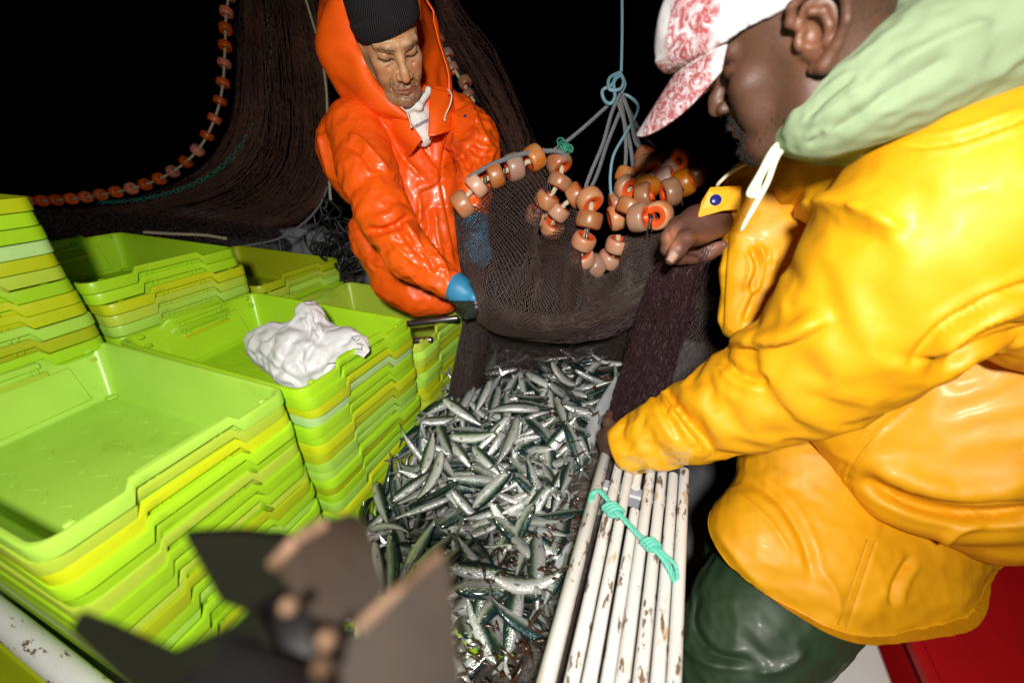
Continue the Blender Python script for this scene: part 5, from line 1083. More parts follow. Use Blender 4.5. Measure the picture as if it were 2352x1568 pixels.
gl1 = glove([([(1030, 640, 1.115), (1052, 664, 1.105), (1066, 680, 1.10)], [.034, .036, .033], .02), ([(1060, 660, 1.085), (1088, 684, 1.075), (1120, 703, 1.08)], [.017, .0135, .011], .012),
             ([(1076, 690, 1.09), (1094, 706, 1.075), (1086, 722, 1.095)], [.015, .0125, .011], .008), ([(1068, 694, 1.10), (1080, 712, 1.085), (1072, 726, 1.10)], [.0145, .012, .0105], .008), ([(1060, 694, 1.12), (1068, 712, 1.105), (1062, 722, 1.12)], [.014, .0115, .010], .008), ([(1052, 690, 1.135), (1058, 706, 1.125), (1054, 716, 1.135)], [.0125, .0105, .009], .008)], (1070, 680, 1.1))
gl2 = glove([([(1088, 470, 1.16), (1092, 515, 1.14), (1096, 540, 1.13)], [.034, .036, .034], .02), ([(1080, 520, 1.13), (1072, 555, 1.11), (1082, 585, 1.10)], [.016, .0135, .011], .012), ([(1082, 550, 1.12), (1080, 590, 1.10), (1098, 606, 1.12)], [.0145, .012, .011], .008), ([(1094, 556, 1.115), (1096, 594, 1.095), (1108, 606, 1.12)], [.0145, .012, .0105], .008), ([(1104, 555, 1.125), (1108, 588, 1.105), (1118, 600, 1.13)], [.014, .0115, .010], .008), ([(1112, 545, 1.135), (1120, 575, 1.12), (1124, 590, 1.135)], [.0125, .0105, .009], .008)], (1095, 550, 1.13))
for (V, Q), dk in ((gl1, True), (gl2, False)):
    u, v, d = proj(V); mi = None
    if dk:
        cv = V[Q].mean(1); uu, vv, dd = proj(cv); mi = ((vv > 690) & (uu < 1112)) | ((uu > 1112)); mi = mi.astype(int)
    obj('glove', mesh_from('glove', V, Q, [M_glove, M_gpalm], mi=mi), man1)
# trousers and boots below the crates
f = Field([-1.15, 1.2, -0.02], [-0.6, 1.56, 0.95], 0.012)
for x in (-0.97, -0.79): f.chain([(x, 1.37, 0.86), (x, 1.37, 0.45), (x, 1.37, 0.07), (x + 0.02, 1.30, 0.05)], [0.10, 0.085, 0.065, 0.05], 0.03)
V, Q = f.skin(2); obj('trousers', mesh_from('trousers', V, Q, M_orange), man1)

# ================= the man in yellow
man2 = empty('person', (0.42, 0.50, 0.0)); tag(man2, 'man in yellow oilskin jacket and stained white cap, bending over the tubes', 'person')
YR = yaw_frame(2.84, -0.47, 0.25); YT, YS = P(1842, 86, 0.50), 1.0
def yellow_head():
    f = head_field(0.0016, ears=1.22, neck=0.11)
    V, Q = f.skin(1); C = col_of(V, (0.076, 0.032, 0.0185)); n1 = vnoise(V, 40, 1); n2 = vnoise(V, 320, 4); paint(C, 0.45 * np.clip(n2, 0, 1) * np.clip((0.01 - V[:, 2]) / 0.03, 0, 1), (0.035, 0.018, 0.014))
    paint(C, 0.5 * n1, (0.065, 0.028, 0.019)); paint(C, 0.75 * blobx(V, (0.088, -0.012, 0.002), (0.02, 0.022, 0.034)), (0.175, 0.068, 0.034)); paint(C, 0.5 * blobx(V, (0.045, 0.06, -0.02), (0.02, 0.03, 0.025)), (0.092, 0.040, 0.024))
    paint(C, 0.6 * blob(V, (0, 0.112, -0.03), (0.014, 0.012, 0.014)), (0.16, 0.07, 0.045))
    paint(C, np.clip(1.6 * blobx(V, (0.0, 0.093, -0.0515), (0.032, 0.022, 0.0072)), 0, 1) * np.clip(0.75 + n2, 0, 1), (0.008, 0.006, 0.006)); paint(C, np.clip(1.5 * blobx(V, (0.028, 0.085, -0.068), (0.007, 0.02, 0.014)), 0, 1) * np.clip(0.7 + n2, 0, 1), (0.009, 0.007, 0.006))
    paint(C, np.clip(1.4 * blob(V, (0, 0.08, -0.108), (0.028, 0.03, 0.018)), 0, 1) * np.clip(0.6 + n2, 0, 1), (0.010, 0.008, 0.007)); paint(C, 1.2 * blob(V, (0, 0.097, -0.070), (0.02, 0.014, 0.0075)), (0.15, 0.055, 0.05))
    hair = np.clip((V[:, 2] + 0.02 - 0.3 * (V[:, 1] + 0.02)) / 0.02, 0, 1) * np.clip((-0.035 - V[:, 1]) / 0.02, 0, 1); paint(C, 0.45 * hair * np.clip(0.6 + n2, 0, 1), (0.022, 0.014, 0.011)); paint(C, 0.6 * blobx(V, (0.074, 0.022, 0.012), (0.012, 0.008, 0.03)) * np.clip(0.5 + n2, 0, 1), (0.02, 0.012, 0.01))
    return place(V, YR, YT, YS), Q, C
hv, hq, hc = yellow_head()
def finger_field(c, half, chains, vx=0.0022):
    c = P(*c); f = Field(c - half, c + half, vx)
    for pts, rs, k in chains: f.chain(PP(pts), rs, k)
    return f
# the far hand: back of the hand up, thumb down over the net, fingers curling back under it
f = finger_field((1600, 540, .80), 0.13, [([(1672, 478, .80), (1640, 500, .80), (1605, 515, .79)], [.030, .031, .033], .02), ([(1600, 512, .79), (1566, 530, .785)], [.031, .027], .02), ([(1640, 515, .79), (1596, 535, .78)], [.026, .024], .02),
                                          ([(1592, 532, .770), (1574, 550, .752), (1557, 572, .748), (1541, 596, .755)], [.0185, .0150, .0140, .0105], .010),
                                          ([(1552, 515, .795), (1534, 545, .800), (1532, 572, .815), (1560, 595, .83), (1595, 597, .835)], [.0150, .0130, .0118, .0108, .009], .008), ([(1565, 510, .815), (1546, 545, .825), (1552, 580, .84), (1590, 596, .85), (1625, 588, .85)], [.0145, .0128, .0115, .0108, .009], .008),
                                          ([(1580, 508, .83), (1570, 550, .845), (1590, 580, .855), (1630, 585, .85), (1660, 572, .835)], [.014, .0125, .0115, .0108, .0095], .008), ([(1600, 510, .84), (1605, 550, .85), (1630, 570, .845), (1662, 562, .825)], [.013, .0115, .0105, .0092], .008)])
V, Q = f.skin(1); u, v, d = proj(V); C = col_of(V, (0.088, 0.036, 0.024)); n = vnoise(V, 60, 3); paint(C, 0.5 * n, (0.055, 0.024, 0.017))
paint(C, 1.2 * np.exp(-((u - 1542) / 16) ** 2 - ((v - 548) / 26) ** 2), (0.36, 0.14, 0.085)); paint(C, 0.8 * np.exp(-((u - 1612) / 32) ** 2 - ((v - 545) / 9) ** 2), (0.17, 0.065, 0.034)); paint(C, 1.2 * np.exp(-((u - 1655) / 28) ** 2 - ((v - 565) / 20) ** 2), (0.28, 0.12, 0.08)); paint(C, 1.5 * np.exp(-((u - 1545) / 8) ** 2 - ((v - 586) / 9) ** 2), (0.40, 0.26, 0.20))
hand1 = (V, Q, C)
# the near hand pressing the net down on the end of the tubes
f = finger_field((1410, 1005, .90), 0.13, [([(1450, 1008, .875), (1424, 1004, .895), (1408, 1004, .90)], [.030, .029, .026], .02), ([(1408, 988, .895), (1396, 968, .91), (1400, 950, .925)], [.0135, .011, .009], .01), ([(1402, 1004, .90), (1388, 1012, .915), (1386, 1032, .93)], [.0135, .0112, .0095], .008), ([(1404, 1014, .90), (1396, 1026, .91), (1398, 1042, .925)], [.013, .0108, .009], .008), ([(1412, 1020, .90), (1406, 1032, .905), (1410, 1044, .915)], [.012, .010, .009], .008), ([(1402, 994, .905), (1386, 996, .92), (1380, 1014, .935)], [.013, .011, .0095], .008)])
V, Q = f.skin(1); hand2 = (V, Q, col_of(V, (0.075, 0.032, 0.022)))
yn = P(1985, 225, .64)
ub = under_body([[(yn, .05), (P(2060, 560, .80), .07), (P(2060, 1100, .86), .08)], [(P(2230, 480, .56), .035), (P(1890, 830, .66), .032), (P(1600, 968, .80), .028), (P(1440, 1008, .868), .026)], [(P(2060, 560, .80), .06), (P(1900, 500, .88), .035), (P(1780, 540, .87), .03), (P(1690, 480, .81), .026)], [(P(2060, 560, .80), .05), (P(2230, 480, .56), .035)], [(P(2060, 1100, .86), .08), (np.array([.34, .50, .45]), .04), (np.array([.25, .47, .06]), .03)], [(P(2060, 1100, .86), .08), (np.array([.36, .72, .45]), .04), (np.array([.32, .74, .06]), .03)]], (0.09, 0.04, 0.026), 0.014)
jn = join([(hv, hq, hc), hand1, hand2, ub]); obj('body', mesh_from('body', jn[0], jn[1], M_skin2, attrs={'col': jn[2]}), man2)
mb = MB(); nn = (CAM - P(1543, 592, .745)); nn /= np.linalg.norm(nn); R = frame(nn - UP * 0.15, P(1541, 596, .75) - P(1560, 570, .75)); b_ = P(1545, 590, .745)
G = [b_ + R[:, 0] * x + R[:, 1] * y + nn * (0.0052 - 55 * y * y - 12 * max(0, x) ** 2) for x in np.linspace(-0.008, 0.009, 7) for y in np.linspace(-0.0062, 0.0062, 7)]
M_nail = mat('pale_nail', (0.36, 0.22, 0.17), 0.35)
obj('thumb_nail', mesh_from('thumb_nail', np.array(G), [(i * 7 + j, i * 7 + j + 1, (i + 1) * 7 + j + 1, (i + 1) * 7 + j) for i in range(6) for j in range(6)], M_nail), man2)

def facial_hair():
    f = head_field(0.004, ears=0.0); V, Q = f.skin(1); N = normals(V, Q); g = rng(6); pick = []
    def dens(p): 
        x, y, z = p; return max(blob(np.array([[abs(x), y, z]]), (0.010, 0.093, -0.0515), (0.020, 0.02, 0.0065))[0] * 1.3, blob(np.array([[abs(x), y, z]]), (0.028, 0.085, -0.066), (0.006, 0.02, 0.013))[0], blob(np.array([[x, y, z]]), (0, 0.082, -0.106), (0.026, 0.03, 0.016))[0] * 1.2, 0.02 * (z < -0.06) * (y > 0.02))
    W = np.array([dens(p) if p[1] > -0.02 else 0 for p in V]); idx = g.choice(len(V), 1500, p=W / W.sum()); P0 = V[idx] + g.normal(0, 0.0012, (1500, 3)); n = N[idx]; dr = n * 0.6 + np.array([0, 0.1, -0.9]) + g.normal(0, 0.35, (1500, 3)); dr /= np.linalg.norm(dr, axis=1)[:, None]
    P1 = P0 + dr * g.uniform(0.0025, 0.0055, (1500, 1)); A_ = place(np.concatenate([P0, P1]), YR, YT, YS); E = np.stack([np.arange(1500), np.arange(1500) + 1500], 1); Wv, Wq = wires(A_, E, 0.00035); obj('facial_hair', mesh_from('facial_hair', Wv, Wq, M_hair), man2)
M_hair = mat('black_hair', (0.010, 0.008, 0.007), 0.5, spec=0.4)
facial_hair()
def cap():
    M_cap = mat('stained_white_cap', (0.52, 0.505, 0.53), 0.75, spec=0.2, noise=(20, 0.5, (0.40, 0.385, 0.42)), bump=[(30, 0.25, 0.003), (900, 0.3, 0.0004)])
    nt = M_cap.node_tree; L = nt.links.new; bs = nt.nodes['Principled BSDF']; old = bs.inputs['Base Color'].links[0].from_socket; tc = nt.nodes.new('ShaderNodeTexCoord').outputs['Object']
    def fac(scale, a, b, dist, detail=8.0, rough=0.7):
        n = nt.nodes.new('ShaderNodeTexNoise'); n.inputs['Scale'].default_value = scale; n.inputs['Detail'].default_value = detail; n.inputs['Roughness'].default_value = rough; n.inputs['Distortion'].default_value = dist; L(tc, n.inputs['Vector'])
        q = nt.nodes.new('ShaderNodeMapRange'); q.inputs[1].default_value = a; q.inputs[2].default_value = b; L(n.outputs['Fac'], q.inputs[0]); return q.outputs[0]
    mu = nt.nodes.new('ShaderNodeMath'); mu.operation = 'MULTIPLY'; L(fac(11, 0.50, 0.57, 0.4, 3.0, 0.5), mu.inputs[0]); L(fac(60, 0.38, 0.56, 3.0), mu.inputs[1])
    mx = nt.nodes.new('ShaderNodeMix'); mx.data_type = 'RGBA'; L(mu.outputs[0], mx.inputs[0]); L(old, mx.inputs[6]); mx.inputs[7].default_value = (0.26, 0.045, 0.05, 1); L(mx.outputs[2], bs.inputs['Base Color'])
    root = None
    f = Field((-0.12, -0.15, -0.03), (0.12, 0.18, 0.20), 0.0025); f.ell((0, -0.014, 0.058), (0.084, 0.108, 0.100), k=0); f.ell((0, 0.062, 0.078), (0.066, 0.098, 0.072), k=0.03)
    f.half((0, 0.09, 0.044), (0, 0.06, -1.0), 0.004)
    V, Q = f.skin(2); u_ = np.arctan2(V[:, 0], V[:, 1]); N = normals(V, Q); V = V - N * (0.0014 * np.exp(-((np.abs(((u_ / (math.pi / 3)) + 0.5) % 1.0 - 0.5) * 1.05) / 0.03) ** 2))[:, None]
    V = V + N * (0.0016 * (np.abs(V[:, 2] - 0.10 * (V[:, 1] - 0.09) - 0.046 - 0.011) < 0.010))[:, None]
    V = jitter(V, Q, 0.004, 16, 5)
    o = obj('cap', mesh_from('cap', place(V, YR, YT), Q, M_cap), man2)
    # brim: curved plate
    nu, nv = 40, 22; G = []
    for j in range(nv):
        t = j / (nv - 1)
        for i in range(nu):
            s = -1 + 2 * i / (nu - 1); x = s * (0.073 - 0.006 * t); y0 = 0.138 - 0.050 * s * s - 0.010 * abs(s) ** 4; ln = 0.100 * (1 - abs(s) ** 3.6) ** 0.5 + 0.004
            y = y0 - 0.014 + (ln + 0.012) * t * 0.88; z = 0.054 - 0.52 * (ln + 0.012) * t - 0.012 * s * s - 0.016 * s * s * t - 0.05 * (0.12 - y0); G.append((x, y, z))
    V = place(np.array(G), YR, YT); idx = np.arange(nu * nv).reshape(nv, nu); Q = np.stack([idx[:-1, :-1], idx[:-1, 1:], idx[1:, 1:], idx[1:, :-1]], -1).reshape(-1, 4)
    b = obj('brim', mesh_from('brim', V, Q, M_cap), o); md = b.modifiers.new('thick', 'SOLIDIFY'); md.thickness = 0.0042; md.offset = 0
    e = b.modifiers.new('soft', 'BEVEL'); e.width = 0.0012; e.segments = 2
cap()

def yellow_jacket():
    A = np.array(PP([(1390, 900, .8), (2480, 300, .42), (1560, 1480, .85), (2480, 1400, .8), (1660, 380, .9), (2480, 500, 1.0), (2500, 1000, 1.0), (2100, 1400, .95)])); B0, B1 = A.min(0) - 0.06, A.max(0) + 0.06
    f = Field(B0, B1, 0.017); C = lambda pts, rs, k, op='u': f.chain(PP(pts), rs, k, op)
    # front and back of the jacket
    C([(2250, 420, .66), (2050, 470, .78), (1900, 500, .88)], [.125, .130, .105], .05)
    C([(2160, 620, .80), (2000, 650, .88), (1830, 600, .90)], [.165, .150, .115], .06)
    C([(1776, 470, .80), (1772, 560, .84), (1790, 700, .87)], [.062, .078, .105], .06)
    C([(2220, 850, .88), (2020, 900, .93), (1840, 850, .91)], [.18, .17, .125], .07)
    C([(2200, 1050, .93), (2030, 1100, .93), (1850, 1080, .89)], [.165, .165, .135], .07)
    C([(2110, 1170, .95), (1985, 1268, .87), (1840, 1270, .84), (1745, 1250, .83)], [.130, .145, .140, .105], .07)
    C([(1975, 1335, .845), (1850, 1350, .82)], [.125, .125], .06)
    C([(2130, 1170, .95), (2300, 1080, .99), (2480, 1000, 1.0)], [.130, .140, .14], .06)
    C([(1705, 405, .80), (1722, 470, .80), (1705, 620, .82), (1695, 740, .84)], [.026, .034, .038, .042], .03)
    C([(1724, 400, .80), (1800, 385, .76), (1950, 345, .70)], [.028, .036, .045], .04)
    C([(1660, 481, .795), (1700, 482, .815), (1760, 520, .85)], [.041, .052, .07], .02)
    V, Q = garment(f, 170, np.array([0.2, -0.3, -1.0]), 0.03, 0.020, seed=21, noise=0.016, nsc=4, low=44, lim=0.03, fine=0.0010, mask=lambda V: np.full(len(V), 0.42), fl=[('seam', [(1679, 470), (1664, 600), (1656, 760)], 4, 0.005), ('crease', [(1720, 560), (1742, 610), (1720, 680)], 7, 0.014), ('ridge', [(1738, 550), (1755, 600), (1735, 690)], 6, 0.010), ('crease', [(1770, 560), (1745, 660), (1700, 760)], 8, 0.012), ('seam', [(1942, 1442), (1975, 1340), (2009, 1239)], 5, 0.003), ('seam', [(1925, 1436), (1958, 1335), (1992, 1236)], 4, 0.002),
                     ('crease', [(1700, 1090), (1790, 1150), (1850, 1250), (1870, 1350)], 10, 0.008), ('crease', [(2100, 1270), (2060, 1340), (2050, 1400)], 9, 0.008), ('ridge', [(1660, 1110), (1760, 1190), (1830, 1290)], 9, 0.007), ('ridge', [(1640, 1200), (1700, 1290), (1780, 1370)], 14, 0.006), ('ridge', [(1880, 1300), (1920, 1360), (1930, 1430)], 12, 0.006)])
    V = snap(V, np.array([0.3, 0.5, 0.690]), (-0.05, 0.06, -1)); a_, b_, c_ = P(1634, 1075, .80), P(1592, 1292, .79), P(1634, 1075, .95); n_ = np.cross(b_ - a_, c_ - a_); n_ = n_ if n_ @ RT < 0 else -n_; V = snap(V, (a_ + b_) / 2, n_, 0.26); V = snap(V, P(1637, 483, .79), P(1600, 485, .785) - P(1680, 481, .805), 0.075)
    parts = [(V, Q)]
    f = Field(B0, B1, 0.019)                                       # the side panel that hangs over the front
    C([(1905, 900, .765), (2080, 1070, .745), (2265, 1190, .73)], [.085, .098, .080], .05)
    C([(2080, 850, .75), (2300, 990, .70), (2480, 930, .66)], [.10, .125, .125], .08); C([(2300, 800, .70), (2480, 900, .66)], [.13, .14], .08)
    parts.append(garment(f, 170, np.array([0.3, -0.1, -1.0]), 0.04, 0.020, seed=22, noise=0.020, nsc=3.5, low=50, lim=0.032, fine=0.001, mask=lambda V: np.full(len(V), 0.38), fl0=[('crease', [(1960, 1085), (2040, 1130), (2130, 1165), (2240, 1180), (2420, 1170)], 22, 0.030), ('ridge', [(1960, 1050), (2080, 1102), (2230, 1118), (2400, 1095)], 22, 0.014)], fl=[('crease', [(1960, 1085), (2040, 1130), (2130, 1165), (2240, 1180), (2420, 1170)], 12, 0.020), ('ridge', [(2150, 1262), (2200, 1215), (2272, 1190)], 10, 0.010), ('seam', [(1957, 1142), (1950, 1085), (2010, 1000), (2092, 930)], 5, 0.004), ('seam', [(1938, 1140), (1931, 1080), (1995, 985)], 5, 0.003)]))
    f = Field(B0, B1, 0.019)                                       # shoulder and near sleeve
    C([(2330, 360, .50), (2200, 470, .50), (2080, 620, .545)], [.105, .118, .118], .06); C([(2250, 335, .56), (2060, 385, .62), (1930, 412, .69), (1845, 420, .74)], [.088, .080, .07, .05], .06)
    C([(2330, 520, .54), (2480, 640, .54)], [.13, .14], .08)
    C([(2080, 620, .545), (1960, 760, .60), (1850, 855, .665)], [.116, .106, .098], .05)
    C([(1850, 855, .665), (1720, 915, .735), (1600, 965, .80)], [.098, .088, .080], .04)
    C([(1600, 965, .80), (1510, 1000, .845), (1450, 1026, .875)], [.078, .067, .062], .02)
    ax = P(1450, 1020, .87) - P(2150, 500, .5); ax /= np.linalg.norm(ax); c0 = P(2150, 500, .5)
    V, Q = garment(f, 190, ax, 0.075, 0.028, seed=2, noise=0.014, nsc=6, low=34, lim=0.032, mask=lambda V: np.clip(0.26 + 1.2 * ((V - c0) @ ax), 0.22, 0.9),
        fl0=[('crease', [(1518, 885), (1552, 947), (1640, 1046)], 22, 0.014), ('ridge', [(1920, 725), (1792, 785), (1645, 788)], 26, 0.010), ('crease', [(2420, 740), (2260, 790), (2120, 870)], 22, 0.022), ('ridge', [(1815, 470), (1900, 460), (1985, 480), (2085, 540)], 24, 0.014), ('crease', [(1850, 430), (1800, 500), (1760, 590)], 20, 0.012)],
        fl=[('ridge', [(1815, 470), (1900, 460), (1985, 480), (2085, 540)], 12, 0.009), ('crease', [(1850, 430), (1800, 500), (1760, 590)], 10, 0.010), ('step', [(1920, 735), (1792, 795), (1645, 792)], 13, 0.013), ('crease', [(1660, 815), (1700, 860), (1770, 880)], 10, 0.010), ('step', [(1518, 885), (1552, 947), (1640, 1046)], 10, 0.015), ('crease', [(1500, 880), (1535, 960), (1575, 1020)], 8, 0.010),
            ('crease', [(2420, 640), (2280, 690), (2160, 760), (2080, 850)], 12, 0.014), ('crease', [(2420, 740), (2260, 790), (2150, 850)], 11, 0.014), ('ridge', [(2380, 700), (2240, 745), (2130, 820)], 11, 0.009), ('crease', [(2060, 335), (2200, 320), (2400, 250)], 8, 0.008)])
    V = snap(V, P(1414, 1030, .885), P(1414, 1030, .885) - P(1500, 1000, .85))
    parts.append((V, Q)); k = 0; VV, QQ = [], []
    for V, Q in parts: VV.append(V); QQ.append(Q + k); k += len(V)
    return np.concatenate(VV), np.concatenate(QQ)
jv, jq = yellow_jacket(); cv = jv[jq].mean(1); uu, vv, dd = proj(cv)
wet = ((vv > 1035 + 18 * np.sin(uu / 21) + (uu - 1460) * -0.05) & (uu < 1640) & (vv < 1120) & (uu > 1425)).astype(int)
jo = obj('jacket', mesh_from('jacket', jv, jq, [M_yellow, M_ygrime], mi=wet), man2)
mb = MB(); tb = [(1632, 430, .735), (1704, 426, .73), (1700, 480, .73), (1660, 484, .735), (1602, 500, .755), (1612, 462, .755)]
p = np.array(PP(tb)); n = np.cross(p[1] - p[0], p[2] - p[0]); n /= np.linalg.norm(n); n = n if n @ (CAM - p[0]) > 0 else -n
mb.add(np.concatenate([p, p - n * 0.004]), [tuple(range(6)), tuple(range(6, 12))[::-1]] + [(i, i + 6, (i + 1) % 6 + 6, (i + 1) % 6) for i in range(6)]); tabo = obj('collar_tab', mb.mesh('collar_tab', M_yellow, False), jo); md = tabo.modifiers.new('soft', 'BEVEL'); md.width = 0.0015; md.segments = 2
mb = MB(); disc(mb, P(1644, 459, .738), n, 0.0105, 0.004); obj('snap_button', mb.mesh('snap_button', M_snap), tabo)
mb = MB()
for px in ([(1942, 1440), (1975, 1340), (2009, 1240)], [(1924, 1434), (1957, 1335), (1991, 1238)], [(1957, 1140), (1950, 1085), (2010, 1000), (2088, 934)]):
    q = stitch(jv, jq, px, .001)
    if len(q) > 3: mb.tube(q, 0.0008, 4)
M_yseam = mat('tan_seam', (0.50, 0.24, 0.004), 0.6)
if mb.n: obj('seam', mb.mesh('seam', M_yseam), jo)

def hoodie():
    A = np.array(PP([(1760, 330, .58), (2500, -40, .40), (2000, -80, .6), (2500, 180, .62)])); f = Field(A.min(0) - 0.14, A.max(0) + 0.14, 0.013)
    C = lambda pts, rs, k, op='u': f.chain(PP(pts), rs, k, op)
    C([(1812, 312, .54), (1880, 285, .50), (1990, 225, .465), (2120, 150, .445), (2300, 55, .43), (2480, -30, .425)], [.024, .034, .044, .056, .068, .074], .04)
    C([(1850, 280, .53), (1965, 178, .50), (2085, 68, .475), (2210, -50, .46)], [.022, .030, .040, .05], .03)
    C([(1900, 310, .56), (2000, 270, .53), (2130, 215, .50), (2330, 120, .47)], [.035, .05, .06, .065], .05)
    V, Q = garment(f, 120, P(2300, 70, .45) - P(1812, 312, .58), 0.0, 0.030, seed=41, noise=0.008, nsc=9, low=26, lim=0.014, fine=0.0015, fl=[('crease', [(1975, 165), (1900, 222), (1845, 280)], 7, 0.006), ('crease', [(1850, 335), (1880, 318), (1890, 300)], 7, 0.004), ('ridge', [(1990, 190), (1920, 245), (1850, 300)], 11, 0.007), ('crease', [(2050, 210), (1980, 260), (1900, 310)], 12, 0.006), ('crease', [(2200, 120), (2080, 190), (2000, 240)], 16, 0.006), ('ridge', [(2300, 40), (2150, 100), (2030, 170)], 16, 0.006)]); return V, Q
v_, q_ = hoodie(); ho = obj('hoodie_hood', mesh_from('hoodie_hood', v_, q_, M_hoodie), man2)
mb = MB(); mb.tube(spline(PP([(1805, 318, .53), (1775, 345, .53), (1745, 400, .54), (1722, 440, .55), (1724, 448, .55), (1736, 446, .55), (1748, 405, .54), (1790, 335, .53)]), 8), 0.0042, 8); mb.tube(spline(PP([(1815, 325, .53), (1785, 360, .53), (1762, 420, .54), (1735, 470, .55), (1718, 500, .56)]), 8), 0.0040, 8); mb.tube(PP([(1718, 500, .56), (1702, 530, .57)]), 0.0030, 8)
obj('hood_cord', mb.mesh('hood_cord', M_hcord), ho)
mb = MB(); mb.tube(spline(PP([(1742, 372, .70), (1710, 378, .70), (1680, 395, .71), (1652, 420, .73), (1646, 432, .75)]), 8), 0.0034, 8); obj('draw_cord', mb.mesh('draw_cord', M_hem), jo)
# green trousers
f = Field([-0.04, 0.20, -0.02], [0.74, 0.97, 0.87], 0.017)
f.chain(PP([(1890, 1270, .90), (1800, 1360, .86), (1735, 1430, .83)]), [.13, .125, .115], .05); f.chain([P(1735, 1430, .83), P(1690, 1530, .82), np.array([0.20, 0.50, 0.30]), np.array([0.22, 0.51, 0.06])], [.115, .108, .08, .06], .05)
f.chain(PP([(1860, 1240, 1.0), (1720, 1240, 1.02)]), [.11, .09], .05); f.chain([P(1720, 1240, 1.02), np.array([0.30, 0.74, 0.35]), np.array([0.32, 0.74, 0.05])], [.09, .075, .06], .05)
V, Q = garment(f, 160, np.array([0, 0.2, -1.0]), 0.05, 0.02, seed=31, noise=0.014, nsc=5, low=36, lim=0.022, fine=0.001, mask=lambda V: np.full(len(V), 0.6), fl=[('ridge', [(1580, 1330), (1562, 1420), (1590, 1500), (1680, 1545)], 9, 0.008), ('crease', [(1605, 1350), (1590, 1430), (1640, 1500), (1740, 1520)], 9, 0.009), ('ridge', [(1720, 1545), (1800, 1530), (1860, 1480)], 9, 0.008)])
obj('trousers', mesh_from('trousers', V, Q, M_dgreen), man2)

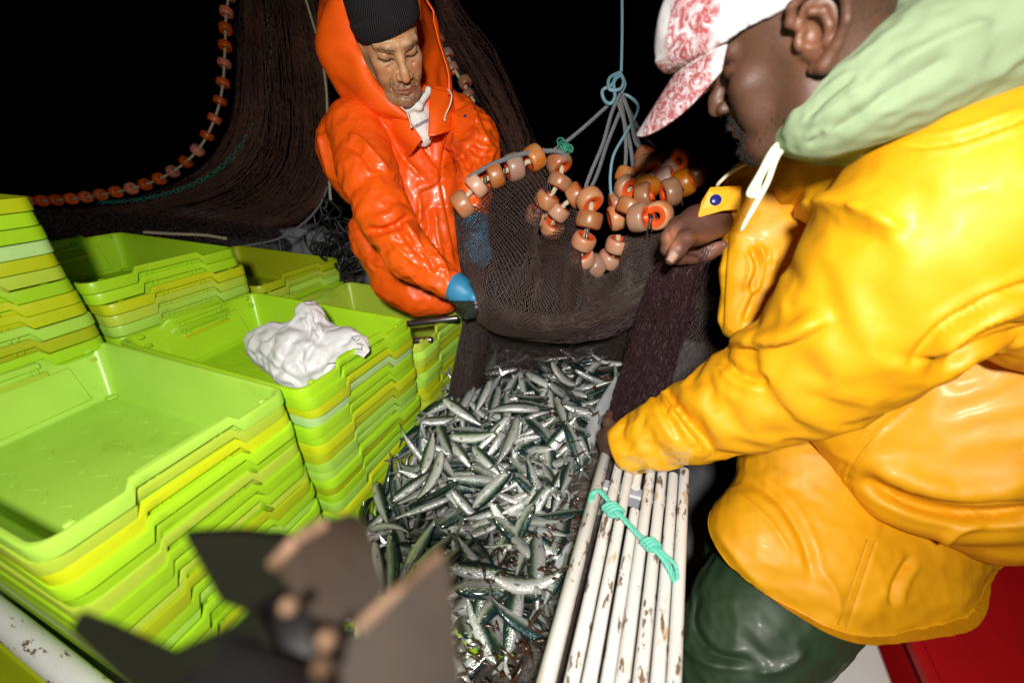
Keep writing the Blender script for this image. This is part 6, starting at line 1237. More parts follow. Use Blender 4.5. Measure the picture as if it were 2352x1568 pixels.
# ------------------------------------------------------------------ sardines
FISH_BENDS = [0.0, 0.35, -0.4, 0.95, -1.0, 1.9]
def fish_geo(bend, seed=0):
    """one sardine about 15 cm long, head towards +x, swept along a bent spine; at = (girth angle, place along, part)"""
    Ln = 0.155; st = [0.0, 0.015, 0.04, 0.08, 0.13, 0.19, 0.26, 0.36, 0.48, 0.60, 0.70, 0.78, 0.84, 0.875]
    hh = [0.0012, 0.0048, 0.0075, 0.0100, 0.0120, 0.0136, 0.0148, 0.0156, 0.0150, 0.0126, 0.0094, 0.0062, 0.0042, 0.0036]
    ww = [0.0010, 0.0030, 0.0045, 0.0060, 0.0070, 0.0078, 0.0083, 0.0086, 0.0082, 0.0068, 0.0050, 0.0032, 0.0020, 0.0014]
    def spine(t):
        """point, direction: curvature grows towards the tail"""
        n = 24; x, y, a = 0.0, 0.0, 0.0; ds = t * Ln / n
        for i in range(n):
            q = (i + .5) / n * t; a = bend * (q ** 1.5) ; x -= ds * math.cos(a); y += ds * math.sin(a)
        return np.array([Ln * 0.45 + x, y - bend * 0.012, 0.0]), np.array([-math.cos(a), math.sin(a), 0.0])
    V, A, Fc, M = [], [], [], []; n = 12
    for t, h, w in zip(st, hh, ww):
        c, d = spine(t); sd = np.array([-d[1], d[0], 0]); dz = -0.0012 * math.sin(t * 3)
        for j in range(n):
            a = 2 * math.pi * j / n; ca, sa = math.cos(a), math.sin(a); z = 1.02 * h * sa * (1.0 if sa > 0 else 1.10)
            V.append(c + sd * 1.05 * w * np.sign(ca) * abs(ca) ** 0.85 + np.array([0, 0, z + dz])); A.append((sa, t, 0.0))
    for i in range(len(st) - 1):
        for j in range(n): Fc.append((i * n + j, (i + 1) * n + j, (i + 1) * n + (j + 1) % n, i * n + (j + 1) % n)); M.append(0)
    Fc.append(tuple(range(n))); M.append(0)
    def fin(pts, th=0.0005):
        k = len(V); m = len(pts)
        for s in (1, -1):
            for (t, z, o) in pts:
                c, d = spine(t); sd = np.array([-d[1], d[0], 0]); V.append(c + np.array([0, 0, z]) + sd * (s * th + o)); A.append((0.6, t, 1.0))
        Fc.append(tuple(range(k, k + m))); Fc.append(tuple(range(k + m, k + 2 * m))[::-1]); M.extend([1, 1])
        for i in range(m): j = (i + 1) % m; Fc.append((k + i, k + m + i, k + m + j, k + j)); M.append(1)
    fin([(0.86, 0.0030, 0), (0.90, 0.0065, 0), (0.955, 0.0130, 0), (1.0, 0.0165, 0.001), (0.965, 0.0070, 0), (0.935, 0.0015, 0), (0.86, -0.0005, 0)])
    fin([(0.86, 0.0005, 0), (0.935, -0.0015, 0), (0.965, -0.0070, 0), (1.0, -0.0165, -0.001), (0.955, -0.0130, 0), (0.90, -0.0065, 0), (0.86, -0.0030, 0)])
    fin([(0.40, 0.0150, 0), (0.43, 0.0235, 0.0004), (0.47, 0.0205, 0.0004), (0.52, 0.0145, 0)])
    fin([(0.68, -0.0105, 0), (0.71, -0.0150, 0), (0.79, -0.0078, 0)]); fin([(0.46, -0.0165, 0.002), (0.50, -0.0215, 0.003), (0.53, -0.0160, 0.002)])
    for s in (1, -1):
        fin([(0.215, -0.008, s * 0.0076), (0.25, -0.0125, s * 0.0092), (0.30, -0.0115, s * 0.0096), (0.25, -0.0075, s * 0.0084)], 0.0003)
        c, d = spine(0.075); sd = np.array([-d[1], d[0], 0]); c = c + sd * s * 0.0056 + np.array([0, 0, 0.0022])
        for rad, off, mi in ((0.0036, 0.0, 2), (0.0019, 0.0008, 3)):
            k = len(V); V.append(c + sd * s * (off + 0.0011)); A.append((0, .075, 2.0))
            for r_, o_ in ((0.65, 0.0008), (1.0, 0.0)):
                for j in range(10): a = 2 * math.pi * j / 10; V.append(c + d * rad * r_ * math.cos(a) + np.array([0, 0, rad * r_ * math.sin(a)]) + sd * s * (off + o_)); A.append((0, .075, 2.0))
            for j in range(10):
                j2 = (j + 1) % 10; f1 = (k, k + 1 + j, k + 1 + j2); f2 = (k + 1 + j, k + 11 + j, k + 11 + j2, k + 1 + j2)
                Fc.append(f1 if s < 0 else f1[::-1]); Fc.append(f2 if s < 0 else f2[::-1]); M += [mi, mi]
    return np.array(V), Fc, M, np.array(A)
N_OWN = 290
FISH_DATA = '''
5 -0.132 0.4539 0.6783 0.406 -0.054 -0.748 -0.522 1.14
3 -0.1325 0.3827 0.6576 0.825 0.563 0.032 0.029 1.05
3 -0.2395 0.4611 0.6399 0.31 -0.048 -0.551 -0.773 1.07
1 -0.1526 0.3907 0.6524 0.476 -0.421 -0.511 0.579 1.05
1 -0.1382 0.4847 0.6733 0.335 -0.501 -0.636 0.482 1.18
3 -0.4436 0.4137 0.5946 0.242 0.374 0.273 0.853 1.15
2 -0.4091 0.4627 0.6035 0.51 -0.428 0.648 -0.371 1.12
2 -0.2031 0.4322 0.6395 -0.073 0.205 -0.736 0.641 1.18
2 -0.2086 0.3708 0.6132 -0.683 0.642 -0.215 0.275 0.953
2 -0.2966 0.6478 0.6712 0.361 -0.423 0.727 -0.402 1.07
1 -0.09 0.4997 0.661 0.484 0.583 0.382 0.529 1.02
4 -0.471 0.6276 0.6564 0.482 -0.414 -0.721 0.276 1.12
3 -0.363 0.6522 0.6582 0.445 0.887 -0.008 0.126 1.03
2 -0.3127 0.7714 0.7105 0.47 -0.506 -0.679 0.248 1.15
4 -0.1079 0.5943 0.6802 0.483 -0.511 0.44 -0.559 1.04
1 -0.1333 0.7669 0.7613 -0.435 0.129 0.604 -0.656 0.991
3 -0.3433 0.887 0.7349 0.729 -0.64 -0.035 0.241 1.15
4 -0.5387 0.5658 0.5933 0.539 0.093 -0.483 0.684 1.14
0 -0.4898 0.8454 0.7085 0.016 0.156 0.648 0.745 1.12
4 -0.1939 0.5457 0.6684 0.493 0.635 0.144 0.578 1.05
0 -0.5841 0.5566 0.5937 0.211 0.278 0.576 0.739 0.96
3 -0.4244 0.786 0.6831 0.089 0.072 -0.56 -0.821 1.1
2 -0.5184 0.6093 0.6314 0.455 0.33 -0.383 -0.734 0.925
0 -0.3731 0.4566 0.6105 0.43 -0.367 0.685 -0.459 1.11
1 -0.5205 0.6929 0.6683 0.54 0.608 -0.432 -0.391 1.03
0 -0.4597 0.5639 0.6184 0.441 -0.815 -0.346 0.144 1.06
0 -0.1851 0.8044 0.7355 0.139 0.497 -0.333 -0.789 1.12
1 -0.1874 0.43 0.6261 -0.413 0.494 -0.37 0.669 1.19
2 -0.3498 0.7135 0.6808 0.225 0.14 0.554 0.789 0.942
1 -0.4383 0.5842 0.6499 0.826 0.419 -0.208 0.314 1.13
1 -0.1119 0.5892 0.7196 -0.801 -0.514 -0.166 -0.256 0.911
1 -0.1946 0.535 0.6629 -0.205 -0.11 0.7 -0.675 1.04
0 -0.1308 0.6832 0.7408 0.545 -0.423 -0.359 0.629 0.921
1 -0.3835 0.562 0.6112 0.606 0.656 0.227 0.388 1.1
1 -0.3812 0.8071 0.6847 0.649 -0.541 -0.473 0.249 1.08
0 -0.5013 0.7548 0.6701 0.282 0.234 0.507 0.78 0.962
5 -0.1843 0.5947 0.6826 -0.635 0.552 0.48 -0.249 1.07
0 -0.3422 0.5927 0.634 0.12 -0.234 -0.719 -0.643 0.913
5 -0.1969 0.3785 0.6111 0.659 0.596 -0.456 0.052 1.02
2 -0.2953 0.5938 0.6398 0.764 -0.57 -0.258 0.161 0.905
3 -0.3038 0.5496 0.6079 0.163 0.237 -0.911 0.295 1.09
1 -0.5481 0.8218 0.6786 0.233 0.124 -0.615 -0.743 1.06
3 -0.2306 0.8227 0.7182 -0.19 0.169 0.64 -0.725 1.05
3 -0.2819 0.4844 0.6051 -0.644 -0.728 0.051 0.229 1.04
4 -0.4401 0.7359 0.6553 0.304 0.112 0.62 0.714 0.956
4 -0.5138 0.4958 0.6027 0.156 -0.254 0.893 0.337 0.94
1 -0.1252 0.8125 0.7564 0.195 0.44 0.562 0.673 1.06
0 -0.464 0.9322 0.7141 0.503 -0.468 -0.611 0.394 1.01
0 -0.1992 0.5403 0.6638 -0.456 0.837 -0.234 0.192 1.18
5 -0.2224 1.07 0.749 0.086 -0.425 -0.618 -0.656 1.16
2 -0.421 0.9195 0.7081 0.53 -0.366 -0.618 0.451 1.02
0 -0.1462 0.5684 0.6835 -0.278 0.041 -0.73 -0.623 0.967
4 -0.3455 0.7895 0.6767 0.233 0.664 0.654 0.279 1.11
0 -0.1997 0.6593 0.6978 -0.513 -0.71 0.177 0.449 1.02
1 -0.6032 0.7396 0.6383 0.763 0.041 -0.085 0.64 1.16
1 -0.573 0.7359 0.6396 0.577 0.619 -0.051 -0.531 1.06
2 -0.4365 0.4746 0.5907 0.878 -0.472 -0.056 0.053 0.984
0 -0.3164 0.4929 0.6196 0.425 -0.381 0.507 -0.646 0.9
2 -0.2144 0.3103 0.5667 -0.354 0.305 -0.69 0.553 1.01
2 -0.5782 0.889 0.6887 0.843 -0.229 -0.21 0.438 1.13
1 -0.2733 0.5639 0.6396 0.117 0.316 -0.758 -0.558 0.914
4 -0.2634 0.3836 0.5766 -0.706 -0.591 0.374 0.112 0.949
0 -0.5116 0.8966 0.7069 0.553 -0.425 -0.559 0.449 1.12
3 -0.2636 0.5728 0.6445 0.363 0.88 -0.064 0.301 1.09
2 -0.1923 0.772 0.7086 -0.644 0.472 -0.364 0.48 1.06
2 -0.31 1.071 0.7253 0.267 0.094 0.59 0.756 1.16
3 -0.2184 0.5639 0.6546 -0.073 0.337 0.557 0.756 1.07
2 -0.3271 0.6884 0.6489 0.086 -0.056 -0.836 0.539 1.04
1 -0.1607 0.5736 0.6985 -0.287 0.008 -0.792 -0.539 1.03
5 -0.1597 0.4409 0.6395 0.328 0.778 -0.384 0.374 1.03
1 -0.1667 0.6864 0.7114 -0.663 0.585 -0.309 0.349 0.986
2 -0.4731 0.4009 0.5869 0.007 0.386 0.848 0.364 0.99
1 -0.4084 0.5232 0.5907 0.181 -0.064 0.714 -0.673 1.02
3 -0.1216 0.9019 0.7739 -0.258 0.02 0.713 0.652 1.07
1 -0.1932 0.6442 0.6887 0.214 0.062 -0.614 0.757 1.03
0 -0.1977 0.8918 0.7486 -0.173 0.461 0.853 -0.171 0.996
3 -0.3149 0.977 0.712 0.619 0.721 -0.273 0.146 0.969
2 -0.1332 0.5394 0.669 0.097 0.047 0.539 0.835 1.01
1 -0.4046 1.039 0.6965 0.512 -0.393 0.707 -0.289 1.05
2 -0.6092 0.6054 0.592 0.696 -0.019 0.502 -0.513 1.07
0 -0.1492 0.6597 0.7147 -0.31 -0.578 0.399 0.641 0.998
2 -0.5692 0.7006 0.6537 0.21 -0.933 0.116 0.27 1.05
0 -0.243 0.7895 0.6926 0.698 -0.632 -0.093 -0.323 0.982
2 -0.25 0.4933 0.6281 -0.916 -0.172 -0.094 0.351 0.984
4 -0.4778 0.6885 0.6415 0.23 -0.044 -0.853 0.467 1.1
2 -0.2204 0.9949 0.7501 -0.466 0.134 0.481 0.731 1.11
3 -0.257 0.8122 0.6886 -0.315 0.473 -0.6 0.563 1.08
4 -0.2291 0.6959 0.6854 0.276 0.041 -0.783 0.557 0.964
2 -0.2595 0.8545 0.7099 0.6 -0.683 -0.415 0.048 0.965
3 -0.5225 0.6389 0.6066 0.237 0.951 -0.129 -0.15 1.01
4 -0.1811 0.7453 0.7051 0.633 -0.673 -0.238 -0.301 0.963
2 -0.138 0.6557 0.7144 -0.647 0.343 0.513 -0.448 0.954
2 -0.3795 0.9153 0.7057 0.425 0.723 -0.361 -0.407 1.09
3 -0.2086 0.6299 0.6867 0.133 -0.353 0.67 0.639 1.01
3 -0.6135 0.5239 0.5891 0.91 -0.191 -0.089 -0.357 1.14
3 -0.1374 1.04 0.7901 -0.315 0.029 0.881 0.351 0.973
4 -0.4472 0.9868 0.7031 0.442 -0.616 0.538 -0.369 1.04
1 -0.2165 0.6149 0.664 0.007 -0.942 -0.334 0.04 1.1
4 -0.478 0.4814 0.5736 0.625 0.654 -0.077 -0.419 1.12
3 -0.2961 0.7917 0.6846 0.266 -0.937 -0.094 -0.206 1.09
4 -0.5643 0.6726 0.6151 0.599 -0.684 -0.187 -0.372 0.959
0 -0.1662 0.5216 0.6648 0.563 0.439 0.458 0.531 0.983
4 -0.442 0.7371 0.617 0.025 -0.284 0.684 -0.672 1.11
1 -0.3586 1.039 0.706 0.24 0.448 0.497 0.704 0.979
1 -0.2547 0.4956 0.6102 -0.612 -0.521 0.362 0.473 1.11
2 -0.4421 0.8127 0.6682 0.575 0.792 0.205 -0.01 1
2 -0.4158 0.6199 0.6357 0.246 0.187 0.794 0.524 0.901
3 -0.4635 0.5498 0.5865 0.429 0.209 0.547 0.688 0.91
4 -0.1126 1.135 0.806 -0.643 0.709 0.018 0.291 0.915
2 -0.1072 1.13 0.7778 0.097 0.242 0.777 -0.574 1.16
3 -0.2163 0.6331 0.673 -0.143 0.035 0.828 0.541 0.921
4 -0.1231 0.7438 0.7118 0.289 -0.128 0.714 -0.625 0.94
0 -0.1448 1.015 0.7465 0.692 0.633 0.08 0.337 1.14
5 -0.2178 0.378 0.6019 0.404 -0.408 -0.592 0.566 0.927
0 -0.1397 1.035 0.7703 0.131 -0.174 0.724 0.655 0.933
3 -0.443 0.8933 0.6804 0.054 -0.286 -0.743 -0.603 0.912
1 -0.1744 0.6788 0.7025 -0.835 0.102 0.33 0.428 1.12
2 -0.4894 0.5954 0.6271 0.311 -0.72 -0.548 0.291 1.04
2 -0.4301 0.592 0.5873 0.306 -0.642 -0.473 0.52 1.12
3 -0.4033 0.6492 0.6198 0.224 0.165 0.843 -0.46 1.14
4 -0.1488 0.819 0.7561 0.669 0.686 -0.279 -0.068 0.952
1 -0.2509 0.9893 0.7243 0.631 -0.504 0.52 -0.28 0.931
2 -0.1622 0.468 0.6247 0.047 -0.101 -0.834 0.541 1.1
4 -0.265 0.4272 0.6036 -0.493 0.533 0.567 -0.389 1
2 -0.6289 0.7819 0.6382 0.754 -0.112 0.107 0.638 1.01
1 -0.5841 0.4989 0.5637 0.463 0.431 -0.522 -0.572 1.06
5 -0.1258 0.4101 0.633 0.231 0.324 0.132 -0.908 0.971
1 -0.1665 1.16 0.7897 -0.231 -0.029 -0.692 0.684 0.996
3 -0.1608 1.068 0.7753 -0.081 0.864 0.451 0.207 1.04
4 -0.281 0.8942 0.7124 0.086 -0.452 0.735 0.497 1.01
2 -0.3213 0.7267 0.6656 0.785 -0.611 -0.088 -0.053 1
0 -0.5617 0.457 0.5712 0.135 -0.793 -0.512 0.301 1.03
2 -0.245 0.4958 0.61 0.674 -0.528 -0.47 -0.216 0.92
1 -0.1692 0.9775 0.7636 -0.791 -0.598 -0.013 0.128 1.09
0 -0.4797 1.08 0.7175 0.696 -0.681 -0.195 0.116 1.07
4 -0.5105 0.7514 0.6375 0.648 -0.752 -0.101 0.058 1.01
1 -0.2233 0.6386 0.676 -0.411 0.885 0.199 0.09 1.07
1 -0.1424 0.8851 0.7666 0.164 -0.117 -0.793 0.575 0.981
4 -0.3336 1.142 0.7243 0.293 -0.298 -0.744 0.521 1.07
1 -0.1549 0.9252 0.7636 0.212 0.362 -0.558 0.716 0.921
2 -0.2817 0.9376 0.7204 0.046 -0.002 -0.677 0.735 0.9
2 -0.1668 1.081 0.7827 0.347 -0.068 -0.201 0.913 1.05
2 -0.21 0.5333 0.6415 0.396 -0.878 -0.231 -0.137 0.981
2 -0.4306 0.6843 0.6306 0.734 -0.636 -0.156 -0.18 0.916
3 -0.306 1.022 0.7088 0.736 0.632 -0.221 -0.1 0.98
4 -0.254 0.3883 0.5963 0.171 -0.102 0.91 -0.365 1.08
3 -0.2062 0.3962 0.6023 0.371 0.849 -0.363 0.099 0.986
4 -0.2967 0.8108 0.6797 0.547 -0.588 0.556 -0.214 0.913
2 -0.2459 0.6833 0.6788 -0.278 0.774 0.558 -0.112 0.97
1 -0.282 0.7815 0.689 -0.752 -0.623 0.118 0.182 0.919
3 -0.2945 0.4206 0.6063 0.261 0.315 -0.831 -0.378 1.15
1 -0.2522 0.7278 0.676 0.619 0.554 0.509 0.225 1.1
1 -0.175 0.9776 0.772 -0.551 0.7 -0.209 0.403 0.957
4 -0.2017 0.2833 0.5864 0.121 -0.159 -0.974 0.105 1.12
1 -0.3005 0.5113 0.6028 0.714 0.687 -0.063 0.119 1.01
3 -0.1946 0.7075 0.6893 0.421 0.842 -0.261 0.212 1.05
3 -0.4089 0.9239 0.6666 0.007 0.098 0.57 0.816 1.16
3 -0.3341 0.5478 0.6103 0.806 -0.34 0.142 0.462 0.953
4 -0.1147 0.8266 0.7353 0.397 -0.282 0.551 -0.677 1.08
3 -0.1448 0.9611 0.7542 0.039 -0.039 0.714 0.698 0.909
0 -0.5458 0.5393 0.5355 0.633 -0.633 -0.237 0.377 0.964
1 -0.5298 1.141 0.7103 0.5 0.557 -0.47 -0.467 1.11
0 -0.4755 0.5426 0.5512 0.433 -0.569 -0.598 0.362 1.09
2 -0.626 0.8863 0.6587 0.779 0.01 0.196 0.595 1.11
0 -0.1606 0.4607 0.6393 0.512 -0.118 0.176 -0.832 1.16
1 -0.1702 0.7969 0.6991 0.42 -0.8 -0.427 0.023 0.897
1 -0.2986 1.178 0.7553 0.026 -0.064 0.822 0.566 1.16
2 -0.3055 1.045 0.7047 0.615 -0.675 -0.318 0.256 1
0 -0.2998 0.462 0.5868 -0.26 0.526 -0.517 0.623 1.04
3 -0.1763 0.8918 0.7321 0.33 0.087 0.727 -0.596 0.942
3 -0.1691 1.077 0.7676 -0.357 0.493 -0.653 0.451 0.966
3 -0.2942 0.476 0.5923 0.162 -0.433 -0.75 -0.474 1
1 -0.2597 1.116 0.7306 0.007 -0.063 0.613 0.787 0.911
2 -0.5499 0.8699 0.6606 0.386 -0.355 -0.677 0.517 0.959
4 -0.4206 0.8559 0.6663 0.049 -0.311 0.324 -0.892 0.899
3 -0.6154 0.6572 0.5547 0.388 0.553 -0.573 -0.464 1.1
3 -0.5128 0.4788 0.5445 0.734 0.262 -0.502 -0.376 0.919
0 -0.2226 0.5647 0.649 0.593 -0.321 0.521 -0.523 1.03
4 -0.5146 0.9822 0.7002 0.508 0.528 -0.299 -0.611 1.16
0 -0.4314 0.6279 0.5897 0.114 -0.461 -0.539 0.695 0.963
0 -0.3935 0.7922 0.6375 0.229 -0.057 0.204 -0.95 0.918
2 -0.5726 0.8151 0.6477 0.691 0.031 -0.144 0.708 0.964
3 -0.5839 0.6211 0.5913 0.1 -0.658 0.677 0.315 0.958
2 -0.3264 0.598 0.611 -0.449 0.697 0.559 -0.012 1.01
3 -0.4652 1.244 0.7013 0.609 0.388 -0.541 -0.43 1.07
3 -0.4098 0.655 0.5683 -0.494 -0.401 0.74 0.219 1.15
3 -0.2038 1.097 0.7659 0.349 -0.312 -0.474 0.746 0.946
2 -0.3084 0.3541 0.5857 0.075 0.071 -0.867 0.487 0.981
1 -0.1732 0.6129 0.6873 0.331 0.021 0.46 0.824 1.06
1 -0.2651 0.3267 0.5629 -0.459 0.884 -0.054 0.068 0.978
0 -0.5883 0.4883 0.5305 0.329 -0.308 -0.656 0.606 1.13
3 -0.3145 0.9352 0.685 -0.123 -0.222 -0.678 0.69 1.01
1 -0.2731 0.3345 0.5493 0.035 0.251 -0.635 -0.729 0.976
2 -0.2697 0.39 0.5856 0.651 -0.71 0.195 -0.182 1.03
1 -0.2677 0.9341 0.6742 0.643 0.706 -0.073 0.287 1.04
2 -0.202 0.9881 0.7461 -0.402 -0.617 0.637 0.228 0.998
0 -0.5071 0.879 0.6735 0.135 0.493 0.68 0.526 1.05
2 -0.1565 0.5648 0.6726 -0.783 -0.011 0.147 -0.605 1.11
2 -0.4474 0.7974 0.6191 0.796 -0.509 0.228 -0.234 0.96
2 -0.505 1.311 0.6948 0.019 0.044 -0.848 0.528 1.04
5 -0.302 0.6495 0.6394 0.192 -0.926 0.32 0.053 0.92
0 -0.5095 1.062 0.6936 0.722 0.525 -0.391 -0.224 1.06
0 -0.4117 0.9722 0.678 0.875 -0.383 -0.266 0.128 0.926
1 -0.4653 0.8694 0.6615 0.464 -0.224 -0.486 0.706 1.16
2 -0.3123 0.9255 0.6845 0.773 0.491 0.228 0.332 1.09
4 -0.1641 1.196 0.785 0.761 0.615 0.204 -0.022 0.955
1 -0.3124 0.7937 0.6616 -0.154 0.27 -0.942 0.127 0.984
5 -0.2964 0.6812 0.6493 -0.018 -0.544 -0.838 0.036 0.901
0 -0.2452 0.8165 0.694 -0.198 0.431 -0.853 0.217 0.938
1 -0.6039 0.7503 0.5775 0.038 -0.761 0.647 0.014 1.11
1 -0.2498 0.5594 0.6121 0.034 -0.309 0.585 0.749 1.02
4 -0.5158 0.5982 0.5627 0.575 0.268 -0.655 0.411 0.922
0 -0.268 1.215 0.7426 -0.472 0.443 -0.351 0.677 1.11
0 -0.5424 0.8375 0.6407 0.145 -0.34 -0.757 0.539 0.994
2 -0.1656 0.6776 0.6886 0.069 0.112 0.269 -0.954 0.954
2 -0.4239 1.205 0.6885 0.204 -0.384 -0.661 0.611 1.15
1 -0.4735 0.6184 0.5721 0.168 -0.372 0.612 -0.678 0.913
3 -0.1584 0.5811 0.6641 0.533 -0.699 -0.328 0.345 1.14
5 -0.5633 0.4969 0.494 0.78 0.399 -0.439 -0.199 1.16
2 -0.4956 0.6913 0.5996 0.671 0.679 0.273 0.118 1.12
1 -0.5856 1.007 0.6644 0.705 -0.428 0.413 0.386 1.07
0 -0.3385 0.4444 0.5992 0.71 -0.609 -0.319 0.15 0.903
2 -0.3062 0.8992 0.6845 0.309 -0.532 -0.708 0.346 1.07
3 -0.2971 0.9531 0.688 0.654 -0.424 -0.567 0.268 1.01
1 -0.3825 0.8251 0.6375 -0.155 0.172 -0.716 0.658 1.1
4 -0.443 1.014 0.669 0.55 0.386 0.528 0.519 1.16
1 -0.5939 0.6036 0.5519 0.331 -0.602 0.724 0.063 0.972
4 -0.4343 0.5903 0.557 0.274 0.594 -0.596 -0.466 0.97
1 -0.5062 0.8702 0.6357 0.702 0.653 -0.198 -0.206 1.16
1 -0.5745 1.251 0.6947 0.752 0.288 0.36 0.471 1.1
0 -0.4267 1.226 0.7084 0.295 -0.725 -0.564 0.264 1.16
3 -0.1656 0.8667 0.7513 -0.373 0.578 0.649 -0.325 1
0 -0.2143 0.6531 0.6741 0.77 -0.496 0.275 -0.291 1.13
2 -0.5777 0.7853 0.6178 0.425 0.487 0.565 0.512 1.09
3 -0.3658 1.209 0.7354 0.787 0.61 -0.011 0.092 1.13
5 -0.4761 1.142 0.703 0.135 0.384 -0.896 -0.177 0.991
1 -0.3331 0.7217 0.6374 0.178 0.291 -0.575 -0.744 1.12
3 -0.543 0.6121 0.544 0.391 0.583 0.386 0.598 1.13
4 -0.3708 0.639 0.5895 -0.328 0.088 0.794 -0.504 0.968
1 -0.3104 1.075 0.6993 0.09 -0.409 -0.775 0.472 1.08
2 -0.6051 0.8208 0.6449 0.145 -0.667 -0.712 -0.168 1.11
0 -0.559 0.6467 0.5828 0.519 -0.584 0.518 -0.348 1.11
3 -0.2366 0.6874 0.6697 -0.779 0.028 -0.368 0.507 0.995
1 -0.1275 1.171 0.78 0.575 -0.801 -0.115 0.117 0.945
2 -0.1792 0.5203 0.6251 0.732 -0.523 -0.411 -0.147 0.993
1 -0.2397 0.721 0.6751 -0.445 -0.314 0.469 0.695 0.906
1 -0.3103 0.692 0.6255 -0.622 -0.656 -0.368 -0.217 0.969
4 -0.255 1.203 0.7467 0.52 -0.528 0.607 -0.288 1.07
1 -0.4045 1.076 0.6876 0.76 0.626 0.023 0.173 0.904
3 -0.2935 1.092 0.7104 -0.251 0.699 -0.451 0.495 0.99
0 -0.2187 1.173 0.7493 0.474 -0.794 -0.354 0.143 0.97
2 -0.1905 0.5983 0.6769 -0.715 -0.646 0.269 -0.008 1.03
2 -0.4183 1.156 0.667 0.547 -0.666 -0.49 0.132 0.991
0 -0.1481 0.567 0.6688 0.894 -0.108 0.19 -0.392 0.916
2 -0.2838 1.183 0.7157 0.402 -0.191 -0.106 0.889 0.961
2 -0.6186 1.033 0.6733 0.473 -0.518 0.524 -0.484 0.976
2 -0.5297 1.253 0.6838 0.551 -0.688 -0.309 0.357 1.02
2 -0.5684 0.9896 0.6682 0.03 0.855 0.46 -0.237 0.909
1 -0.5689 1.214 0.6832 0.116 -0.137 0.593 -0.785 1.1
2 -0.3236 0.6552 0.593 0.637 -0.687 -0.083 0.338 1.06
3 -0.3651 0.5048 0.5746 0.557 -0.772 -0.203 0.228 1.01
0 -0.3187 0.6788 0.5887 0.563 0.749 -0.349 -0.005 1.03
2 -0.2226 0.7593 0.6759 0.601 0.527 0.36 0.481 1.13
0 -0.2931 0.3015 0.551 0.038 -0.238 0.593 0.769 1.05
4 -0.3248 1.2 0.7027 0.384 0.33 0.351 0.787 1.09
2 -0.5289 0.4973 0.5258 0.46 0.587 0.666 0.017 0.971
1 -0.467 0.9926 0.6855 0.457 0.4 -0.492 -0.624 0.969
1 -0.3886 0.5421 0.5611 0.608 0.631 0.366 0.313 0.946
0 -0.3884 0.6329 0.5835 0.618 -0.618 0.229 -0.428 1.13
5 -0.6072 0.5558 0.4819 0.371 0.82 0.182 0.397 1.13
4 -0.2368 1.196 0.7659 -0.106 0.076 0.686 0.716 1.02
3 -0.5351 0.7697 0.6201 0.312 0.466 0.177 0.808 0.928
4 -0.3563 0.8754 0.6442 0.812 -0.548 0.014 -0.202 0.94
2 -0.2403 0.3649 0.55 0.348 0.719 -0.459 -0.389 1.04
0 -0.4489 1.111 0.7041 0.465 -0.236 0.502 -0.691 0.962
2 -0.4623 1.109 0.6738 0.658 -0.729 -0.052 -0.182 0.914
3 -0.214 0.6442 0.6687 0.311 -0.015 0.716 0.625 1.02
4 -0.09 1.239 0.8131 0.596 0.72 -0.178 -0.309 0.951
0 -0.4982 0.4296 0.5401 0.048 0.084 -0.79 -0.606 1.11
0 -0.6175 1.293 0.6669 0 0.651 0.57 0.501 1.09
4 -0.3372 0.7842 0.6339 -0.886 -0.442 -0.129 0.046 0.951
3 -0.4833 1.206 0.6791 0.738 0.393 -0.404 -0.371 0.99
2 -0.1081 0.9011 0.7498 0.27 0.519 -0.44 -0.681 0.913
0 -0.2217 0.4011 0.6003 0.775 0.602 -0.027 -0.19 0.977
0 -0.46 1.212 0.6355 0.5 0.817 0.136 0.251 0.976
2 -0.2957 0.5292 0.5813 0.633 0.574 0.336 0.396 1.1
3 -0.1948 0.3873 0.5827 0.487 0.8 -0.293 0.192 1.03
1 -0.3496 1.217 0.6939 -0.037 0.153 -0.769 0.62 0.96
0 -0.2108 1.234 0.7568 0.079 0.175 -0.577 -0.794 1.1
3 -0.4372 0.4236 0.4911 -0.069 0.565 -0.429 0.701 1.06
4 -0.3396 0.7524 0.6338 0.532 0.647 0.502 0.218 1.06
2 -0.2992 1.207 0.7222 -0.019 0.32 -0.829 0.458 0.935
0 -0.6091 1.025 0.6509 0.443 -0.468 0.599 -0.476 1.05
1 -0.2122 0.4819 0.6183 -0.647 0.638 -0.131 0.396 1.04
3 -0.4017 1.004 0.6527 0.263 0.166 0.801 0.511 0.913
2 -0.3774 1.03 0.6722 0.355 0.533 -0.499 -0.584 1.13
3 -0.2855 0.8614 0.6893 0.267 0.028 0.562 0.782 0.921
4 -0.5266 0.8285 0.625 0.569 0.221 0.555 0.565 0.911
1 -0.2386 1.139 0.7234 0.43 0.597 -0.603 -0.308 1.03
2 -0.5576 0.6066 0.5187 0.682 -0.719 -0.075 -0.111 0.983
5 -0.5283 1.272 0.6143 0.218 0.422 0.444 0.76 0.989
1 -0.4318 0.9447 0.6139 -0.459 0.354 -0.401 0.709 0.955
3 -0.3595 0.6222 0.6023 0.638 -0.736 -0.224 0.026 1.11
4 -0.2835 1.119 0.6955 0.11 -0.98 0.121 -0.117 1.1
2 -0.4282 0.6958 0.5831 -0.278 -0.194 0.505 0.794 1.1
3 -0.3635 0.805 0.6332 0.627 0.777 -0.007 0.05 0.91
4 -0.4968 0.9523 0.6161 0.222 -0.137 -0.758 0.598 0.899
1 -0.5267 0.6842 0.5773 0.403 -0.406 -0.664 0.482 1
2 -0.1988 1.178 0.7301 0.719 -0.613 -0.242 -0.219 1
4 -0.5771 0.6377 0.4991 0.153 0.19 -0.132 -0.961 1.08
0 -0.3727 0.6617 0.5736 0.666 0.443 0.191 0.57 1.1
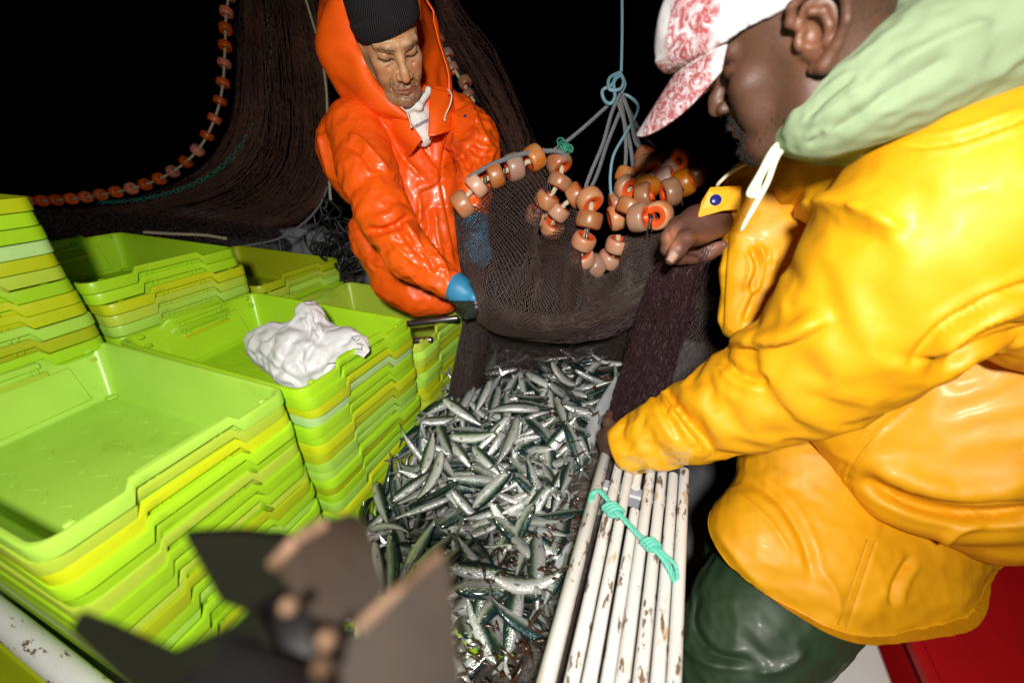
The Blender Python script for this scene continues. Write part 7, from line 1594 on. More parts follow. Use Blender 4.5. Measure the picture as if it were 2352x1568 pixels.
4 -0.515 0.5757 0.5066 0.005 -0.374 0.698 0.611 1.04
3 -0.5988 0.9351 0.6265 0.164 -0.32 0.687 0.632 0.915
0 -0.3545 1.243 0.7212 0.232 -0.084 0.793 -0.557 0.964
5 -0.3753 1.141 0.6755 -0.464 0.077 0.544 0.695 1.02
4 -0.4148 0.7048 0.6016 0.109 -0.325 0.698 -0.629 1.09
2 -0.2485 0.4204 0.5952 0.786 0.615 0.039 -0.038 1.14
0 -0.5618 1.271 0.6287 0.098 -0.82 0.508 -0.246 1.06
3 -0.2045 1.009 0.7429 0.18 0.309 0.689 0.63 0.994
0 -0.4548 1.301 0.6827 0.701 0.569 0.154 0.402 0.917
0 -0.4266 0.9732 0.6368 0.455 0.286 -0.792 -0.291 0.936
2 -0.4574 0.4568 0.4853 0.738 -0.628 -0.091 0.229 1.12
0 -0.496 0.7959 0.5939 0.597 -0.671 -0.431 0.088 0.941
4 -0.1705 1.231 0.7937 0.331 0.838 0.356 0.248 0.903
2 -0.2785 0.8403 0.6825 0.034 -0.149 -0.71 0.688 1.07
3 -0.3561 0.4026 0.6094 0.536 0.113 0.441 -0.711 1.03
0 -0.489 0.3849 0.504 0.349 -0.007 0.599 -0.721 1.14
2 -0.2217 0.6563 0.6655 -0.598 0.346 -0.437 0.575 0.998
0 -0.6114 0.8833 0.6341 0.152 -0.572 0.658 0.466 1.13
0 -0.556 1.142 0.6926 0.797 -0.593 -0.06 0.094 0.93
4 -0.372 1.059 0.6557 0.154 -0.302 -0.785 -0.518 0.913
0 -0.148 0.9744 0.7317 0.104 -0.231 0.694 0.674 1.08
4 -0.4253 0.5241 0.5373 -0.238 0.087 0.536 0.805 1.11
0 -0.3501 0.9465 0.6953 0.021 0.082 0.629 -0.772 1.12
3 -0.522 1.197 0.6045 0.013 -0.47 0.469 0.747 1.1
2 -0.4097 0.773 0.5904 0.455 -0.289 0.631 -0.557 0.901
3 -0.3856 1.087 0.6695 0.393 -0.52 0.643 -0.403 0.975
1 -0.387 1.125 0.6807 0.593 0.676 0.103 0.425 0.959
2 -0.6004 1.101 0.7043 0.281 0.396 -0.519 -0.703 0.992
5 -0.1964 0.2772 0.5821 0.547 0.787 -0.281 0.046 1.06
3 -0.4224 1.141 0.6953 0.735 -0.527 0.277 -0.325 0.966
1 -0.4389 0.4719 0.5248 -0.274 0.412 -0.459 0.738 1.1
0 -0.3478 0.6529 0.5832 -0.035 0.018 -0.918 0.394 0.967
3 -0.2513 1.061 0.6913 0.538 0.714 -0.445 0.053 1.16
1 -0.5841 1.268 0.6639 0.285 0.575 0.58 0.502 0.966
0 -0.5036 0.6406 0.5319 0.531 0.765 -0.232 -0.282 1.13
4 -0.2246 0.446 0.6109 -0.723 -0.093 -0.124 0.673 1.03
5 -0.3778 0.8993 0.6348 -0.784 -0.189 0.423 0.413 1.06
0 -0.2859 0.9888 0.6955 -0.09 0.121 -0.931 0.332 1.09
3 -0.3516 0.8323 0.6528 0.56 -0.827 -0.001 0.053 0.909
0 -0.4835 0.6664 0.5317 0.67 0.527 -0.363 -0.376 0.994
4 -0.3475 0.4115 0.5639 0.223 -0.804 0.495 -0.241 1.12
2 -0.2318 0.2478 0.5457 0.2 -0.787 0.569 0.131 1.16
3 -0.3497 0.508 0.5619 0.318 -0.858 -0.389 -0.11 0.97
4 -0.3837 1.296 0.7 0.549 -0.066 0.5 0.667 1.09
2 -0.1975 0.7074 0.6623 0.107 0.548 -0.564 -0.608 1.06
2 -0.3721 1.017 0.6709 0.058 0.14 0.764 0.627 0.963
0 -0.3024 1.026 0.6861 0.327 0.254 0.708 0.572 0.951
0 -0.5274 0.7732 0.5479 0.569 0.743 -0.031 0.351 1.12
4 -0.4845 1.33 0.6614 0.081 0.169 -0.83 -0.526 0.964
0 -0.468 0.7228 0.5754 0.492 0.683 0.322 0.433 1.16
1 -0.263 0.7093 0.6694 0.283 0.161 0.792 0.516 0.909
0 -0.4989 1.018 0.6084 0.689 -0.397 0.367 -0.482 1.11
0 -0.2483 1.008 0.6838 0.498 0.826 -0.215 0.153 1.15
4 -0.3671 1.034 0.6551 0.569 -0.424 0.451 -0.541 1.04
4 -0.3846 0.7337 0.6189 0.391 -0.304 -0.707 0.505 0.98
0 -0.5055 0.8471 0.5642 0.361 0.062 0.57 0.736 1.05
2 -0.3594 0.5408 0.5802 0.297 -0.079 -0.727 0.615 0.952
2 -0.3624 1.104 0.6841 -0.232 -0.047 0.615 -0.752 1.06
2 -0.342 0.4953 0.5757 0.323 -0.708 -0.4 0.484 1.07
2 -0.4101 0.9098 0.6291 0.524 -0.741 -0.416 -0.055 1.15
3 -0.3617 0.6224 0.5857 0.437 -0.145 0.053 0.886 0.941
0 -0.1905 0.8996 0.6991 0.688 -0.541 0.163 -0.455 0.962
4 -0.2509 0.7837 0.6552 0.461 -0.361 0.389 -0.711 1.04
3 -0.3363 0.8052 0.6508 0.504 -0.395 -0.394 0.66 1.05
2 -0.3237 1.133 0.6976 0.636 -0.723 -0.264 0.062 1.08
2 -0.3032 0.8882 0.6725 0.626 -0.706 -0.041 -0.328 0.917
3 -0.4499 1.125 0.6341 0.409 -0.579 0.136 0.692 1.09
3 -0.4799 0.793 0.5774 -0.077 0.134 0.538 -0.829 0.956
0 -0.481 0.3832 0.5707 0.554 -0.711 0.431 -0.019 1.08
4 -0.4019 0.5961 0.5644 0.23 -0.82 0.518 0.078 1.12
4 -0.3374 1.157 0.6902 -0.324 0.405 0.828 0.211 1
1 -0.4645 0.5917 0.5326 0.129 -0.115 -0.652 0.738 0.979
2 -0.3485 0.7639 0.5959 0.156 0.093 0.804 -0.566 1.1
1 -0.2113 0.8576 0.6913 0.73 -0.617 0.003 -0.293 1.04
1 -0.4757 0.996 0.5901 0.751 -0.576 -0.305 0.106 1.12
1 -0.5285 0.766 0.5947 0.321 0.405 0.362 0.776 1.01
0 -0.5754 0.6677 0.5569 0.251 -0.618 -0.7 0.256 0.989
1 -0.5042 0.972 0.6419 0.574 0.645 0.212 0.459 1.07
0 -0.3486 0.988 0.6789 0.507 0.545 -0.388 -0.543 1.04
2 -0.619 0.879 0.5809 0.265 -0.595 0.493 0.577 0.976
2 -0.4773 0.9507 0.5812 0.468 -0.79 -0.394 -0.045 0.9
1 -0.5313 1.089 0.5748 -0.415 -0.72 0.388 0.398 1.02
0 -0.2256 0.9082 0.7009 0.618 -0.718 -0.314 -0.061 1.15
0 -0.2373 0.6284 0.6396 -0.676 -0.65 -0.146 -0.314 0.968
4 -0.5185 0.4134 0.5153 0.88 0.409 -0.186 -0.156 0.964
5 -0.3556 0.9462 0.6389 0.55 0.327 0.387 -0.664 0.903
0 -0.2859 0.7342 0.6187 0.119 -0.24 0.66 0.702 0.92
2 -0.2892 0.4559 0.5794 0.52 0.795 -0.149 -0.275 1.19
3 -0.619 1.203 0.5382 0.579 -0.33 0.632 -0.394 0.976
2 -0.4049 0.9365 0.6273 0.255 -0.403 -0.659 0.582 1.06
0 -0.3518 0.967 0.6627 0.273 -0.248 -0.82 0.438 1.06
1 -0.5402 0.731 0.5175 -0.096 -0.05 0.986 -0.128 0.929
3 -0.3508 0.3827 0.5432 -0.286 0.578 -0.408 0.646 1.06
4 -0.3292 0.7295 0.6247 -0.27 -0.527 0.582 0.557 0.935
5 -0.542 0.4171 0.4546 0.337 -0.099 -0.86 -0.371 1.05
3 -0.3895 0.9414 0.6474 -0.515 0.808 0.284 -0.038 1.04
3 -0.5764 0.4706 0.4313 -0.702 0.56 0.433 -0.084 1.04
4 -0.3553 0.815 0.6381 0.339 -0.094 -0.731 0.584 1.05
5 -0.4017 0.64 0.5838 -0.537 0.811 -0.06 -0.224 0.917
2 -0.5785 0.8234 0.5327 -0.145 0.241 0.512 0.812 1.01
4 -0.3237 0.4267 0.575 -0.305 0.774 -0.437 0.341 1.06
2 -0.3044 0.3747 0.5526 0.781 0.221 0.544 0.213 1.05
3 -0.5246 0.342 0.4319 0.308 0.341 0.591 0.664 1.02
2 -0.5304 0.5387 0.4671 -0.197 -0.11 0.876 -0.427 1.07
2 -0.3224 0.2801 0.4839 0.649 0.713 -0.014 0.264 1.03
0 -0.3771 0.3662 0.5219 -0.621 -0.514 -0.539 -0.244 1.03
3 -0.3547 0.6029 0.5536 0.486 0.566 0.132 0.653 1.15
0 -0.5996 0.4502 0.3775 0.508 0.63 0.245 0.534 0.938
2 -0.2967 1.19 0.6796 0.398 -0.15 0.676 -0.602 0.943
0 -0.4582 0.5093 0.4699 0.326 0.063 0.736 -0.59 0.905
4 -0.4471 0.8252 0.5556 0.123 -0.146 -0.841 0.506 0.922
0 -0.4528 0.9239 0.5622 0.036 0.23 0.771 -0.593 0.966
1 -0.3992 0.837 0.5979 0.619 -0.767 -0.163 0.045 1.01
4 -0.613 0.8165 0.476 0.201 0.69 -0.473 -0.509 1.15
1 -0.3749 0.895 0.6015 0.054 0.223 -0.654 -0.721 0.901
4 -0.3087 0.3364 0.533 -0.607 0.689 0.184 0.35 1.09
0 -0.3179 0.4357 0.524 0.234 -0.44 -0.786 0.365 0.902
4 -0.5795 0.5569 0.4345 0.055 0.27 0.955 0.109 1.11
0 -0.4218 1.002 0.5884 0.437 -0.175 0.587 -0.659 0.999
2 -0.3645 0.3009 0.5105 -0.494 -0.606 -0.284 -0.555 0.971
2 -0.5453 0.3277 0.3888 -0.614 0.569 0.477 -0.268 1.19
4 -0.1555 0.6216 0.6659 0.487 -0.335 0.612 -0.525 0.942
0 -0.5311 0.4141 0.4585 0.702 0.577 0.34 0.243 1.08
4 -0.4293 0.5666 0.5096 0.629 0.776 -0.043 0.021 1.01
0 -0.4775 0.5323 0.5165 -0.499 -0.507 0.702 0.047 1.1
3 -0.5417 0.9902 0.5325 0.776 -0.583 0.138 -0.197 1.05
4 -0.4575 0.4264 0.4985 -0.378 0.34 0.691 -0.514 0.982
1 -0.6218 0.4622 0.5272 0.415 0.521 0.174 0.725 1
2 -0.198 0.6007 0.6507 -0.581 0.782 0.162 0.156 1.13
3 -0.504 0.4206 0.4367 0.135 0.767 0.434 0.452 0.964
2 -0.5501 0.521 0.4552 0.401 -0.045 -0.706 0.582 1.06
4 -0.5683 0.3471 0.5056 0.034 0.278 -0.652 0.705 1.13
2 -0.4419 0.2572 0.5368 0.357 0.914 -0.18 -0.064 1.09
2 -0.3565 0.3787 0.5419 0.653 -0.616 0.274 -0.345 1.02
2 -0.4674 0.4065 0.4861 -0.341 0.528 -0.777 -0.02 1.01
1 -0.4312 0.2925 0.5528 0.618 -0.705 0.244 -0.246 1.05
1 -0.4146 0.2509 0.4784 0.207 -0.184 -0.636 0.721 1
0 -0.5651 0.7465 0.5701 0.331 0.73 -0.511 -0.312 0.927
0 -0.4795 0.5417 0.5148 -0.601 0.637 0.433 -0.215 1.18
0 -0.4144 0.3112 0.4928 -0.825 -0.549 0.105 0.086 0.968
4 -0.4303 0.1977 0.5178 0.575 -0.768 -0.229 -0.163 1.15
3 -0.4551 0.5889 0.5073 0.741 -0.532 0.267 -0.31 0.965
0 -0.5562 0.4856 0.4403 0.486 -0.104 0.69 -0.526 0.995
2 -0.2804 0.3253 0.5379 -0.562 0.703 -0.08 0.429 0.981
0 -0.4234 0.2928 0.5346 0.597 0.684 -0.34 -0.246 0.916
4 -0.3231 0.4061 0.5514 -0.692 -0.484 -0.404 -0.353 1.08
2 -0.6162 0.8269 0.5526 0.206 -0.595 0.524 0.574 0.974
2 -0.5714 0.9557 0.6321 0.625 0.65 -0.024 0.431 1.11
0 -0.5751 1.084 0.6414 0.685 -0.422 -0.38 0.455 1.09
4 -0.4486 0.4856 0.4959 -0.109 0.979 -0.126 0.118 1.07
0 -0.5958 0.8749 0.5779 0.81 -0.243 0.128 -0.518 1.01
0 -0.5645 0.1298 0.3326 0.024 0.477 -0.343 -0.809 0.997
0 -0.6032 0.4483 0.4914 0.525 -0.6 0.363 -0.482 0.941
3 -0.2994 0.4652 0.567 -0.319 -0.286 0.878 0.214 1.03
0 -0.4099 0.3101 0.5187 0.182 -0.095 0.669 -0.714 1.14
1 -0.4315 0.2146 0.4717 0.22 -0.002 0.654 -0.723 1.11
1 -0.5593 0.5563 0.4748 -0.008 0.4 -0.814 0.421 1.09
2 -0.5083 0.4262 0.4671 0.23 -0.572 0.785 0.062 1.2
0 -0.42 0.3755 0.4754 0.767 -0.61 0.174 -0.093 1.13
2 -0.3565 0.3953 0.519 -0.471 0.633 -0.428 0.441 1.15
2 -0.4439 0.5982 0.5371 -0.345 0.496 0.689 -0.4 1.09
0 -0.3659 1.34 0.7073 0.022 0.015 -0.979 -0.204 0.902
2 -0.5927 1.182 0.6533 0.641 0.529 0.456 0.317 0.972
2 -0.4805 0.446 0.4847 0.112 -0.149 -0.538 0.822 1.12
0 -0.4352 0.5768 0.5311 0.788 0.506 0.192 0.295 1.04
4 -0.4003 0.4203 0.5223 0.449 -0.686 -0.573 0.021 1.15
2 -0.3756 0.422 0.5247 0.439 0.736 -0.336 -0.391 1.06
3 -0.2541 0.3271 0.5622 -0.49 0.524 -0.567 0.404 1.06
1 -0.5973 1.107 0.6361 0.235 -0.374 0.673 -0.593 0.965
1 -0.3028 0.2427 0.5557 0.32 -0.101 0.809 -0.483 1.14
2 -0.2762 0.313 0.5299 -0.828 0.098 -0.12 -0.539 0.997
0 -0.345 0.6102 0.5752 -0.374 0.171 -0.527 0.744 1.15
4 -0.1909 1.255 0.7938 0.01 -0.228 0.12 0.966 0.97
1 -0.5362 0.5674 0.4929 0.422 -0.577 0.147 0.684 1.12
2 -0.246 0.1644 0.5359 0.086 -0.973 -0.192 -0.091 1.1
0 -0.2842 0.2018 0.5281 0.659 0.727 0.004 0.192 1.05
1 -0.5797 0.4843 0.4753 0.602 -0.631 0.372 -0.317 0.975
1 -0.4009 0.4056 0.5125 0.731 -0.645 0.148 -0.166 1.07
2 -0.5667 1.17 0.63 0.14 0.055 0.84 0.521 1.11
2 -0.3576 0.7753 0.6284 0.016 0.44 -0.406 -0.801 0.979
0 -0.5885 1.058 0.6095 0.294 -0.73 0.591 -0.178 1.08
2 -0.4054 0.4334 0.4974 -0.134 -0.33 0.651 0.67 1.13
4 -0.5673 0.9701 0.5855 0.577 0.66 0.075 -0.476 0.975
2 -0.4321 0.6136 0.5329 0.176 0.066 0.807 -0.56 1.06
2 -0.4907 0.8657 0.6091 0.598 -0.54 -0.509 0.303 0.902
1 -0.5234 0.2999 0.4496 0.282 -0.956 -0.01 0.082 0.98
2 -0.3699 0.4583 0.5231 0.154 0.591 -0.519 -0.598 1.18
2 -0.4851 0.3036 0.4962 0.075 0.343 -0.347 -0.869 1.02
1 -0.51 0.3673 0.4461 0.154 0.057 -0.905 0.392 1.15
5 -0.256 0.1435 0.558 0.182 0.86 -0.333 0.341 0.988
2 -0.4763 0.3551 0.4663 -0.646 0.731 0.01 0.22 1.02
2 -0.5636 1.088 0.6929 0.793 0.474 0.303 0.235 0.974
2 -0.5169 0.1569 0.3701 0.109 -0.163 -0.956 0.218 0.924
1 -0.5523 0.3847 0.4843 0.583 0.78 0.175 0.144 0.918
1 -0.4547 0.6869 0.5803 0.264 0.126 -0.659 -0.693 1.1
1 -0.3265 0.4844 0.5705 0.338 -0.24 0.635 -0.652 1.2
3 -0.5713 1.214 0.618 0.195 -0.155 -0.556 -0.793 1.04
2 -0.5588 0.8275 0.6009 0.067 0.121 -0.605 -0.784 0.989
0 -0.5811 0.8071 0.5245 0.255 -0.273 0.577 -0.726 1.14
0 -0.6064 0.4762 0.4605 0.585 -0.523 -0.3 0.543 0.959
0 -0.3617 0.4114 0.536 0.577 -0.8 0.084 0.144 1.06
0 -0.5052 0.4342 0.4837 0.35 0.873 0.028 0.338 0.927
1 -0.3171 0.4352 0.5606 0.667 0.281 -0.2 0.66 0.991
4 -0.5163 1.094 0.638 0.17 -0.404 0.622 -0.649 0.921
4 -0.6194 0.3761 0.4611 0.438 0.409 -0.279 -0.751 1
0 -0.5902 0.8826 0.5298 0.239 -0.444 -0.667 0.548 1.13
2 -0.448 0.5011 0.533 0.636 -0.679 -0.358 0.078 1.08
4 -0.5073 0.5248 0.4603 -0.361 -0.665 0.621 0.202 1.02
0 -0.5309 1.028 0.6244 0.581 0.669 -0.352 -0.302 1.03
0 -0.5836 1.073 0.5838 0.546 0.547 0.407 0.487 0.948
2 -0.5476 1.042 0.5995 0.339 -0.431 -0.777 0.308 1.05
1 -0.4481 0.543 0.5062 0.313 0.227 0.592 0.707 1.17
2 -0.3535 0.145 0.4487 0.123 0.079 0.634 -0.76 1.01
0 -0.386 0.9697 0.6407 0.788 -0.569 -0.233 0.036 1.1
3 -0.2966 1.179 0.7033 0.384 0.739 -0.553 0.009 1.08
1 -0.4312 0.3137 0.447 0.525 -0.536 -0.479 0.455 1.16
1 -0.2361 1.328 0.7295 0.124 -0.09 0.805 0.573 0.988
4 -0.3825 0.3142 0.4918 -0.079 0.094 -0.812 0.57 1.13
0 -0.3317 0.691 0.6084 0.295 -0.459 -0.682 0.487 1.04
3 -0.6171 1.091 0.596 0.388 0.777 0.473 0.151 1.13
1 -0.4635 0.3792 0.4803 0.181 0.215 -0.633 -0.721 1.05
1 -0.5053 0.7152 0.5447 -0.207 0.088 -0.739 -0.635 0.941
2 -0.3384 0.3537 0.5309 0.409 0.601 -0.319 -0.608 0.996
4 -0.5559 0.305 0.5267 0.579 -0.756 -0.27 0.142 1.14
3 -0.5009 0.5 0.4901 -0.563 0.824 -0.07 -0.004 1.1
2 -0.3098 0.3748 0.5498 -0.607 -0.686 -0.293 -0.273 0.981
0 -0.3995 0.2788 0.4713 -0.134 -0.455 0.535 0.699 1.15
1 -0.559 0.3781 0.5606 0.121 -0.148 -0.698 -0.69 1.12
4 -0.3048 0.4236 0.5721 0.339 -0.224 -0.737 0.541 1.12
4 -0.6196 0.8729 0.5046 0.21 -0.792 0.354 -0.451 0.933
4 -0.3237 0.2333 0.4915 0.57 -0.633 0.128 -0.508 0.964
0 -0.3386 1.307 0.7015 0.01 0.347 0.729 -0.59 1.11
4 -0.4046 0.3843 0.4884 0.373 -0.407 -0.641 0.534 0.966
2 -0.3305 0.2795 0.5296 0.181 0.142 -0.871 0.434 1.11
0 -0.4664 0.6602 0.5381 0.698 -0.61 0.349 -0.138 1.06
3 -0.4429 1.173 0.6364 0.231 0.049 -0.738 -0.632 1.11
1 -0.5473 0.5143 0.4516 -0.209 -0.053 0.624 0.751 1.06
2 -0.6103 0.696 0.4445 0.757 0.022 0.053 -0.651 0.915
2 -0.6195 0.42 0.4324 0.341 -0.625 0.607 -0.354 1.13
1 -0.5292 0.9115 0.6062 0.113 -0.026 0.678 -0.726 1.13
2 -0.3861 0.301 0.4969 -0.638 0.697 -0.287 0.155 0.997
2 -0.4124 0.3893 0.4949 0.341 0.44 -0.483 -0.676 0.964
3 -0.5081 0.4676 0.4715 -0.028 0.034 -0.736 0.676 0.979
4 -0.4317 1.12 0.6287 -0.443 0.693 0.498 -0.275 0.983
1 -0.4891 1.202 0.6052 -0.001 0.213 0.789 0.577 0.988
4 -0.5281 1.046 0.5863 0.597 0.125 0.608 0.508 1.08
1 -0.4115 0.8366 0.627 0.242 -0.675 0.697 0.021 1.11
5 -0.577 0.3112 0.3826 -0.718 0.469 -0.378 0.347 1.04
2 -0.5603 0.961 0.5625 0.452 0.89 0.035 -0.048 0.944
0 -0.4661 0.4692 0.493 -0.79 -0.589 0.027 -0.169 1.07
0 -0.545 0.3843 0.4102 0.023 -0.166 -0.813 0.558 0.995
1 -0.5371 0.3962 0.4198 -0.349 0.291 -0.449 0.77 1.12
0 -0.3465 0.8025 0.6129 0.13 0.282 0.681 -0.664 1.1
0 -0.214 0.4367 0.6054 0.711 -0.698 -0.033 -0.084 0.94
0 -0.4225 1.075 0.6376 0.673 -0.656 -0.337 0.051 1.13
0 -0.4768 0.3305 0.4653 0.675 -0.414 0.388 -0.471 1.04
3 -0.3821 0.8625 0.6465 0.619 -0.769 -0.069 0.142 1.14
2 -0.5348 0.5996 0.5054 -0.249 0.903 -0.258 -0.234 0.954
3 -0.3956 0.3071 0.4893 -0.028 0.516 0.766 0.383 1.05
1 -0.319 0.3575 0.5284 0.696 0.632 -0.125 -0.317 0.988
0 -0.453 0.4313 0.468 -0.755 -0.586 -0.063 -0.287 1.08
1 -0.486 1.04 0.5928 0.659 0.713 -0.042 0.236 1.12
1 -0.4605 0.8533 0.594 0.751 -0.532 0.129 -0.369 1
2 -0.4139 0.5548 0.5632 0.269 -0.73 -0.614 0.132 1.01
0 -0.4389 1.005 0.6348 0.054 -0.107 -0.838 0.532 1.01
2 -0.3857 0.3977 0.521 -0.428 -0.132 -0.081 0.891 1.09
4 -0.6222 1.014 0.526 0.428 -0.459 0.245 -0.739 0.896
2 -0.5694 0.7773 0.5084 0.038 0.104 0.838 -0.534 1.07
0 -0.3145 1.249 0.7011 0.687 -0.709 -0.149 -0.06 0.921
0 -0.6121 0.4182 0.4071 0.396 0.652 -0.438 -0.476 0.917
4 -0.4954 0.409 0.4729 0.11 0.131 0.793 -0.584 0.973
4 -0.425 0.9849 0.6325 0.141 -0.237 -0.554 0.786 1.03
4 -0.4505 0.7983 0.6016 -0.732 -0.542 -0.395 0.122 1.06
1 -0.5138 0.4525 0.4787 -0.63 -0.449 0.353 0.526 0.913
3 -0.461 0.4838 0.5099 0.648 -0.356 0.6 -0.305 1.03
4 -0.4206 1.059 0.6368 -0.07 0.992 0.03 0.104 1.07
0 -0.3257 0.3359 0.5343 0.143 -0.519 0.607 -0.584 1.11
3 -0.3896 0.7775 0.6054 0.347 -0.613 -0.559 0.437 0.966
4 -0.5348 0.9023 0.5562 -0.179 0.004 0.755 0.631 0.924
4 -0.4381 0.4407 0.5011 0.226 -0.602 0.526 -0.557 0.95
5 -0.5585 0.767 0.5309 0.428 0.744 0.1 0.504 1.06
2 -0.5308 0.2284 0.3993 -0.89 -0.053 -0.189 -0.411 1.02
0 -0.5292 0.3076 0.4185 0.841 -0.451 0.259 -0.147 1.15
0 -0.4571 0.4563 0.4927 -0.127 -0.039 0.557 0.82 1.09
1 -0.5718 0.2381 0.3457 0.006 0.081 -0.614 -0.785 1
1 -0.3145 0.4473 0.548 -0.076 -0.121 -0.868 0.475 1.19
2 -0.3861 0.5454 0.5682 0.472 -0.667 -0.538 0.208 0.939
1 -0.561 0.912 0.5181 0.279 -0.81 0.464 -0.226 0.992
2 -0.5436 0.369 0.425 0.306 0.414 -0.505 -0.693 1.1
5 -0.4993 1.148 0.5967 0.842 -0.508 0.033 0.179 1.13
1 -0.5971 0.7185 0.4983 0.219 0.78 -0.576 0.108 0.975
2 -0.5049 0.641 0.5064 0.302 -0.235 0.63 -0.676 1.16
0 -0.4196 1.146 0.6185 0.293 0.399 -0.564 -0.661 1.02
4 -0.5222 1.096 0.6017 0.615 0.752 -0.154 -0.177 0.949
0 -0.4404 0.5125 0.5149 -0.507 -0.428 0.622 0.416 1.16
4 -0.2571 0.614 0.6123 0.542 -0.666 -0.235 -0.455 1.05
4 -0.4637 0.5394 0.5124 0.662 0.745 -0.061 -0.046 1.04
0 -0.35 0.3407 0.5051 -0.27 0.512 0.652 -0.488 1.13
0 -0.2224 0.5821 0.6152 0.6 0.667 0.025 0.442 1.11
1 -0.5596 0.4305 0.4373 -0.722 -0.585 0.145 0.339 1.02
2 -0.5078 1.043 0.5877 -0.568 0.731 0.249 -0.284 1.12
1 -0.535 0.845 0.5538 0.185 0.917 0.341 0.089 1.1
0 -0.4788 0.454 0.4795 -0.833 0.508 0.166 -0.14 0.927
1 -0.4971 0.3219 0.4294 0.199 -0.294 -0.7 0.619 1.07
5 -0.3034 0.3435 0.5491 0.529 -0.396 -0.559 0.5 0.967
1 -0.4005 1.027 0.6515 0.714 -0.545 0.436 -0.056 0.99
3 -0.4752 1.111 0.6271 0.753 -0.504 0.348 -0.24 0.96
2 -0.4174 0.8754 0.6075 0.04 0.065 -0.775 0.627 1.12
1 -0.3212 0.3376 0.5306 -0.754 -0.625 0.108 0.17 1.02
0 -0.5767 0.446 0.4312 -0.284 0.849 -0.402 -0.191 0.912
1 -0.4669 0.8261 0.5747 0.502 -0.444 -0.491 0.557 1.12
1 -0.5683 1.298 0.5601 0.01 0.253 0.446 -0.859 0.897
0 -0.3074 0.468 0.5531 0.182 -0.446 -0.844 0.235 0.94
0 -0.2837 0.8932 0.6511 0.511 -0.285 0.491 -0.646 0.906
1 -0.497 0.4676 0.4896 0.316 -0.152 0.602 0.718 0.97
3 -0.2381 0.4448 0.578 0.302 0.197 -0.609 -0.706 0.968
4 -0.5457 0.3833 0.4284 0.172 -0.843 -0.506 -0.057 0.996
3 -0.6156 0.6341 0.4269 0.926 0.085 -0.046 -0.365 0.96
2 -0.5555 0.1761 0.3332 0.6 0.779 -0.171 0.06 1.14
2 -0.3681 0.5195 0.55 -0.747 -0.629 -0.109 -0.189 0.975
2 -0.5573 0.582 0.4612 0.554 0.703 0.419 0.151 1.07
3 -0.5358 0.6016 0.4716 0.625 0.409 -0.526 -0.406 0.962
2 -0.4558 0.6538 0.509 0.042 0.484 -0.576 -0.657 0.973
1 -0.56 0.6062 0.4513 0.81 -0.053 0.225 -0.538 1.01
2 -0.3111 0.3214 0.5064 0.143 -0.379 0.553 0.728 0.898
2 -0.1928 0.2647 0.594 -0.162 0.072 -0.751 0.637 1.03
0 -0.4878 0.3935 0.4347 0.732 -0.575 -0.068 -0.36 1.07
2 -0.4559 1.316 0.6185 0.141 0.258 0.935 -0.198 0.932
4 -0.3562 0.4281 0.5376 0.102 0.347 0.864 0.349 1.01
3 -0.3744 1.026 0.6227 0.529 0.724 0.012 0.442 1.15
1 -0.5826 1.217 0.5287 0.562 -0.186 0.541 -0.598 1.03
0 -0.3764 1.087 0.6353 0.393 0.011 0.698 -0.599 1.12
4 -0.4285 0.4191 0.4952 -0.349 -0.86 0.073 0.365 1.07
1 -0.5609 0.8613 0.5343 -0.524 0.737 -0.355 0.238 1.06
4 -0.4091 0.5713 0.5455 0.412 -0.834 -0.359 -0.076 1.03
3 -0.3137 0.3241 0.528 0.556 -0.708 0.223 -0.374 0.983
2 -0.3383 0.3001 0.5288 0.59 -0.783 0.184 0.071 1.05
2 -0.4455 0.3784 0.4922 -0.332 0.299 -0.893 0.061 1
0 -0.4478 0.7364 0.5681 -0.695 0.681 0.196 0.119 1.1
1 -0.405 0.4729 0.5184 0.73 -0.581 -0.263 0.243 1.03
0 -0.559 0.9973 0.5626 -0.282 -0.331 -0.532 -0.726 1.01
2 -0.4825 0.9 0.5726 -0.527 -0.599 -0.445 -0.407 0.956
4 -0.5764 0.5217 0.4638 -0.241 0.912 -0.228 -0.243 0.967
2 -0.4696 0.4578 0.4947 0.092 0.324 0.873 0.351 0.928
1 -0.5791 0.7918 0.4856 0.592 -0.469 -0.5 0.424 1.06
0 -0.3164 1.219 0.6749 0.09 0.372 -0.582 -0.717 1.03
4 -0.5532 0.3972 0.4041 -0.175 0.001 -0.725 0.666 1.07
2 -0.2499 0.23 0.522 0.485 0.324 0.525 0.62 1.04
2 -0.3491 0.8635 0.6252 0.735 0.651 -0.137 -0.132 0.905
1 -0.2784 0.985 0.6658 0.119 -0.115 0.516 0.84 0.921
3 -0.2621 0.2589 0.5534 -0.189 0.223 0.739 0.608 0.969
1 -0.3335 0.5625 0.5694 0.71 -0.538 -0.304 0.338 0.979
1 -0.347 0.4067 0.5162 -0.195 0.171 -0.639 0.724 1.07
4 -0.2728 0.4778 0.578 0.611 -0.501 -0.568 0.23 0.956
1 -0.4825 0.7975 0.5511 0.718 -0.633 0.192 -0.216 1.14
2 -0.4527 0.8721 0.559 0.69 -0.664 -0.065 -0.283 1.07
0 -0.5205 0.6046 0.4686 0.308 0.58 -0.479 -0.582 1.1
2 -0.4092 0.4053 0.5035 0.474 0.215 0.757 0.396 1.16
3 -0.2717 0.2365 0.5352 -0.54 -0.646 0.539 0.021 1.09
2 -0.3116 0.5167 0.5512 0.38 0.011 0.509 0.772 1.04
2 -0.1879 1.072 0.728 0.091 0.745 -0.619 -0.231 1.07
2 -0.4614 0.6464 0.554 0.636 -0.727 -0.253 0.052 1.05
3 -0.3344 0.3736 0.5447 0.463 0.519 0.253 0.672 1.17
'''
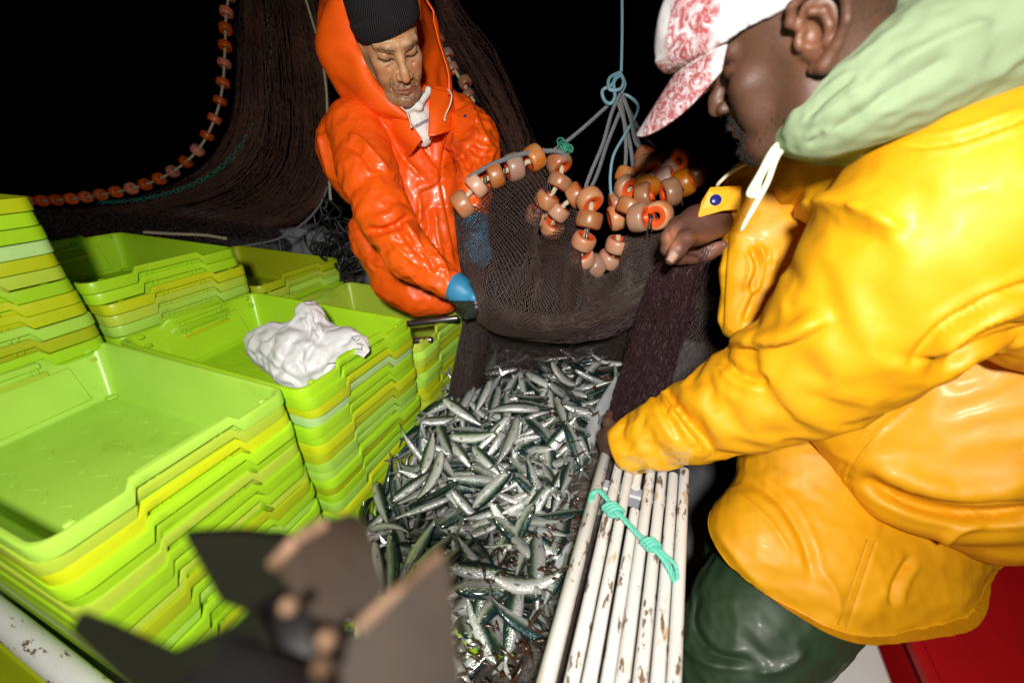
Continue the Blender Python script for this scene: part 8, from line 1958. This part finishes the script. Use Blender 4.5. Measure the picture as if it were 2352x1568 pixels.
def fish_mats():
    m = bpy.data.materials.new('sardine_skin'); m.use_nodes = True; nt = m.node_tree; L = nt.links.new; b = nt.nodes['Principled BSDF']
    a = nt.nodes.new('ShaderNodeAttribute'); a.attribute_name = 'fa'; sp = nt.nodes.new('ShaderNodeSeparateXYZ'); L(a.outputs['Vector'], sp.inputs[0]); tc = nt.nodes.new('ShaderNodeTexCoord').outputs['Object']
    n = nt.nodes.new('ShaderNodeTexNoise'); n.inputs['Scale'].default_value = 90; n.inputs['Detail'].default_value = 4; L(tc, n.inputs['Vector'])
    ad = nt.nodes.new('ShaderNodeMath'); ad.operation = 'MULTIPLY_ADD'; L(n.outputs['Fac'], ad.inputs[0]); ad.inputs[1].default_value = 0.5; L(sp.outputs['X'], ad.inputs[2])
    r = nt.nodes.new('ShaderNodeValToRGB'); L(ad.outputs[0], r.inputs[0]); cr = r.color_ramp
    # ramp position = girth: belly 0, back 1 (values above 0 only, so shift first)
    mr = nt.nodes.new('ShaderNodeMapRange'); mr.inputs[1].default_value = -0.85; mr.inputs[2].default_value = 1.35; L(ad.outputs[0], mr.inputs[0]); L(mr.outputs[0], r.inputs[0])
    cr.elements[0].position = 0.0; cr.elements[0].color = (0.74, 0.74, 0.72, 1); cr.elements[1].position = 1.0; cr.elements[1].color = (0.006, 0.022, 0.026, 1)
    for p, c in ((0.26, (0.66, 0.68, 0.69)), (0.42, (0.46, 0.51, 0.53)), (0.52, (0.30, 0.33, 0.22)), (0.60, (0.10, 0.15, 0.10)), (0.72, (0.016, 0.050, 0.050))):
        e = cr.elements.new(p); e.color = (*c, 1)
    # rosy gill and cheek patch, per fish tint
    oi = nt.nodes.new('ShaderNodeObjectInfo'); hs = nt.nodes.new('ShaderNodeHueSaturation'); L(r.outputs[0], hs.inputs['Color']); v = nt.nodes.new('ShaderNodeMapRange'); L(oi.outputs['Random'], v.inputs[0]); v.inputs[3].default_value = 0.62; v.inputs[4].default_value = 1.25; L(v.outputs[0], hs.inputs['Value']); hu = nt.nodes.new('ShaderNodeMath'); hu.operation = 'FRACT'; h2 = nt.nodes.new('ShaderNodeMath'); h2.operation = 'MULTIPLY'; h2.inputs[1].default_value = 9.7; L(oi.outputs['Random'], h2.inputs[0]); L(h2.outputs[0], hu.inputs[0]); h3 = nt.nodes.new('ShaderNodeMapRange'); L(hu.outputs[0], h3.inputs[0]); h3.inputs[3].default_value = 0.46; h3.inputs[4].default_value = 0.54; L(h3.outputs[0], hs.inputs['Hue']); hs.inputs['Saturation'].default_value = 1.0
    L(hs.outputs[0], b.inputs['Base Color']); b.inputs['Metallic'].default_value = 0.48; b.inputs['Roughness'].default_value = 0.34; b.inputs['Coat Weight'].default_value = 0.6; b.inputs['Coat Roughness'].default_value = 0.06
    vo = nt.nodes.new('ShaderNodeTexVoronoi'); vo.inputs['Scale'].default_value = 330; L(tc, vo.inputs['Vector']); bp = nt.nodes.new('ShaderNodeBump'); bp.inputs['Strength'].default_value = 0.9; bp.inputs['Distance'].default_value = 0.0012; L(vo.outputs['Distance'], bp.inputs['Height'])
    n2 = nt.nodes.new('ShaderNodeTexNoise'); n2.inputs['Scale'].default_value = 60; L(tc, n2.inputs['Vector']); b2 = nt.nodes.new('ShaderNodeBump'); b2.inputs['Strength'].default_value = 0.35; b2.inputs['Distance'].default_value = 0.003; L(n2.outputs['Fac'], b2.inputs['Height']); L(bp.outputs[0], b2.inputs['Normal']); L(b2.outputs[0], b.inputs['Normal'])
    fin = mat('sardine_fin', (0.16, 0.17, 0.15), 0.3, noise=(120, 0.5, (0.06, 0.07, 0.06)), coat=0.4)
    iris = mat('fish_iris', (0.62, 0.60, 0.52), 0.2, metal=0.4, coat=0.6); pup = mat('fish_pupil', (0.004, 0.004, 0.005), 0.08)
    return [m, fin, iris, pup]
FM = fish_mats(); FISH = []
for k, bnd in enumerate(FISH_BENDS):
    V, Fc, M, A = fish_geo(bnd); me = mesh_from('sardine', V, Fc, FM, True, M, {'fa': A}); me.set_sharp_from_angle(angle=math.radians(60)); FISH.append((me, V, Fc, M, A))
BAKE = [float(x) for x in FISH_DATA.split()]; BAKE = np.array(BAKE).reshape(-1, 9)
from mathutils import Quaternion
def zone(p):
    x, y = p[0], p[1]
    row = 'close under the net' if y > 1.06 else ('upper middle of the heap' if y > 0.82 else ('lower middle of the heap' if y > 0.56 else 'front of the heap'))
    colm = 'by the crates' if x < -0.45 else ('by the white tubes' if x < -0.02 and x > -0.20 else 'halfway across')
    return f'{row}, {colm}'
BENDW = {0: 'straight', 1: 'slightly curved', 2: 'slightly bent', 3: 'strongly curved', 4: 'sharply bent', 5: 'doubled up'}
hv_, hf_, hm_, ha_, hn = [], [], [], [], 0
for i, r in enumerate(BAKE):
    k = int(r[0]); me, V, Fc, M, A = FISH[k]; q = Quaternion(r[4:8]).normalized(); T = Matrix.LocRotScale(Vector(r[1:4]), q, Vector((r[8],) * 3))
    if i < N_OWN:
        o = bpy.data.objects.new('sardine', me); COL.objects.link(o); o.matrix_world = T
        up_ = q @ Vector((0, 0, 1)); side = 'dark back up' if up_.z > 0.45 else ('pale belly up' if up_.z < -0.45 else 'on its side')
        tag(o, f'{BENDW[k]} sardine, {side}, {zone(r[1:4])}', 'sardine', 'sardines in the heap')
    else:
        W = V @ np.array(q.to_matrix()).T * r[8] + r[1:4]; hv_.append(W); hf_ += [tuple(a + hn for a in f) for f in Fc]; hm_ += M; ha_.append(A); hn += len(V)
if hv_:
  me = mesh_from('sardine_heap', np.concatenate(hv_), hf_, FM, True, hm_, {'fa': np.concatenate(ha_)}); me.set_sharp_from_angle(angle=math.radians(60))
  tag(obj('sardine_heap', me), 'the sardines lying deeper in the heap', 'sardines', kind='stuff')
# wet brown scraps of weed between the fish, lying on the bed of the hold
M_weed = mat('brown_weed', (0.060, 0.021, 0.010), 0.3, coat=0.5, noise=(60, 0.6, (0.025, 0.010, 0.007)))
M_bed = mat('wet_fish_bed', (0.030, 0.026, 0.022), 0.25, coat=0.5, noise=(30, 0.7, (0.10, 0.085, 0.075)), bump=[(70, 0.8, 0.008), (200, 0.5, 0.003)])
def heap_z(x, y):
    s = .48 + .30 * np.clip((x + .66) / .56, 0, 1.0); return s + np.where(y > .8, .12 * (y - .8), .26 * (y - .8))
nx, ny = 30, 60; xs, ys = np.linspace(-.655, -.02, nx), np.linspace(.14, 1.5, ny); G = np.array([(x, y, heap_z(x, y) - .055 + 0.006 * mnoise.noise(Vector((x * 40, y * 40, 0)))) for y in ys for x in xs])
tag(obj('fish_bed', mesh_from('fish_bed', G, [(j * nx + i, j * nx + i + 1, (j + 1) * nx + i + 1, (j + 1) * nx + i) for j in range(ny - 1) for i in range(nx - 1)], M_bed)), 'wet bed under the sardines', 'fish bed', kind='stuff')
b = MB(); g = rng(31)
for k in range(900):
    x = g.uniform(-.63, -.07); y = g.choice([g.uniform(.2, .62), g.uniform(.2, 1.2)]); z = float(heap_z(x, y)) + g.uniform(-.03, .035)
    R = frame(g.normal(size=3)); L_ = g.uniform(.006, .022); a = np.linspace(-1, 1, 5)[:, None]; w = g.uniform(.001, .003)
    c = np.array([x, y, z]) + R[:, 0] * a * L_ + R[:, 1] * (a ** 2) * L_ * g.uniform(-.8, .8)
    b.tube(c, np.array([w * .3, w, w * 1.2, w, w * .3]), 5)
tag(b.build('weed_scraps', M_weed), 'scraps of brown weed among the sardines', 'weed', kind='stuff')
# the one large pale fish by the net, and the small crab
def big_fish():
    V, Fc, M, A = fish_geo(0.25); me = mesh_from('mullet', V * np.array([2.0, 1.5, 1.35]), Fc, FB, True, M, {'fa': A}); me.set_sharp_from_angle(angle=math.radians(60)); o = bpy.data.objects.new('large_fish', me); COL.objects.link(o)
    A_, B_ = P(1338, 1045, 1.02), P(1410, 872, 1.16); d = (B_ - A_) / np.linalg.norm(B_ - A_); n = -FW - RT * 0.1; R = frame(n - d * (n @ d), -d); R = np.stack([-d, R[:, 2], np.cross(-d, R[:, 2])], 1); Mx = Matrix(R.tolist()).to_4x4(); Mx.translation = Vector((A_ + B_) / 2); o.matrix_world = Mx
    tag(o, 'largest fish, long pale silver with red marks, beside the purple net', 'fish')
M_mul = mat('pale_fish_skin', (0.50, 0.51, 0.53), 0.28, metal=0.35, coat=0.6, coat_r=0.08, noise=(30, 0.6, (0.30, 0.32, 0.36)), stain=(26, 0.68, (0.50, 0.10, 0.08), 0.06), bump=(330, 0.4, 0.001)); FB = [M_mul, FM[1], FM[2], FM[3]]
big_fish()
M_crab = mat('brown_crab_shell', (0.26, 0.075, 0.025), 0.35, coat=0.4, noise=(70, 0.6, (0.14, 0.04, 0.02)), bump=(160, 0.4, 0.0015))
def crab():
    c = P(1372, 885, 1.27); up = np.array([0.1, -0.35, 0.93]); R = frame(up, RT); f = Field(c - 0.09, c + 0.09, 0.0022); w = lambda x, y, z: c + R @ np.array([x, y, z])
    f.ell(c, (0.024, 0.019, 0.010), R, k=0)
    for s in (-1, 1):
        for k in range(4):
            a = -0.7 + k * 0.5; p0 = w(s * 0.019, 0.012 * math.sin(a), 0); p1 = w(s * 0.036, 0.028 * math.sin(a), 0.012); p2 = w(s * 0.052, 0.045 * math.sin(a), -0.004); f.chain([p0, p1, p2], [0.0034, 0.0030, 0.0012], 0.003)
        f.chain([w(s * 0.014, 0.014, 0), w(s * 0.026, 0.030, 0.006), w(s * 0.018, 0.042, 0.006)], [0.004, 0.0042, 0.006], 0.003); f.chain([w(s * 0.018, 0.042, 0.006), w(s * 0.010, 0.052, 0.006)], [0.006, 0.0012], 0.002); f.chain([w(s * 0.018, 0.042, 0.006), w(s * 0.016, 0.056, 0.006)], [0.004, 0.001], 0.002)
    V, Q = f.skin(1); tag(obj('crab', mesh_from('crab', V, Q, M_crab)), 'small reddish brown crab on the fish close under the net', 'crab')
crab()
